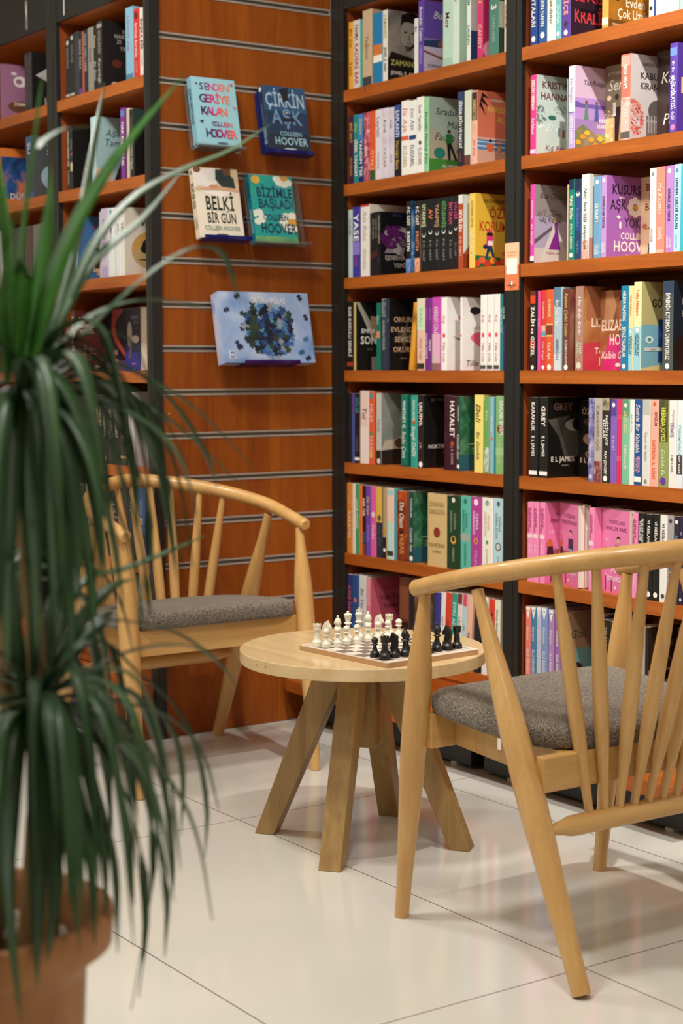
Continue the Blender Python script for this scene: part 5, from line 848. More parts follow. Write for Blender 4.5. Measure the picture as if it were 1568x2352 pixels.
row('L', 2, 0, 440, 4.355, 560, [
    (695, 735, 292, '1e1d1f', 'black paperback with large white script at the left', [T('Kardeşim', 'e0dcd4', .16, .55, .5, 0, 's'), T('YAZAR', 'a8a49c', .62, .85, .4)]),
    (737, 778, 250, 'a9c4e2', 'paperback with pale blue spine and blue cover', [T('LÜTFEN', 'dfeaf4', .22, .6, .5), ('o', .93, .26, 'd88a7a'), ('o', .06, .26, 'd0a0a0')],
     [('r', 0, 0, 1, 1, '3f6a9c'), ('t', 'KİTAP', .38, .8, .065, 'b0405a', .6, 'L'), ('t', 'GEL', .7, .68, .055, 'b0405a', .3, 'L'), ('r', .36, .14, 1, .56, 'd8b49a'), ('r', .41, .19, 1, .53, '3a241e'), ('e', .72, .36, .26, .14, 'a83a30'), ('e', .84, .3, .12, .1, 'c89a7a'), ('e', .55, .11, .09, .03, 'e0985a'), ('e', .3, .42, .06, .025, 'd8705a'), ('e', .34, .58, .04, .02, 'b8c04a')]),
    (993, 1009, 205, 'b8aeb6', 'thin greyish lilac paperback', None),
    (1011, 1078, 175, 'c3b6cc', 'lilac paperback with faint lettering', [T('Menekşe', 'a294ae', .15, .6, .45), ('b', 0, .16, 'ae9ec4')]),
    (1084, 1136, 170, 'dfe2de', 'first of three white paperbacks with spare grey capitals', [T('UMUT', '8a9290', .22, .5, .5), ('o', .94, .26, '5a9aa8')]),
    (1141, 1156, 175, 'c8d2cc', 'thin pale green paperback between white ones', None),
    (1160, 1202, 170, 'dcdfe0', 'second of three white paperbacks with spare grey capitals', [T('AYLİ', '8a9290', .22, .42, .5), ('o', .94, .28, '6aa0b8')]),
    (1206, 1246, 160, 'e2ded2', 'white paperback with a tree in an ochre disc', [T('VEDA', '7a7468', .22, .46, .6), ('o', .94, .3, 'c89a4a')],
     [('r', 0, 0, 1, 1, 'd5cfc0'), ('t', 'ZEYNEP', .5, .88, .04, '5a5448', .7, 'L'), ('t', 'VEDA', .36, .73, .12, '3f3a34', 1.0, 'L'), ('e', .66, .38, .5, .28, 'c49a50'), ('e', .66, .3, .46, .18, 'b8a070'), ('e', .66, .45, .24, .12, '1f211a'), ('e', .52, .4, .14, .07, '1f211a'), ('e', .8, .4, .14, .07, '1f211a'), ('r', .63, .22, .68, .42, '1f1c17'), ('e', .66, .24, .34, .012, '2a2a20')])])
row('L', 3, 0, 640, 4.355, 770, [
    (712, 750, 320, '4a2a20', 'brown paperback with cream hand lettering on a dark red cover', [T('KİMSE', 'e8dccc', .1, .38, .5), T('GERÇEK DEĞİL', 'f0e4d8', .4, .68, .5), T('YAZAR', 'c8a890', .72, .92, .35)],
     [('r', 0, 0, 1, 1, '4e211a'), ('e', .82, .6, .18, .26, '1c120f'), ('e', .86, .42, .1, .12, '9a6248'), ('p', [(.86, .12), (1, .12), (1, .7), (.94, .6)], '8a5a40'), ('t', 'KİMSE', .1, .82, .06, 'c8b8a4', .5, 'L'), ('t', 'GERÇEK', .1, .72, .06, 'c8b8a4', .6, 'L'), ('t', 'DEĞİL', .12, .62, .06, 'c8b8a4', .5, 'L'), ('r', .14, .36, .5, .367, 'b09a84'), ('r', .16, .28, .52, .287, 'b09a84'), ('r', .24, .22, .25, .44, 'b09a84'), ('r', .38, .18, .39, .42, 'b09a84'), ('e', .55, .06, .08, .03, 'c8c0b0')]),
    (1052, 1270, 270, '1d1822', 'black cover with a red serpent standing face out', None,
     [('r', 0, 0, 1, .16, '5a4a6a'), ('p', [(.4, 1), (.95, 1), (.7, .86), (.56, .8), (.5, .7), (.54, .62), (.34, .62), (.34, .78)], '8f3a38'), ('p', [(.34, .7), (.54, .68), (.6, .56), (1, .3), (1, .22), (.5, .46), (.34, .62)], 'b04a42'), ('t', 'AN', .5, .26, .08, 'e0a89a', .4), ('t', 've', .5, .2, .03, 'e0a89a', .3), ('t', 'SIZI', .5, .09, .09, 'f0b8aa', .5)], {'k': 'F', 't': .016, 'h': .19}),
    (1276, 1420, 280, '1c1730', 'indigo cover with a white bird standing face out', None,
     [('r', 0, 0, 1, .3, '3a3a9a'), ('r', 0, .3, 1, .42, '2a2660'), ('t', 'ESARET', .62, .82, .05, '8a8a9a', .5), ('t', 'Savaş', .68, .75, .05, '8a8a9a', .4, 'C', 's'), ('e', .3, .58, .16, .2, 'a8a09c'), ('e', .66, .5, .24, .06, 'c4bcb8'), ('p', [(.2, .2), (.36, .2), (.5, .46), (.36, .46)], '6a5a60'), ('t', 'YAZAR', .54, .1, .03, 'c8a0a0', .4), ('t', 'kitap', .5, .02, .02, 'd8d8e8', .3)], {'k': 'F', 'co': 1, 't': .016, 'w': .1, 'h': .192}),
    (1430, 1486, 250, 'c8ac7c', 'book turned with its yellowed pages outwards', None, None, {'k': 'P', 'co': 1})])
dk = ['1c1d1e', '26211f', '1d2422', '2a1f22', '1e2026', '24241f', '2d2520']
row('L', 4, 0, 860, 4.126, 970, [
    (640, 690, 200, '2a2220', 'dark brown paperback at the left end behind leaves', [T('KUZGUN', '9a8a6a', .3, .7, .5)]),
    (694, 745, 205, '1d1c1e', 'black paperback with copper capitals behind leaves', [T('ALTIN', 'b0784a', .3, .6, .5)]),
    (750, 790, 205, '23302e', 'dark teal black paperback behind leaves', [T('Deniz', 'a8c0b8', .3, .7, .5)]),
    (794, 842, 205, '5f7f7c', 'grey teal paperback with pale marks behind leaves', [T('YAPRAK', 'c8d8d4', .2, .6, .4)]),
    (846, 912, 200, 'd9d9d0', 'white paperback with a red edge behind leaves', [('b', .5, .7, '6a9a94'), T('Bir', 'c83a34', .7, .95, .5)]),
    (915, 928, 205, 'c03a34', 'thin red paperback behind leaves', None),
    (932, 965, 205, '2a2e2c', 'black paperback with white text right of the red one', [T('SARI AY', 'd8d4cc', .1, .5, .5), ('b', .06, .3, 'c8ccc4')]),
    (970, 1010, 205, '1e211f', 'black paperback with cream crest behind leaves', [T('ORMAN', 'b8b098', .2, .6, .5), ('o', .08, .3, 'c8b890')]),
    (1015, 1070, 205, '23241f', 'olive black paperback behind leaves', [T('GECENİN', 'a8a088', .2, .7, .4)]),
    (1075, 1130, 205, '1d1e22', 'blue black paperback with silver capitals behind leaves', [T('KIŞ UYKUSU', 'b8b8b4', .1, .6, .4)]),
    (1135, 1205, 205, '3a332a', 'brown black paperback with gold lines behind leaves', [T('ZAMAN', 'b8a070', .2, .6, .4), ('b', .1, .14, 'a89058')]),
    (1212, 1270, 168, 'cfc6c2', 'pale grey book with a crow on its cover', [T('kimse', '8a827e', .2, .5, .3, 0, 's')],
     [('r', 0, 0, 1, 1, '@5:a89f9c,c4bcb8'), ('t', 'kimse', .4, .66, .07, '3a3634', .9, 'L', 's'), ('t', 'mi', .6, .58, .05, '3a3634', .3, 'L', 's'), ('p', [(.45, .3), (.7, .5), (1, .52), (1, .24), (.6, .22)], '1c1b1c')])])
row('L', 5, 0, 1080, 3.92, 1180, [
    (590, 640, 120, '2a2320', 'dark brown paperback at the left end behind the cane leaves', [T('GİZ', 'a8947a', .3, .5, .5)]),
    (644, 700, 120, '1f1e1d', 'black paperback left of the orange and white one', [T('KARA TREN', 'b8b0a0', .2, .6, .4)]),
    (704, 775, 125, '2a3a34', 'dark green paperback behind the chair spindles', None),
    (780, 880, 120, 'dcd4c4', 'white and orange paperback behind the chair spindles', [('b', .45, .7, 'd8702a'), ('b', .3, .42, '3a7a5a'), T('YAZ', 'a8482a', .1, .3, .4)]),
    (885, 940, 125, '262322', 'black paperback right of the orange and white one', [T('NEHİR', 'a8a298', .2, .6, .4)]),
    (945, 1090, 128, '1d1c1b', 'thick black book with a pale ink drawing', [T('Ağaç', 'b8b4a4', .2, .5, .3, 0, 's'), ('b', .55, .57, '8a867a')]),
    (1098, 1150, 130, '3a2a24', 'brown paperback left of the night blue one', None),
    (1155, 1215, 130, '20222c', 'slate paperback left of the night blue one', [T('AY', 'a8a8b0', .2, .4, .4)]),
    (1222, 1310, 118, '33507e', 'night blue book with white handwriting', [('b', 0, .36, '1c1a1a'), ('b', .1, .16, 'a8642a'), T('Elveda', 'dcd8d4', .42, .72, .4, 0, 's'), T('YAZAR', '7a9ac0', .2, .4, .3)])])
row('L', 6, 0, 1080, 3.92, 1400, [
    (610, 692, 872, '7fc0bc', 'pale turquoise book behind the cane leaves', [T('Göl', 'c8e8e4', .3, .5, .3)]),
    (700, 760, 900, '3a3430', 'dark grey book behind the armchair spindles', None),
    (765, 850, 905, '2a2a2c', 'black book behind the armchair spindles', None),
    (858, 930, 905, 'a9b0bc', 'pale grey blue book behind the armchair spindles', None),
    (936, 1040, 905, '4a2e26', 'brown book behind the armchair spindles', None),
    (1048, 1150, 905, '2b2624', 'very dark book behind the armchair spindles', None),
    (1156, 1240, 905, '26302c', 'green black book behind the armchair spindles', None),
    (1244, 1310, 900, '5f8890', 'dull teal book with a red foot', [('b', 0, .3, '8a2a2a')]),
    (1316, 1350, 905, '23211f', 'black book against the right post', None)])
# ---- far left bookcase
row('F', 0, 0, 0, 4.355, 220, [
    (0, 20, 640, '8f5f7c', 'mauve book with an american football on its cover', None,
     [('r', 0, 0, 1, 1, '9a6a88'), ('e', .45, .7, .16, .1, 'e6dedc'), ('e', .42, .7, .08, .05, '9a6a88'), ('e', .62, .86, .05, .035, 'e6dedc'), ('e', .3, .84, .07, .03, 'd8ccd0'), ('t', 'N', .78, .68, .12, '4a1a4a', .3), ('t', 'gi', .66, .52, .1, '5a2a5a', .4, 'C', 's'), ('e', .5, .24, .36, .11, '6a4230'), ('e', .5, .29, .14, .012, 'd8ccb8')] +
     [('r', .3 + .055 * i, .26, .32 + .055 * i, .33, 'd8ccb8') for i in range(5)], {'w': .145, 'h': .18}),
    (250, 322, 540, '26222a', 'black patterned book right of the mauve one', [('b', .1, .95, '@70:1a181c,4a424a')],
     [('r', 0, 0, 1, 1, '171719'), ('p', [(.1, .6), (.4, .74), (.4, .5)], 'b8b4b0'), ('e', .7, .62, .26, .12, '5a4a40'), ('r', .4, 0, 1, .46, '3a5a2a'), ('t', 'KO', .3, .06, .16, '9a958a', .9, 'L')])])
row('F', 1, 0, 200, 4.355, 420, [
    (0, 14, 580, 'c06a2a', 'orange book with blue puzzle pieces on its cover', None,
     [('r', 0, 0, 1, 1, '@12:1c1a1a,24508a,d87a2a'), ('r', 0, .85, 1, 1, 'cf7430'), ('t', 'AŞKIN', .7, .85, .05, 'e0a060', .5), ('r', 0, 0, 1, .1, 'c86a2c'), ('t', 'DÜŞMAN', .2, .1, .1, 'd8ccbc', .8, 'L')], {'w': .15, 'h': .185}),
    (262, 335, 500, '33547c', 'blue paperback between orange and grey ones', [('b', .1, .8, '2a3a4a'), T('SU', 'c8d0d8', .1, .3, .4)],
     [('r', 0, 0, 1, 1, '4a4f50'), ('t', 'ÇOCUK', .36, .82, .08, 'd8d4cc', .9, 'L'), ('t', 'SUNUM', .36, .7, .09, 'd8d4cc', .9, 'L'), ('e', .5, .34, .3, .2, '9ab0bc'), ('e', .7, .6, .1, .06, 'a86a4a')])])
row('F', 2, 0, 440, 4.355, 560, [
    (0, 38, 400, 'd8dcd8', 'white paperback at the left picture edge', None, None, {'h': .19}),
    (60, 130, 420, '3a3432', 'dark paperback behind the broad green leaf', None, None, {'h': .19}),
    (140, 230, 420, '2c3a34', 'green black paperback behind the broad green leaf', None, None, {'h': .19}),
    (240, 320, 420, '4a3a30', 'brown paperback behind the broad green leaf', None, None, {'h': .19}),
    (330, 420, 420, '6a6a62', 'grey paperback behind the broad green leaf', None, None, {'h': .19}),
    (428, 448, 320, 'b8452c', 'thin red paperback near the post', None, None, {'h': .19}),
    (450, 482, 320, 'dcd6cc', 'white paperback with dark letters near the post', [T('İZ', k_, .3, .6, .5)], None, {'h': .19})])
row('F', 3, 0, 640, 4.355, 770, [
    (60, 140, 300, '2a2426', 'dark paperback behind the pale leaf bases', None, None, {'h': .19}), (150, 240, 300, '3a2c28', 'brown paperback behind the pale leaf bases', None, None, {'h': .19}),
    (250, 330, 300, '22262c', 'slate paperback behind the pale leaf bases', None, None, {'h': .19}),
    (400, 470, 300, '222433', 'blue black book with violet flecks near the post', [('b', .3, .42, '6a7ac0'), ('b', .0, .1, '3a2a20')], [('r', 0, 0, 1, 1, '1d1f2c'), ('e', .5, .5, .3, .1, '5a6ab8')], {'h': .19})])
row('F', 4, 0, 860, 4.126, 1000, [
    (90, 160, 250, '2a2522', 'dark brown paperback left of the lettered black one', None, None, {'h': .19}), (170, 250, 250, '231f22', 'plum black paperback behind drooping leaves', None, None, {'h': .19}),
    (300, 355, 250, '1e1c1c', 'black paperback with white capitals behind drooping leaves', [T('VE NEHİR', 'c8c4bc', .3, .8, .6)], None, {'h': .19}),
    (360, 430, 250, '2b2325', 'dark red black paperback with gold capitals', [T('ALTIN', 'b8a070', .1, .5, .4)], None, {'h': .19}), (440, 510, 250, '2c2a26', 'grey black paperback near the post behind drooping leaves', None, None, {'h': .19})])
row('F', 5, 0, 1080, 3.92, 1180, [
    (90, 170, 100, '2a2a28', 'dark grey paperback behind hanging leaves', None, None, {'h': .19}), (180, 250, 100, '222624', 'green black paperback behind hanging leaves', None, None, {'h': .19}),
    (255, 275, 100, '39423c', 'grey green book with pale capitals on its cover', None, [('r', 0, 0, 1, 1, '3c443d'), ('e', .5, .6, .4, .16, '5f6a60'), ('t', 'İÇİN', .64, .2, .08, 'd0ccc0', .5), ('t', 'BİR', .52, .08, .11, 'd0ccc0', .6)], {'h': .19, 'w': .14}),
    (462, 498, 100, '5fa4b0', 'thin blue and white paperback near the post', [('b', .55, .9, 'd8c8a0'), ('b', .1, .5, '@60:3a8094,c8dcdc')], None, {'h': .2})])
row('F', 6, 0, 1080, 3.92, 1400, [
    (40, 110, 800, '2a2422', 'dark brown book low behind hanging leaves', None, None, {'h': .2}),
    (120, 145, 800, '1b1b1b', 'black book with a pale round letter, left one', None, [('r', 0, 0, 1, 1, '1a1a1a'), ('t', 'Ö', .5, .74, .12, 'c8c0b0', .5), ('t', 'KARA', .5, .4, .08, 'a8a294', .9), ('t', 'BİR', .5, .14, .08, 'a8a294', .7)], {'h': .2}),
    (300, 330, 800, '1d1d1c', 'black book with a pale round letter, right one', None, [('r', 0, 0, 1, 1, '1a1a1a'), ('t', 'Ö', .8, .74, .12, 'c8c0b0', .5), ('t', 'AR', .7, .4, .08, 'a8a294', .9)], {'h': .2})])

# ---- books shown on the slatted panel, each on a tilted acrylic stand
def acrylic(name, col, alpha_mix):
    m, nt, b = new_mat(name, .06, col)
    b.inputs['Transmission Weight'].default_value = alpha_mix; b.inputs['IOR'].default_value = 1.3
    return m
CLEAR = acrylic('clear_acrylic', 'f2efe8', .93)
NAVY = acrylic('navy_acrylic', '20246e', .25)
PLUM = acrylic('plum_acrylic', '3a1a5e', .3)
TILT = math.radians(-12)
def shelf_stand(y0, z0, w, h, mat, label, t, thing_fn, plate=True):
    """tilted back plate with a little tray; whatever stands on it leans at the same tilt"""
    base = (XS + .047, y0, z0)
    s = thing('acrylic_stand', label, 'display stand', base, (0, TILT, 0), 'acrylic stands on the slatted panel')
    if plate:
        b = MB(); pl = [(0, 0)]; r = .02
        pl = [(.0, -.004), (w, -.004)] + [(w - r + r * math.cos(a), h - r + r * math.sin(a)) for a in (0, .5, 1.05, 1.57)] + [(r - r * math.sin(a), h - r + r * math.cos(a)) for a in (0, .5, 1.05, 1.57)]
        b.prism(pl, (0, 0, 0), (0, 1, 0), (0, 0, 1), (.003, 0, 0), mat); b.build('back_plate', s)
    b = MB(); b.box((.0032, 0, -.004), (t + .012, w, -.001), mat); b.box((t + .009, 0, -.0009), (t + .012, w, .006), mat)
    b.build('tray', s)
    b = MB(); b.box((-.008, w * .2, h - .03), (-.0002, w * .8, h - .022), mat); b.build('hook', s)
    return base
def on_stand(base, name, label, cat, dy, t, d, h, *a, **k):
    # local frame: spine towards the aisle on the left, cover facing +X, same tilt as the stand
    off = Vector((.0036 + t / 2, dy, -.0007)); R = Matrix.Rotation(TILT, 3, 'Y')
    p = Vector(base) + R @ off
    g = thing(name, label, cat, p, (0, TILT, 0), 'books shown on the slatted panel' if cat == 'book' else None)
    book_mesh(g, t, d, h, *a, **k)
    return g
ba = shelf_stand(2.362, 1.693, .165, .19, CLEAR, 'clear acrylic stand holding the pale blue book', .024, None)
g = on_stand(ba, 'paperback_book', 'pale blue paperback with a colourful title on the slatted panel', 'book', .010, .027, .143, .203, '79a9b8', '9fd0dc',
    [T('SENDEN GERİYE KALAN', '33586a', .16, .68, .42)],
    [('r', 0, 0, 1, 1, '9ccfdc')] + [x for i, (s, v, cs) in enumerate((('SENDEN', .82, ('3a2a5a', '7a2a6a', 'b82a78', 'e0506a', 'ee6a5a', 'ee7a5a')), ('GERİYE', .64, ('3a2240', '9a2a70', 'd02a80', 'e04a6a', 'ee6a5a', 'f07a5a')), ('KALAN', .46, ('3a1a4a', 'a02a78', 'd02a80', 'e8556a', 'f0705a'))))
        for x in [('t', ch, .22 + .113 * j, v, .115 if i else .1, c) for j, (ch, c) in enumerate(zip(s, cs))]] +
    [x for j, (ch, c) in enumerate(zip('COLLEEN', ('5a3a7a', '6a3a80', '8a3a80', 'a83a7a', 'c04a78', 'd05a74', 'd86a70'))) for x in [('t', ch, .4 + .064 * j, .305, .062, c)]] +
    [x for j, (ch, c) in enumerate(zip('HOOVER', ('33305a', '5a2a6a', '8a2a74', 'c02a74', 'e0506a', 'f0705e'))) for x in [('t', ch, .28 + .112 * j, .14, .115, c)]] +
    [('e', .1, .9, .02, .012, '2a2430'), ('p', [(.14, .72), (.18, .74), (.16, .7)], '2a2430'), ('p', [(.08, .36), (.18, .38), (.14, .33)], '23202a'), ('p', [(.86, .92), (.94, .96), (.92, .9)], 'e05a60'), ('p', [(.88, .6), (.97, .6), (.92, .57)], 'e05a60'), ('e', .56, .06, .13, .012, '4a6a78')])
ba = shelf_stand(2.598, 1.695, .165, .19, NAVY, 'dark blue acrylic stand holding the navy book', .024, None)
on_stand(ba, 'paperback_book', 'navy paperback with a large pale blue title on the slatted panel', 'book', .012, .026, .146, .199, '1f2c48', '2a4664', [T('COLLEEN HOOVER', '5a7898', .26, .6, .4), T('ÇİRKİN AŞK', 'a8c0d4', .63, .88, .45), ('o', .95, .28, 'c8d4dc')],
    [('r', 0, 0, 1, 1, '263c58'), ('r', 0, .62, 1, 1, '30557a'), ('r', 0, 0, 1, .28, '28323e'), ('t', 'ÇİRKİN', .5, .69, .2, 'a9c4d8', .94), ('t', 'AŞK', .5, .43, .21, '6d93b8', .72), ('t', 'COLLEEN', .55, .255, .06, '93c0d4', .52), ('t', 'HOOVER', .54, .115, .11, '9cc8da', .78), ('e', .5, .055, .15, .012, 'b8ccd8'),
     ('p', [(.38, .95), (.6, 1), (.58, .8), (.46, .76)], '20242c'), ('p', [(.36, .5), (.66, .54), (.7, .48), (.4, .46)], '20242c'), ('e', .5, .6, .03, .01, 'd8c8b8')])
ba = shelf_stand(2.388, 1.438, .157, .17, NAVY, 'dark blue acrylic stand holding the cream book', .026, None)
on_stand(ba, 'paperback_book', 'cream paperback with a couple lying on its cover on the slatted panel', 'book', -.012, .027, .146, .206, 'd6c8b0', 'ece0cc', [T('BELKİ BİR GÜN', '2a3a2c', .22, .58, .5), T('COLLEEN', '8a8a78', .72, .86, .22, .15), T('HOOVER', '8a8a78', .72, .88, .22, -.15), ('o', .93, .22, '8a7a60')],
    [('r', 0, 0, 1, 1, 'ece2d0'), ('r', 0, .66, 1, 1, '@5:a88a68,d0b894,e0d0b0'), ('p', [(0, .7), (0, .95), (.2, .98), (.5, 1), (.52, .8), (.4, .7), (.1, .74)], 'e6e0da'), ('p', [(.5, .98), (.72, .99), (.9, .86), (.92, .72), (.6, .74), (.48, .84)], '2c3a3c'), ('p', [(.62, 1), (.85, 1), (.84, .9), (.7, .9)], '6a4430'),
     ('p', [(0, .68), (.3, .73), (.5, .74), (.66, .73), (.98, .7), (.98, .67), (.6, .69), (.3, .68)], 'd8a888'), ('e', .42, .73, .1, .03, 'c89474'), ('p', [(.06, .66), (.5, .68), (.9, .67), (.55, .58), (.3, .62)], 'f2ece4'), ('e', .07, .97, .09, .05, '7a5038'),
     ('t', 'BELKİ', .52, .4, .19, '1c2a20', .66), ('t', 'BİR GÜN', .53, .215, .14, '28382c', .66), ('t', 'COLLEEN HOOVER', .52, .11, .06, '6a8a7c', .8), ('e', .5, .05, .14, .011, '5a5a50')])
ba = shelf_stand(2.556, 1.431, .195, .2, CLEAR, 'clear acrylic stand holding the turquoise book', .024, None)
on_stand(ba, 'paperback_book', 'turquoise paperback with white flowers on its cover on the slatted panel', 'book', .008, .024, .146, .204, '1f8290', '1f9a9c', [T('BİZİMLE', '0f5a68', .1, .4, .5), T('COLLEEN HOOVER', 'c8e8e4', .5, .85, .4)],
    [('r', 0, 0, 1, 1, '@5:128a94,25a39c,3cb08c'), ('r', 0, 0, 1, .1, '@18:3a9a6a,8ab878'), ('e', .14, .93, .1, .06, 'e8b848')] +
    [('e', .8 + .15 * math.cos(a), .97 + .09 * math.sin(a), .1, .05, 'e6ecda') for a in (3.3, 4.0, 4.8, 5.5)] + [('e', .82, .97, .09, .04, 'd89a3a')] + [('e', .86 + .16 * math.cos(a), .32 + .1 * math.sin(a), .11, .055, 'eef0e0') for a in (1.2, 2.2, 3.1, 4.0, 5.0)] + [('e', .9, .32, .1, .055, 'e0a43c')] +
    [('e', .1 + .1 * math.cos(a), .38 + .07 * math.sin(a), .09, .05, 'eaf0e4') for a in (0, 1.2, 2.4, 4.6, 5.6)] +
    [('t', 'BİZİMLE', .55, .68, .13, '1c3a66', .86), ('t', 'BAŞLADI', .56, .52, .13, '1c3a66', .84), ('t', 'COLLEEN', .52, .34, .085, '24405e', .6), ('t', 'HOOVER', .56, .15, .14, '1c3058', .84)])
ba = shelf_stand(2.506, 1.079, .19, .12, PLUM, 'plum acrylic stand holding the puzzle box', .045, None)
PUZ = '@7:5f86c0,9ab4dc,d4dcec'
off = Vector((.0036, -.060, .0008)); R = Matrix.Rotation(TILT, 3, 'Y'); p = Vector(ba) + R @ off
g = thing('puzzle_box', 'sky blue jigsaw puzzle box on the slatted panel', 'box', p, (0, TILT, 0))
PW, PH, PT = .306, .208, .046
b = MB(); b.box((0, 0, 0), (PT * .45, PW, PH), M('@9:6f8cc0,b8b4c8,d8d4d8', .25)); b.build('box_base', g)
b = MB(); b.box((PT * .46, -.001, -.001), (PT, PW + .001, PH + .001), M(PUZ, .22))
def piece(u, v, s, rot, c, dz):
    pl = []
    for k in range(4):
        a = k * math.pi / 2 + rot; ca, sa = math.cos(a), math.sin(a)
        knob = [(1, -1), (1, -.3)] + ([(1.35, -.38), (1.5, 0), (1.35, .38)] if (k + int(u * 97)) % 2 else [(.65, -.38), (.5, 0), (.65, .38)]) + [(1, .3)]
        pl += [(u + s * (x * ca - y * sa), v + s * (x * sa + y * ca)) for x, y in knob]
    X = PT + .0004 + dz
    b.add([(X, x, z) for x, z in pl], [tuple(range(len(pl)))], M(c, .3))
rng = random.Random(5)
cols = ['1b2436', '24365c', '2f5288', '3a6aa6', '16202e', '4a80b0', '5fa4b8', '20304e', '8f98a8', '2a4a38', '35482a']
n = 0
b.add([(PT + .0002, .158 + (.080 + .006 * math.sin(k * 2.3)) * math.cos(k * .2094), .1 + (.068 + .006 * math.cos(k * 1.7)) * math.sin(k * .2094)) for k in range(30)], [tuple(range(30))], M('26385e', .3))
for i in range(-6, 7):
    for j in range(-6, 7):
        u, v = i * .0145 + rng.uniform(-.005, .005), j * .0135 + rng.uniform(-.005, .005)
        rr = (u / .092) ** 2 + (v / .08) ** 2
        if rr < 1.0 + rng.uniform(-.15, .1):
            c = rng.choice(cols[:4] + cols[4:5] * 2 + cols[5:8]) if rng.random() < .86 else rng.choice(cols[8:])
            if u < -.035 and rng.random() < .45: c = rng.choice(['35482a', '2a4038', '1f3030'])
            if v > .03 and abs(u) < .03 and rng.random() < .4: c = rng.choice(['4a80b0', '8fb0c8', '6a9ac0'])
            piece(.158 + u, .1 + v, rng.uniform(.0085, .0105), rng.uniform(-.7, .7), c, n * 5e-6); n += 1
for (u, v, c) in ((.045, .055, '24345a'), (.052, .045, '1e2c4c'), (.262, .03, '2a5c80'), (.283, .002 + .01, '1c2a40'), (.06, .196, '1c2436'), (.276, .195, '1c2436'), (.29, .135, '22304e'), (.282, .07, '3a7a9a'), (.02, .155, '2a3a5a')):
    piece(u, v, .0075, .4, c, n * 5e-6); n += 1
e = (0, 1, 0); u = (0, 0, 1)
write(b, 'SAFİR • MİLAS', M('e8e6e6', .3), (PT + .0015, .165, .176), e, u, .0165, .118)
write(b, 'PUZZLE 500 PARÇA', M('c8cede', .3), (PT + .0015, .165, .010), e, u, .0085, .085)
b.box((PT + .0004, .014, .01), (PT + .0012, .034, .034), M('dfe2ec', .3)); b.box((PT + .0012, .0165, .0125), (PT + .0016, .0315, .0315), M('6a86b8', .3))
write(b, 'MK', M('eef0f4', .3), (PT + .0019, .024, .018), e, u, .008, .012)
b.build('box_lid', g)
# ------------------------------------------------------------------ armchairs
BEECH = wood('beech_rod', 'b98a4c', 'd0a568', 'Z', 1.0, .34, coat=.15, bump=.01)
BEECH_Y = wood('beech_rail', 'b98a4c', 'cfa466', 'Y', .7, .34, coat=.15, bump=.01)
OAK = wood('oak_leg', '86673c', 'a6854f', 'Z', 1.6, .45, bump=.04)
def oak_top():
    m = wood('oak_top', 'c6a877', 'dac095', 'X', .9, .3, strips=.07, c2='b8925a', bump=.02, coat=.2); return m
OAKTOP = oak_top()
def fabric():
    m, nt, b = new_mat('woven_grey_fabric', .92, spec=.2)
    N, L = nt.nodes.new, nt.links.new
    tc = N('ShaderNodeTexCoord'); n = N('ShaderNodeTexNoise'); n.inputs['Scale'].default_value = 420; n.inputs['Detail'].default_value = 2
    v = N('ShaderNodeTexVoronoi'); v.inputs['Scale'].default_value = 620
    a = N('ShaderNodeMath'); a.operation = 'MULTIPLY_ADD'; a.inputs[1].default_value = .5
    r = N('ShaderNodeValToRGB'); e = r.color_ramp.elements; e[0].position = .48; e[1].position = .98
    e[0].color = rgb('2f2a25'); e[1].color = rgb('9c9080'); x = e.new(.72); x.color = rgb('5c5349')
    L(tc.outputs['Object'], n.inputs['Vector']); L(tc.outputs['Object'], v.inputs['Vector']); L(v.outputs['Distance'], a.inputs[0]); L(n.outputs['Fac'], a.inputs[2])
    L(a.outputs[0], r.inputs['Fac']); L(r.outputs['Color'], b.inputs['Base Color'])
    bp = N('ShaderNodeBump'); bp.inputs['Strength'].default_value = .5; bp.inputs['Distance'].default_value = .0012; L(a.outputs[0], bp.inputs['Height']); L(bp.outputs['Normal'], b.inputs['Normal'])
    b.inputs['Sheen Weight'].default_value = .2
    return m
FABRIC = fabric()
def lerp(a, b, t): return Vector(a) * (1 - t) + Vector(b) * t
def rod(name, parent, p0, p1, prof, m, n=18):
    """turned rod; prof = [(t, radius)]"""
    b = MB(); pts = []; rad = []
    K = 22
    for i in range(K + 1):
        t = i / K; pts.append(lerp(p0, p1, t))
        for (t0, r0), (t1, r1) in zip(prof, prof[1:]):
            if t0 <= t <= t1 + 1e-6:
                q = (t - t0) / (t1 - t0); q = q * q * (3 - 2 * q); rad.append(r0 + (r1 - r0) * q); break
    b.tube(pts, rad, m, n); return b.build(name, parent)
def rail_pts():
    x0, bb, n, dz, p_, zE, xe, wy = .052, .328, 1.62, .103, 1.49, .656, .206, .268
    half = [(xe + (x0 - xe) * i / 10, wy) for i in range(10)]
    for i in range(31):
        th = math.pi / 2 * i / 30
        half.append((x0 - bb * math.sin(th) ** (2 / n), wy * math.cos(th) ** (2 / n)))
    s = [0]
    for a, c in zip(half, half[1:]): s.append(s[-1] + math.hypot(c[0] - a[0], c[1] - a[1]))
    tot = s[-1]
    pts = [(x, y, zE + dz * (1 - (1 - k / tot) ** p_)) for (x, y), k in zip(half, s)]
    return pts + [(x, -y, z) for x, y, z in pts[-2::-1]]
RAILP = rail_pts()
def rail_at(y):
    best = min((p for p in RAILP if p[0] < .06), key=lambda p: abs(p[1] - y)); return best
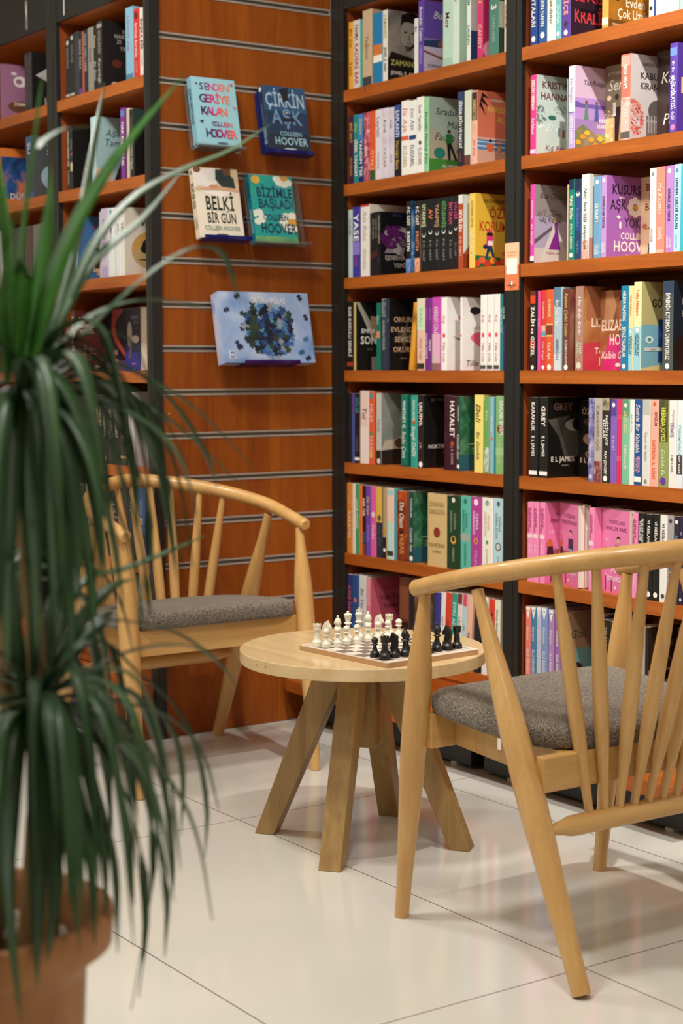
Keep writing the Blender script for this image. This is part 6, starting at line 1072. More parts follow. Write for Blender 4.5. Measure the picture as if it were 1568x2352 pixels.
def cushion_mesh(b, m):
    N = 80; x0, x1, yw = -.150, .222, .247
    def outline(k, inset):
        a = 2 * math.pi * k / N; ca, sa = math.cos(a), math.sin(a)
        e = 9 if ca > 0 else 2.9
        r = (abs(ca) ** e + abs(sa) ** e) ** (-1 / e)
        cx = (x0 + x1) / 2
        return cx + ((x1 - x0) / 2 - inset) * ca * r, (yw - inset) * sa * r * (1.0 if ca > 0 else .985)
    prof = [(.03, 0), (.008, .0005), (.002, .004), (.0, .012), (.0, .029), (.003, .037), (.009, .0425), (.02, .0465), (.045, .0495), (.08, .0512), (.12, .052), (.16, .0522)]
    vs = []; fs = []
    for ins, z in prof:
        for k in range(N):
            x, y = outline(k, ins); vs.append((x, y, z + .4135 + (x - .205) * .068))
    for i in range(len(prof) - 1):
        for k in range(N): fs.append((i * N + k, i * N + (k + 1) % N, (i + 1) * N + (k + 1) % N, (i + 1) * N + k))
    b.add(vs, fs, m, True)
    b.add(vs[-N:], [tuple(range(N))], m, True); b.add(vs[:N], [tuple(range(N))[::-1]], m)
def make_chair(label, loc, rz):
    t = thing('armchair', label, 'chair', loc, (0, 0, rz), 'spindle back armchairs')
    for s in (1, -1):
        y = .264 * s
        rod('front_leg', t, (.257, y, 0.0), (.184, y, .648), [(0, .0142), (.6, .0262), (.72, .0255), (1, .0112)], BEECH)
        rod('rear_leg', t, (-.258, y, 0.004), (.028, y, .672), [(0, .0172), (.5, .0262), (.62, .0255), (1, .0112)], BEECH)
    b = MB(); K = len(RAILP)
    b.tube(RAILP, [.0162 + .003 * math.sin(math.pi * i / (K - 1)) for i in range(K)], BEECH_Y, 18)
    for side in (0, -1):     # rounded end
        p = Vector(RAILP[side]); q = Vector(RAILP[1 if side == 0 else -2]); d = (p - q).normalized()
        b.tube([p, p + d * .003, p + d * .005], [.0162, .0150, .0115], BEECH_Y, 18)
    b.build('arm_rail', t)
    for i in range(9):
        y = (i - 4) * .0525; tp = rail_at(y)
        p1 = Vector(tp) - Vector((0, 0, .008)); p0 = Vector((-.146, (i - 4) * .036, .272))
        rod('spindle', t, p0, p1, [(0, .0078), (.42, .0142), (.55, .014), (1, .0085)], BEECH, 14)
    b = MB(); pts = []; rad = []
    for i in range(31):
        y = -.264 + .528 * i / 30; q = abs(y) / .264
        pts.append((-.146, y, .262)); k = 0 if q > .86 else min(1, (.86 - q) / .16); k = k * k * (3 - 2 * k); rad.append(.0105 + .0085 * k)
    b.tube(pts, rad, BEECH_Y, 16); b.build('stretcher', t)
    def slope(x): return (x - .205) * .068
    b = MB(); z = .415 + slope(.2)
    b.box((.181, -.25, z - .068), (.202, .25, z), BEECH_Y); b.build('front_apron', t, bevel=.002)
    b = MB(); z = .415 + slope(-.13); b.box((-.142, -.25, z - .064), (-.12, .25, z - .001), BEECH_Y); b.build('rear_apron', t, bevel=.002)
    for s in (1, -1):
        b = MB(); vs = []
        for x, dz in ((-.1195, 0), (.1805, 0)):
            for y in (.172 * s, .192 * s):
                vs += [(x, y, .412 + slope(x) - .062), (x, y, .413 + slope(x))]
        b.add(vs, [(0, 1, 3, 2), (4, 6, 7, 5), (0, 4, 5, 1), (2, 3, 7, 6), (1, 5, 7, 3), (0, 2, 6, 4)] if s > 0 else [(0, 2, 3, 1), (4, 5, 7, 6), (0, 1, 5, 4), (2, 6, 7, 3), (1, 3, 7, 5), (0, 4, 6, 2)], BEECH)
        b.build('side_rail', t)
    b = MB(); vs = [(x, y, .4125 + slope(x) + dz) for x in (-.1185, .1795) for y in (-.171, .171) for dz in (-.012, -.0005)]
    b.add(vs, [(0, 1, 3, 2), (4, 6, 7, 5), (0, 4, 5, 1), (2, 3, 7, 6), (1, 5, 7, 3), (0, 2, 6, 4)], BEECH_Y); b.build('seat_panel', t)
    b = MB(); cushion_mesh(b, FABRIC); cu = b.build('seat_cushion', t)
    b = MB(); b.box((-.012, .2385, .380), (-.002, .2392, .401), PLAST_W); b.build('care_tag', cu); cu.children[0]['label'] = 'small white tag'
    return t
ch1 = make_chair('beech spindle armchair in front, seen from behind, right of the table', (-2.300, 2.168, 0), math.pi)
def copy_tree(o, parent=None):
    c = o.copy(); COL.objects.link(c)
    if parent: c.parent = parent
    for k in o.children: copy_tree(k, c)
    return c
ch2 = copy_tree(ch1)
ch2.location = (-3.905, 2.164, 0); ch2.rotation_euler = (0, 0, 0)
tag(ch2, 'beech spindle armchair left of the table, half behind the plant', 'chair', 'spindle back armchairs')

# ------------------------------------------------------------------ table
TC = Vector((-3.035, 2.150, 0)); TZ = .445; TR = .278
t = thing('coffee_table', 'round oak coffee table between the two armchairs', 'table', TC)
b = MB(); n = 96; r = .0022
prof = [(TR - .002, TZ - .0285), (TR, TZ - .0265), (TR, TZ - r), (TR - r * .3, TZ - r * .3), (TR - r, TZ)]
vs = [(q * math.cos(2 * math.pi * k / n), q * math.sin(2 * math.pi * k / n), z) for q, z in prof for k in range(n)]
fs = [(i * n + k, i * n + (k + 1) % n, (i + 1) * n + (k + 1) % n, (i + 1) * n + k) for i in range(len(prof) - 1) for k in range(n)]
b.add(vs, fs, OAKTOP); b.add(vs[-n:], [tuple(range(n))], OAKTOP); b.add(vs[:n], [tuple(range(n))[::-1]], OAKTOP)
for (a, z, q) in ((-.86, TZ - .012, .0022), (-.98, TZ - .013, .0015)):      # two small knots on the rim
    a += math.radians(-35); b.add([((TR + .0002) * math.cos(a + q / TR * math.cos(k)), (TR + .0002) * math.sin(a + q / TR * math.cos(k)), z + q * math.sin(k)) for k in [j * .7 for j in range(9)]], [tuple(range(9))], M('7a5428', .5))
b.build('table_top', t)
ANG = math.radians(38)
hubz0, hubz1 = .222, TZ - .029
b = MB(); k = .037; ca, sa = math.cos(ANG), math.sin(ANG)
b.prism([(-k, -k), (k, -k), (k, k), (-k, k)], (0, 0, hubz0), (ca, sa, 0), (-sa, ca, 0), (0, 0, hubz1 - hubz0), OAK); b.build('hub_block', t, bevel=.002)
for q in range(4):
    a = ANG + q * math.pi / 2; rad = Vector((math.cos(a), math.sin(a), 0)); tan = Vector((-rad.y, rad.x, 0))
    w = .0245
    # side outline in the radial plane: flush with the hub, then splayed out
    poly = [(.0375, hubz1), (.096, hubz1), (.255, 0.0), (.209, 0.0), (.0375, .388)]
    b = MB(); b.prism(poly, -tan * w, rad, (0, 0, 1), tan * 2 * w, OAK); b.build('leg', t, bevel=.002)
b = MB(); a = ANG - math.pi / 2; rad = Vector((math.cos(a), math.sin(a), 0)); tan = Vector((-rad.y, rad.x, 0))
b.prism([(.005 * math.cos(j * .63), .005 * math.sin(j * .63)) for j in range(10)], rad * .0945 + Vector((0, 0, .402)) + rad * .004, tan, (0, 0, 1), rad * .001, M('3a2c1a', .6)); b.build('bolt_plug', t)

# ------------------------------------------------------------------ chess
BA = math.radians(5)
EX = Vector((-math.cos(BA), -math.sin(BA), 0)); EY = Vector((-math.sin(BA), math.cos(BA), 0))
BF = Vector((-2.7752, 2.0466, TZ + .0003)) + EX * .010 - EY * .010
BX, BY, BT = .303, .270, .0115
MDF, _, _b = new_mat('board_edge', .6, 'b48d66'); BSURF = M('e3d3c2', .35); BDARK = M('75655b', .35); BLINE = M('4a403a', .4)
t = thing('chess_board', 'printed chess board lying on the round table', 'chess board', BF, (0, 0, math.atan2(EX.y, EX.x)))
def rrect(x0, y0, x1, y1, r):
    pl = []
    for cx, cy, a0 in ((x1 - r, y1 - r, 0), (x0 + r, y1 - r, 90), (x0 + r, y0 + r, 180), (x1 - r, y0 + r, 270)):
        pl += [(cx + r * math.cos(math.radians(a0 + k * 18)), cy + r * math.sin(math.radians(a0 + k * 18))) for k in range(6)]
    return pl
# local +X = towards white, local +Y = minus EY (right handed turn), so files run along -Y
b = MB(); b.prism(rrect(0, -BY, BX, 0, .008), (0, 0, 0), (1, 0, 0), (0, 1, 0), (0, 0, BT - .001), MDF)
b.prism(rrect(.0005, -BY + .0005, BX - .0005, -.0005, .008), (0, 0, BT - .001), (1, 0, 0), (0, 1, 0), (0, 0, .001), BSURF)
SX, SY, OX, OY = .0327, .0306, .0225, .0095
for i in range(8):
    for j in range(8):
        if (i + j) % 2 == 0:
            b.add([(OX + i * SX, -OY - j * SY, BT + .0002), (OX + (i + 1) * SX, -OY - j * SY, BT + .0002), (OX + (i + 1) * SX, -OY - (j + 1) * SY, BT + .0002), (OX + i * SX, -OY - (j + 1) * SY, BT + .0002)], [(3, 2, 1, 0)], BDARK)
for x0, y0, x1, y1 in ((OX - .004, OY - .004, OX + 8 * SX + .004, OY - .003), (OX - .004, OY + 8 * SY + .003, OX + 8 * SX + .004, OY + 8 * SY + .004), (OX - .004, OY - .004, OX - .003, OY + 8 * SY + .004), (OX + 8 * SX + .003, OY - .004, OX + 8 * SX + .004, OY + 8 * SY + .004)):
    b.add([(x0, -y0, BT + .0002), (x1, -y0, BT + .0002), (x1, -y1, BT + .0002), (x0, -y1, BT + .0002)], [(3, 2, 1, 0)], BLINE)
b.build('board', t)
IVORY, _, _b = new_mat('ivory_plastic', .38, 'e0dac6')
EBONY, _, _b = new_mat('black_plastic', .36, '1b1b1a')
def base_prof(r, top):
    return [(r * .98, 0), (r, .001), (r, .0035), (r * .93, .0055), (r * .96, .0065), (r * .9, .0095), (r * .7, .0118), (r * .55, .0145)] + top
def piece_mesh(kind, m):
    b = MB()
    if kind == 'pawn':
        b.lathe(base_prof(.0108, [(.0046, .019), (.0038, .024), (.0046, .0255), (.0074, .0262), (.0078, .0275), (.006, .0288), (.0042, .0295), (.0058, .0312), (.0074, .0342), (.0076, .0362), (.0068, .039), (.0045, .0412), (.0015, .0424)]), m, 20)
    elif kind == 'rook':
        b.lathe(base_prof(.0125, [(.0068, .021), (.0058, .031), (.0066, .0345), (.0088, .036), (.0086, .0375), (.0092, .046), (.0094, .0463), (.0068, .0464), (.0064, .0435), (.001, .0433)]), m, 24)
        for k in range(6):
            a = k * math.pi / 3; pl = []
            for rr, s in ((.0068, -1), (.0094, -1), (.0094, 1), (.0068, 1)): pl.append((rr * math.cos(a + s * .34), rr * math.sin(a + s * .34)))
            b.prism(pl, (0, 0, .0462), (1, 0, 0), (0, 1, 0), (0, 0, .003), m)
    elif kind == 'bishop':
        b.lathe(base_prof(.012, [(.005, .023), (.0042, .031), (.0062, .0325), (.0088, .0338), (.0085, .0352), (.006, .0362), (.0048, .0378), (.0066, .0402), (.0082, .044), (.008, .048), (.006, .053), (.003, .0566), (.0024, .0578), (.0032, .0592), (.0026, .0612), (.0008, .062)]), m, 22)
        b.prism([(-.0088, .0455), (.001, .051), (.0015, .0498), (-.0086, .0437)], (0, -.0035, 0), (1, 0, 0), (0, 0, 1), (0, .007, 0), m)
    elif kind in ('queen', 'king'):
        top = [(.0056, .025), (.0046, .037), (.0066, .0388), (.0092, .0402), (.009, .0418), (.0062, .0432), (.0056, .0446), (.007, .052), (.0088, .0588)]
        if kind == 'queen':
            b.lathe(base_prof(.0128, top + [(.0092, .0604), (.0078, .0606), (.0062, .0628), (.003, .0648), (.0026, .0655), (.003, .067), (.0018, .0686), (.0004, .069)]), m, 24)
            for k in range(9):
                a = k * 2 * math.pi / 9; b.lathe([(.0003, -.0014), (.0012, -.0008), (.0014, 0), (.0012, .0008), (.0003, .0014)], m, 6, (.0084 * math.cos(a), .0084 * math.sin(a), .0609))
        else:
            b.lathe(base_prof(.0128, top + [(.009, .0602), (.0072, .061), (.0064, .0618), (.004, .0638), (.0012, .0642)]), m, 24)
            b.box((-.0011, -.0012, .0635), (.0011, .0012, .0735), m); b.box((-.0036, -.0012, .0682), (.0036, .0012, .0706), m)
            for k in range(4):
                a = k * math.pi / 2 + .785; b.tube([(.0062 * math.cos(a), .0062 * math.sin(a), .0612), (.0066 * math.cos(a), .0066 * math.sin(a), .066), (.003 * math.cos(a), .003 * math.sin(a), .0692), (0, 0, .0694)], [.0011, .0012, .0011, .0009], m, 6)
    elif kind == 'knight':
        b.lathe(base_prof(.0125, [(.0076, .0165), (.0078, .018), (.0002, .0185)]), m, 24)
        out = [(-.0075, .0178), (.0068, .0178), (.0075, .021), (.0052, .027), (.0036, .0318), (.0058, .0338), (.0098, .0322), (.0118, .0332), (.0126, .0368), (.0104, .0412), (.0066, .0464), (.0046, .0505), (.0036, .0535), (.0018, .051), (-.0012, .0508), (-.005, .0476), (-.0082, .0415), (-.0092, .034), (-.0088, .025)]
        for w, s in ((.0042, 1.0), (.0058, .86)):
            cx, cz = -.001, .034
            pl = [(cx + (x - cx) * s, cz + (z - cz) * s if z > .02 else z) for x, z in out]
            b.prism(pl, (0, -w, 0), (1, 0, 0), (0, 0, 1), (0, 2 * w, 0), m)
        for s in (1, -1): b.lathe([(.0002, -.001), (.001, -.0005), (.001, .0005), (.0002, .001)], m, 6, (.005, .0058 * s, .044))
    return b
PROTO = {}
def chess(kind, colour, i, j, label, face=0.0, jx=0.0, jy=0.0):
    m = IVORY if colour == 'w' else EBONY; key = (kind, colour)
    if key not in PROTO:
        o = piece_mesh(kind, m).build('chess_' + kind); PROTO[key] = o
        if kind == 'knight':
            md = o.modifiers.new('bevel', 'BEVEL'); md.width = .0012; md.segments = 2; md.limit_method = 'ANGLE'
    else:
        o = PROTO[key].copy(); COL.objects.link(o)
    o.location = BF + EX * (OX + (i + .5) * SX + jx) + EY * (OY + (j + .5) * SY + jy) + Vector((0, 0, BT + .0003))
    o.rotation_euler = (0, 0, face)
    tag(o, label, 'chess piece', 'ivory chess pieces' if colour == 'w' else 'black chess pieces')
back = ['rook', 'knight', 'bishop', 'queen', 'king', 'bishop', 'knight', 'rook']
side = ['left', 'left', 'left', '', '', 'right', 'right', 'right']
rj = random.Random(3)
for j in range(8):
    s = (side[j] + ' ') if side[j] else ''
    chess(back[j], 'w', 7, j, 'ivory %s%s on the far side of the chess board' % (s, back[j]), BA + .25, rj.uniform(-.002, .002), rj.uniform(-.002, .002))
    chess('pawn', 'w', 6, j, 'ivory pawn standing before the %sivory %s' % (s, back[j]), 0, rj.uniform(-.002, .002), rj.uniform(-.002, .002))
backb = ['rook', 'knight', 'bishop', 'king', 'queen', 'bishop', 'knight', 'rook']
for j in range(8):
    s = (side[j] + ' ') if side[j] else ''
    chess(backb[j], 'b', 0, j, 'black %s%s on the near side of the chess board' % (s, backb[j]), math.pi + .5 if j < 4 else math.pi + .2, rj.uniform(-.002, .002), rj.uniform(-.002, .002))
    chess('pawn', 'b', 1, j, 'black pawn standing before the %sblack %s' % (s, backb[j]), 0, rj.uniform(-.002, .002), rj.uniform(-.002, .002))
# ------------------------------------------------------------------ potted plant in the foreground
PD = 1.75
def leaf_mat(name, c0, c1, c2):
    m, nt, b = new_mat(name, .42, spec=.75)
    N, L = nt.nodes.new, nt.links.new
    tc = N('ShaderNodeTexCoord'); n = N('ShaderNodeTexNoise'); n.inputs['Scale'].default_value = 9; n.inputs['Detail'].default_value = 2
    r = N('ShaderNodeValToRGB'); e = r.color_ramp.elements; e[0].position = .3; e[1].position = .75; e[0].color = rgb(c0); e[1].color = rgb(c2); e.new(.5).color = rgb(c1)
    L(tc.outputs['Object'], n.inputs['Vector']); L(n.outputs['Fac'], r.inputs['Fac']); L(r.outputs['Color'], b.inputs['Base Color'])
    b.inputs['Coat Weight'].default_value = .12; b.inputs['Coat Roughness'].default_value = .42
    tr = N('ShaderNodeBsdfTranslucent'); L(r.outputs['Color'], tr.inputs['Color'])
    mx = N('ShaderNodeMixShader'); mx.inputs[0].default_value = .28
    out = nt.nodes['Material Output']; L(b.outputs[0], mx.inputs[1]); L(tr.outputs[0], mx.inputs[2]); L(mx.outputs[0], out.inputs['Surface'])
    return m
LEAF = leaf_mat('dragon_tree_leaf', '284a24', '345a2f', '446f38')
LEAFB = leaf_mat('young_leaf', '2f6a1c', '3f8424', '57a030')
TERRA, _nt, _b = new_mat('terracotta', .6, '9c6638')
_n = _nt.nodes.new('ShaderNodeTexNoise'); _n.inputs['Scale'].default_value = 6
_r = _nt.nodes.new('ShaderNodeValToRGB'); _r.color_ramp.elements[0].color = rgb('8f5a2e'); _r.color_ramp.elements[1].color = rgb('a8723f'); _r.color_ramp.elements[0].position = .35; _r.color_ramp.elements[1].position = .65
_nt.links.new(_n.outputs['Fac'], _r.inputs['Fac']); _nt.links.new(_r.outputs['Color'], _b.inputs['Base Color'])
SOIL, _, _b = new_mat('soil', .95, '2a1c12')
BARK = wood('cane_bark', '6a5636', '9a8054', 'Z', 2.0, .7)
STONE = M('@18:b8b0a0,d8d2c4', .7)
rimc = at_d(-73, 2087, PD); PR = .151; PZ = rimc.z
PC = Vector((rimc.x, rimc.y, 0))
plant = thing('potted_plant', 'tall green dragon tree in a terracotta pot at the left front', 'plant', PC)
b = MB(); n = 56
pf = [(.098, 0), (.102, .004), (.122, PZ - .075), (.1235, PZ - .052), (.139, PZ - .046), (.150, PZ - .038), (PR + .001, PZ - .012), (PR, PZ - .003), (PR - .005, PZ), (PR - .012, PZ - .001), (.133, PZ - .02), (.120, PZ - .06), (.1165, PZ - .085), (.113, PZ - .11)]
vs = [(q * math.cos(2 * math.pi * k / n), q * math.sin(2 * math.pi * k / n), z) for q, z in pf for k in range(n)]
fs = [(i * n + k, i * n + (k + 1) % n, (i + 1) * n + (k + 1) % n, (i + 1) * n + k) for i in range(len(pf) - 1) for k in range(n)]
b.add(vs, fs, TERRA, True); b.add(vs[:n], [tuple(range(n))[::-1]], TERRA); b.build('pot', plant)
SZ = PZ - .075
b = MB(); b.lathe([(.112, SZ - .02), (.1172, SZ), (.06, SZ + .008), (.002, SZ + .01)], SOIL, 32); b.build('soil', plant)
inv = -PC
def cane(p):
    b = MB(); pts = []
    for i in range(len(p) - 1):
        for k in range(6): pts.append(lerp(p[i], p[i + 1], k / 6))
    pts.append(Vector(p[-1]))
    b.tube(pts, [.0125 - .004 * i / len(pts) + .0008 * math.sin(i * 2.1) for i in range(len(pts))], BARK, 10); b.build('cane', plant, inv)
U1 = at_d(48, 862, PD + .02); U2 = at_d(92, 1600, PD); U3 = at_d(10, 1330, PD + .1)
root = Vector((PC.x, PC.y, SZ))
cane([root + Vector((.03, .05, 0)), root + Vector((.04, .07, .25)), U1 + Vector((0, 0, -.1)), U1])
cane([root + Vector((.05, .06, 0)), root + Vector((.05, .075, .1)), U2 + Vector((0, 0, -.05)), U2])
cane([root + Vector((.0, .02, 0)), root + Vector((.0, .05, .2)), U3])
def spline(P, K):
    P = [Vector(p) for p in P]; P = [P[0] * 2 - P[1]] + P + [P[-1] * 2 - P[-2]]; out = []
    seg = len(P) - 3
    for i in range(K + 1):
        s = i / K * seg; j = min(int(s), seg - 1); t = s - j
        a, b_, c, d = P[j:j + 4]
        out.append(.5 * ((2 * b_) + (c - a) * t + (2 * a - 5 * b_ + 4 * c - d) * t * t + (3 * b_ - a - 3 * c + d) * t ** 3))
    return out
NL = [0]; REST = MB()
def leaf(P, w, m, roll=0.0, K=16):
    """long strap leaf with a folded midrib, thin but closed"""
    pts = spline(P, K); b = MB(); vs = []
    for i, p in enumerate(pts):
        t = i / K
        tg = (pts[min(i + 1, K)] - pts[max(i - 1, 0)]).normalized()
        sd = tg.cross(Vector((0, 0, 1)))
        if sd.length < .12: sd = tg.cross(Vector((-FWD.x, -FWD.y, 0)))
        sd.normalize(); sd = Matrix.Rotation(roll, 3, tg) @ sd
        nm = sd.cross(tg).normalized()
        hw = w / 2 * (min(1, .55 + t * 2.4) if t < .2 else 1) * (1 - max(0, (t - .45) / .55) ** 1.7) + .0004
        vs += [p - sd * hw + nm * hw * .22, p - nm * .0002, p + sd * hw + nm * hw * .22, p - nm * .0011]
    fs = []
    for i in range(K):
        for k in range(4):
            k2 = (k + 1) % 4; fs.append((i * 4 + k, (i + 1) * 4 + k, (i + 1) * 4 + k2, i * 4 + k2))
    NL[0] += 1
    if NL[0] > 99: REST.add(vs, fs, m, True)
    else: b.add(vs, fs, m, True); b.build('leaf', plant, inv)
rl = random.Random(11)
def plf(px, w, m=None, d0=None, d1=None, roll=0):
    """a leaf of the photograph: its course in the view, with its own run in depth"""
    d0 = PD if d0 is None else d0; d1 = PD + rl.uniform(-.14, .2) if d1 is None else d1; k = len(px) - 1
    leaf([at_d(x, y, d0 + (d1 - d0) * i / k) for i, (x, y) in enumerate(px)], w * PD / FPX, m or LEAF, roll)
# upper crown, rising
plf([(40, 850), (48, 640), (62, 480), (78, 345), (97, 170)], 62, LEAFB, d1=1.7, roll=.9)
plf([(70, 850), (125, 640), (195, 480), (290, 335), (425, 170)], 46, LEAFB, d1=1.78, roll=.7)
plf([(84, 850), (160, 690), (225, 590), (330, 500), (420, 390)], 26, LEAF, d1=1.95, roll=.5)
plf([(100, 860), (200, 760), (330, 640), (430, 575), (490, 570), (525, 610), (547, 690)], 30, LEAF, d1=1.92)
plf([(105, 850), (190, 740), (290, 695), (390, 690), (480, 712)], 22, LEAF, d1=2.0)
plf([(30, 850), (22, 640), (8, 470), (-15, 330)], 34, LEAFB, d1=1.62, roll=.8)
plf([(20, 850), (-10, 660), (-60, 520)], 34, LEAF, roll=.8)
plf([(90, 340), (108, 318), (150, 296), (205, 290)], 22, LEAF, d0=1.72, d1=1.8)
plf([(95, 840), (165, 600), (195, 440), (222, 290), (240, 190)], 24, LEAF, d1=2.15, roll=.8)
plf([(100, 840), (200, 590), (300, 460), (420, 390), (530, 345), (620, 285)], 22, LEAF, d1=2.2, roll=.4)
plf([(60, 850), (90, 640), (110, 500), (118, 380)], 44, LEAFB, roll=1.0, d1=1.8)
plf([(20, 880), (10, 720), (15, 600), (40, 480)], 40, LEAFB, roll=1.0, d1=1.66)
# upper crown, arching and hanging
plf([(60, 900), (70, 800), (130, 770), (215, 800), (290, 880), (340, 1000)], 36, d1=1.82)
plf([(70, 900), (85, 830), (150, 830), (215, 905), (262, 1030), (290, 1180)], 40, d1=1.74)
plf([(60, 900), (85, 850), (140, 880), (190, 985), (222, 1130), (240, 1300)], 42, d1=1.68)
plf([(50, 900), (55, 830), (88, 850), (112, 980), (130, 1180)], 44, d1=1.64)
plf([(90, 890), (190, 830), (300, 850), (400, 930), (470, 1040), (500, 1120)], 26, d1=1.95)
plf([(80, 880), (150, 850), (230, 880), (330, 930), (420, 990), (560, 1120)], 31, LEAF, d1=2.05)
plf([(90, 880), (160, 830), (250, 830), (340, 870), (450, 940), (580, 1070)], 23, LEAF, d1=2.1)
plf([(80, 890), (150, 870), (220, 920), (290, 1020), (335, 1150), (350, 1310)], 47, d1=1.78)
plf([(70, 890), (120, 900), (180, 990), (215, 1140), (235, 1330)], 52, d1=1.68)
plf([(75, 890), (110, 900), (150, 1000), (175, 1180), (182, 1400)], 47, d1=1.66)
plf([(60, 890), (85, 920), (105, 1060), (118, 1260), (128, 1460)], 52, d1=1.64)
plf([(50, 890), (62, 940), (70, 1100), (78, 1300), (86, 1500)], 55, d1=1.62)
plf([(40, 890), (28, 950), (18, 1120), (14, 1330), (18, 1540)], 57, d1=1.60)
plf([(90, 880), (190, 870), (260, 930), (300, 1050), (318, 1220)], 44, d1=1.85)
plf([(90, 880), (200, 840), (290, 900), (350, 1010), (385, 1180), (405, 1330)], 39, d1=1.9)
plf([(85, 885), (140, 920), (200, 1050), (252, 1210), (285, 1400)], 47, d1=1.74)
plf([(95, 880), (170, 900), (240, 1000), (290, 1130), (330, 1290), (345, 1420)], 44, d1=1.8)
plf([(30, 890), (0, 950), (-20, 1150), (-25, 1380)], 57, d1=1.6)
plf([(100, 870), (180, 850), (270, 905), (330, 1000), (372, 1110)], 36, d1=1.95)
plf([(95, 870), (120, 800), (180, 800), (250, 860), (300, 960)], 39, d1=1.85)
plf([(70, 900), (120, 960), (168, 1120), (205, 1300), (215, 1480)], 44, d1=1.7)
plf([(60, 900), (100, 1000), (135, 1180), (158, 1380), (165, 1560)], 44, d1=1.67)
plf([(100, 900), (150, 960), (225, 1080), (300, 1260), (330, 1450)], 39, d1=1.78)
# lower crown, rising
plf([(92, 1600), (150, 1480), (205, 1400), (262, 1345), (310, 1330)], 34, roll=.5, d1=1.9)
plf([(95, 1600), (165, 1500), (230, 1430), (262, 1400)], 40, roll=.6, d1=1.85)
plf([(80, 1600), (84, 1450), (82, 1300), (70, 1180)], 44, roll=.9, d1=1.66)
plf([(60, 1600), (40, 1460), (25, 1330), (22, 1200)], 40, roll=.9, d1=1.62)
plf([(92, 1590), (112, 1420), (140, 1330), (178, 1268)], 26, roll=.4, d1=1.85)
plf([(96, 1610), (125, 1500), (132, 1430), (118, 1370)], 34, roll=.8, d1=1.7)
plf([(100, 1605), (200, 1545), (290, 1500), (390, 1480), (460, 1492), (520, 1540)], 22, d1=1.98)
plf([(100, 1600), (215, 1440), (330, 1432), (420, 1462), (500, 1520), (545, 1580)], 22, d1=2.0)
plf([(96, 1600), (180, 1490), (240, 1475), (310, 1540), (400, 1620), (452, 1730), (475, 1860), (470, 1970)], 26, d1=1.9)
plf([(100, 1610), (220, 1590), (320, 1600), (395, 1680), (420, 1790), (415, 1920)], 22, d1=1.92)
plf([(100, 1620), (210, 1620), (310, 1680), (370, 1790), (395, 1960), (398, 2050)], 22, d1=1.88)
plf([(90, 1590), (180, 1350), (280, 1310), (400, 1262), (470, 1230)], 20, d1=2.05, roll=.4)
# lower crown, hanging
plf([(96, 1620), (170, 1640), (240, 1740), (290, 1880), (308, 2080)], 36, d1=1.76)
plf([(92, 1620), (150, 1650), (200, 1770), (235, 1920), (245, 2110)], 38, d1=1.7)
plf([(85, 1620), (118, 1660), (150, 1800), (168, 1980), (172, 2140)], 40, d1=1.64)
plf([(78, 1620), (86, 1700), (88, 1880), (86, 2080), (84, 2270)], 49, d1=1.6)
plf([(60, 1620), (40, 1700), (22, 1880), (18, 2060), (48, 2350)], 45, d1=1.56)
plf([(98, 1615), (200, 1640), (290, 1730), (350, 1870), (383, 2040), (378, 2200)], 29, d1=1.82)
plf([(98, 1615), (190, 1650), (265, 1770), (318, 1930), (335, 2110), (318, 2290)], 29, d1=1.8)
plf([(95, 1618), (160, 1670), (215, 1810), (262, 1990), (270, 2190)], 31, d1=1.72)
plf([(95, 1618), (140, 1690), (180, 1840), (210, 2000), (218, 2170)], 34, d1=1.68)
plf([(50, 1620), (10, 1680), (-15, 1850), (-20, 2080)], 45, d1=1.55)
plf([(98, 1610), (190, 1600), (280, 1660), (330, 1780), (352, 1950)], 31, d1=1.9)
plf([(90, 1620), (120, 1720), (128, 1900), (124, 2080), (110, 2210)], 38, d1=1.62)
plf([(98, 1612), (230, 1650), (320, 1800), (352, 1990), (300, 2320)], 22, d1=1.8)
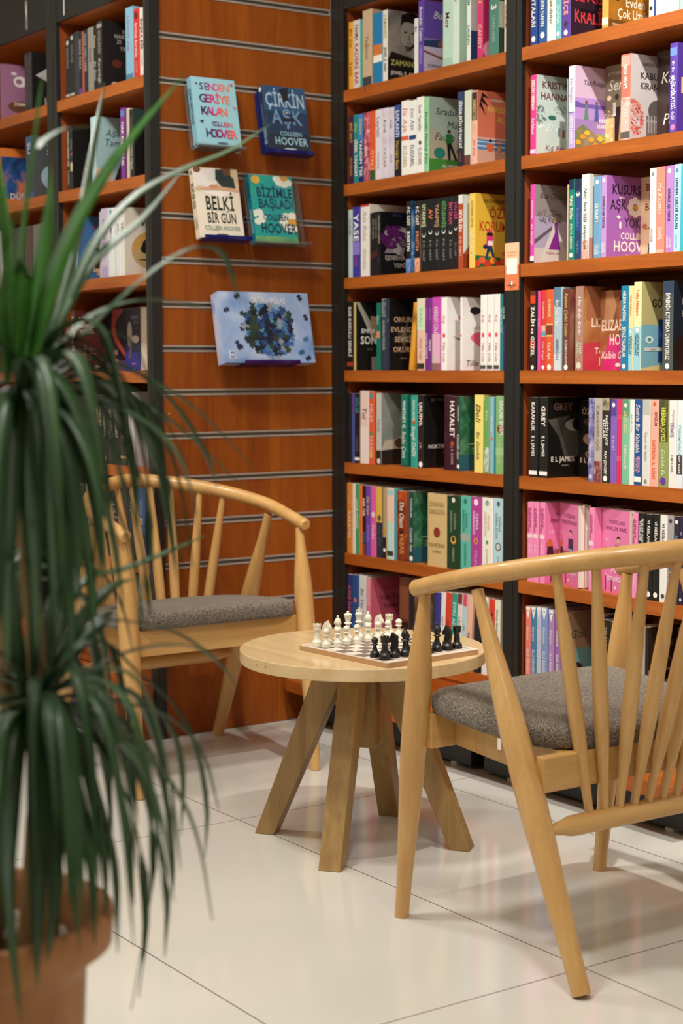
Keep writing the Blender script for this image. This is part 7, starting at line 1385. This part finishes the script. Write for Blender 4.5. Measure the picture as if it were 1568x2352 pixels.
# further leaves of the three crowns, hanging all round
def crown(c, n, lo, hi, wpx, seed, bias=0.0):
    q = random.Random(seed)
    for _ in range(n):
        a = q.uniform(0, 2 * math.pi); el = math.radians(q.uniform(lo, hi)); L_ = q.uniform(.24, .36)
        h = Vector((math.cos(a), math.sin(a), 0)); drop = q.uniform(.5, 1.0)
        p = [c, c + h * L_ * .22 * math.cos(el) + Vector((0, 0, L_ * .22 * math.sin(el))),
             c + h * L_ * .44 * math.cos(el) + Vector((0, 0, L_ * (.34 * math.sin(el) - .10 * drop))),
             c + h * L_ * (.56 * math.cos(el)) + Vector((0, 0, L_ * (.22 * math.sin(el) - .36 * drop))),
             c + h * L_ * (.62 * math.cos(el)) + Vector((0, 0, L_ * (.1 * math.sin(el) - .72 * drop)))]
        leaf(p, q.uniform(.7, 1.1) * wpx * PD / FPX, LEAF, 0)
crown(U1, 8, 0, 50, 38, 21)
crown(U2, 20, -10, 50, 32, 22)
crown(U3, 8, -10, 40, 34, 23)
crown(U1, 12, -25, 15, 34, 31); crown(U2, 18, -25, 20, 30, 32)
if REST.v: REST.build('leaf_mass', plant, inv)['kind'] = 'stuff'
# pale stones on the soil
for i, (x, y, r_, lab) in enumerate([(28, 2108, .0235, 'white stone at the left of the plant pot'), (60, 2092, .021, 'white stone at the back of the plant pot'), (48, 2150, .022, 'white stone nearest the front rim of the plant pot'),
                                     (95, 2135, .02, 'white stone in the middle of the plant pot'), (146, 2122, .0225, 'rounded cream stone at the right of the plant pot'), (122, 2150, .02, 'white stone before the cream stone in the pot'), (5, 2150, .024, 'white stone at the left picture edge in the pot')]):
    p = at_z(x, y, SZ + .028); d = Vector((p.x - PC.x, p.y - PC.y, 0))
    lim = .117 - r_ * .95
    if d.length > lim: d *= lim / d.length
    b = MB(); q = random.Random(i); bm = bmesh.new(); bmesh.ops.create_icosphere(bm, subdivisions=3, radius=r_)
    o = Vector((q.uniform(0, 9), q.uniform(0, 9), 0))
    from mathutils import noise
    for v in bm.verts:
        k = 1 + .16 * noise.noise(v.co * 55 + o); v.co = Vector((v.co.x * k * 1.08, v.co.y * k * .95, v.co.z * k * .78))
    vs = [v.co.copy() for v in bm.verts]; fs = [[v.index for v in f.verts] for f in bm.faces]; bm.free()
    b.add(vs, fs, STONE, True); o = b.build('stone'); o.location = (PC.x + d.x, PC.y + d.y, SZ + r_ * .78 + .008)
    tag(o, lab, 'stone', 'white stones in the plant pot')
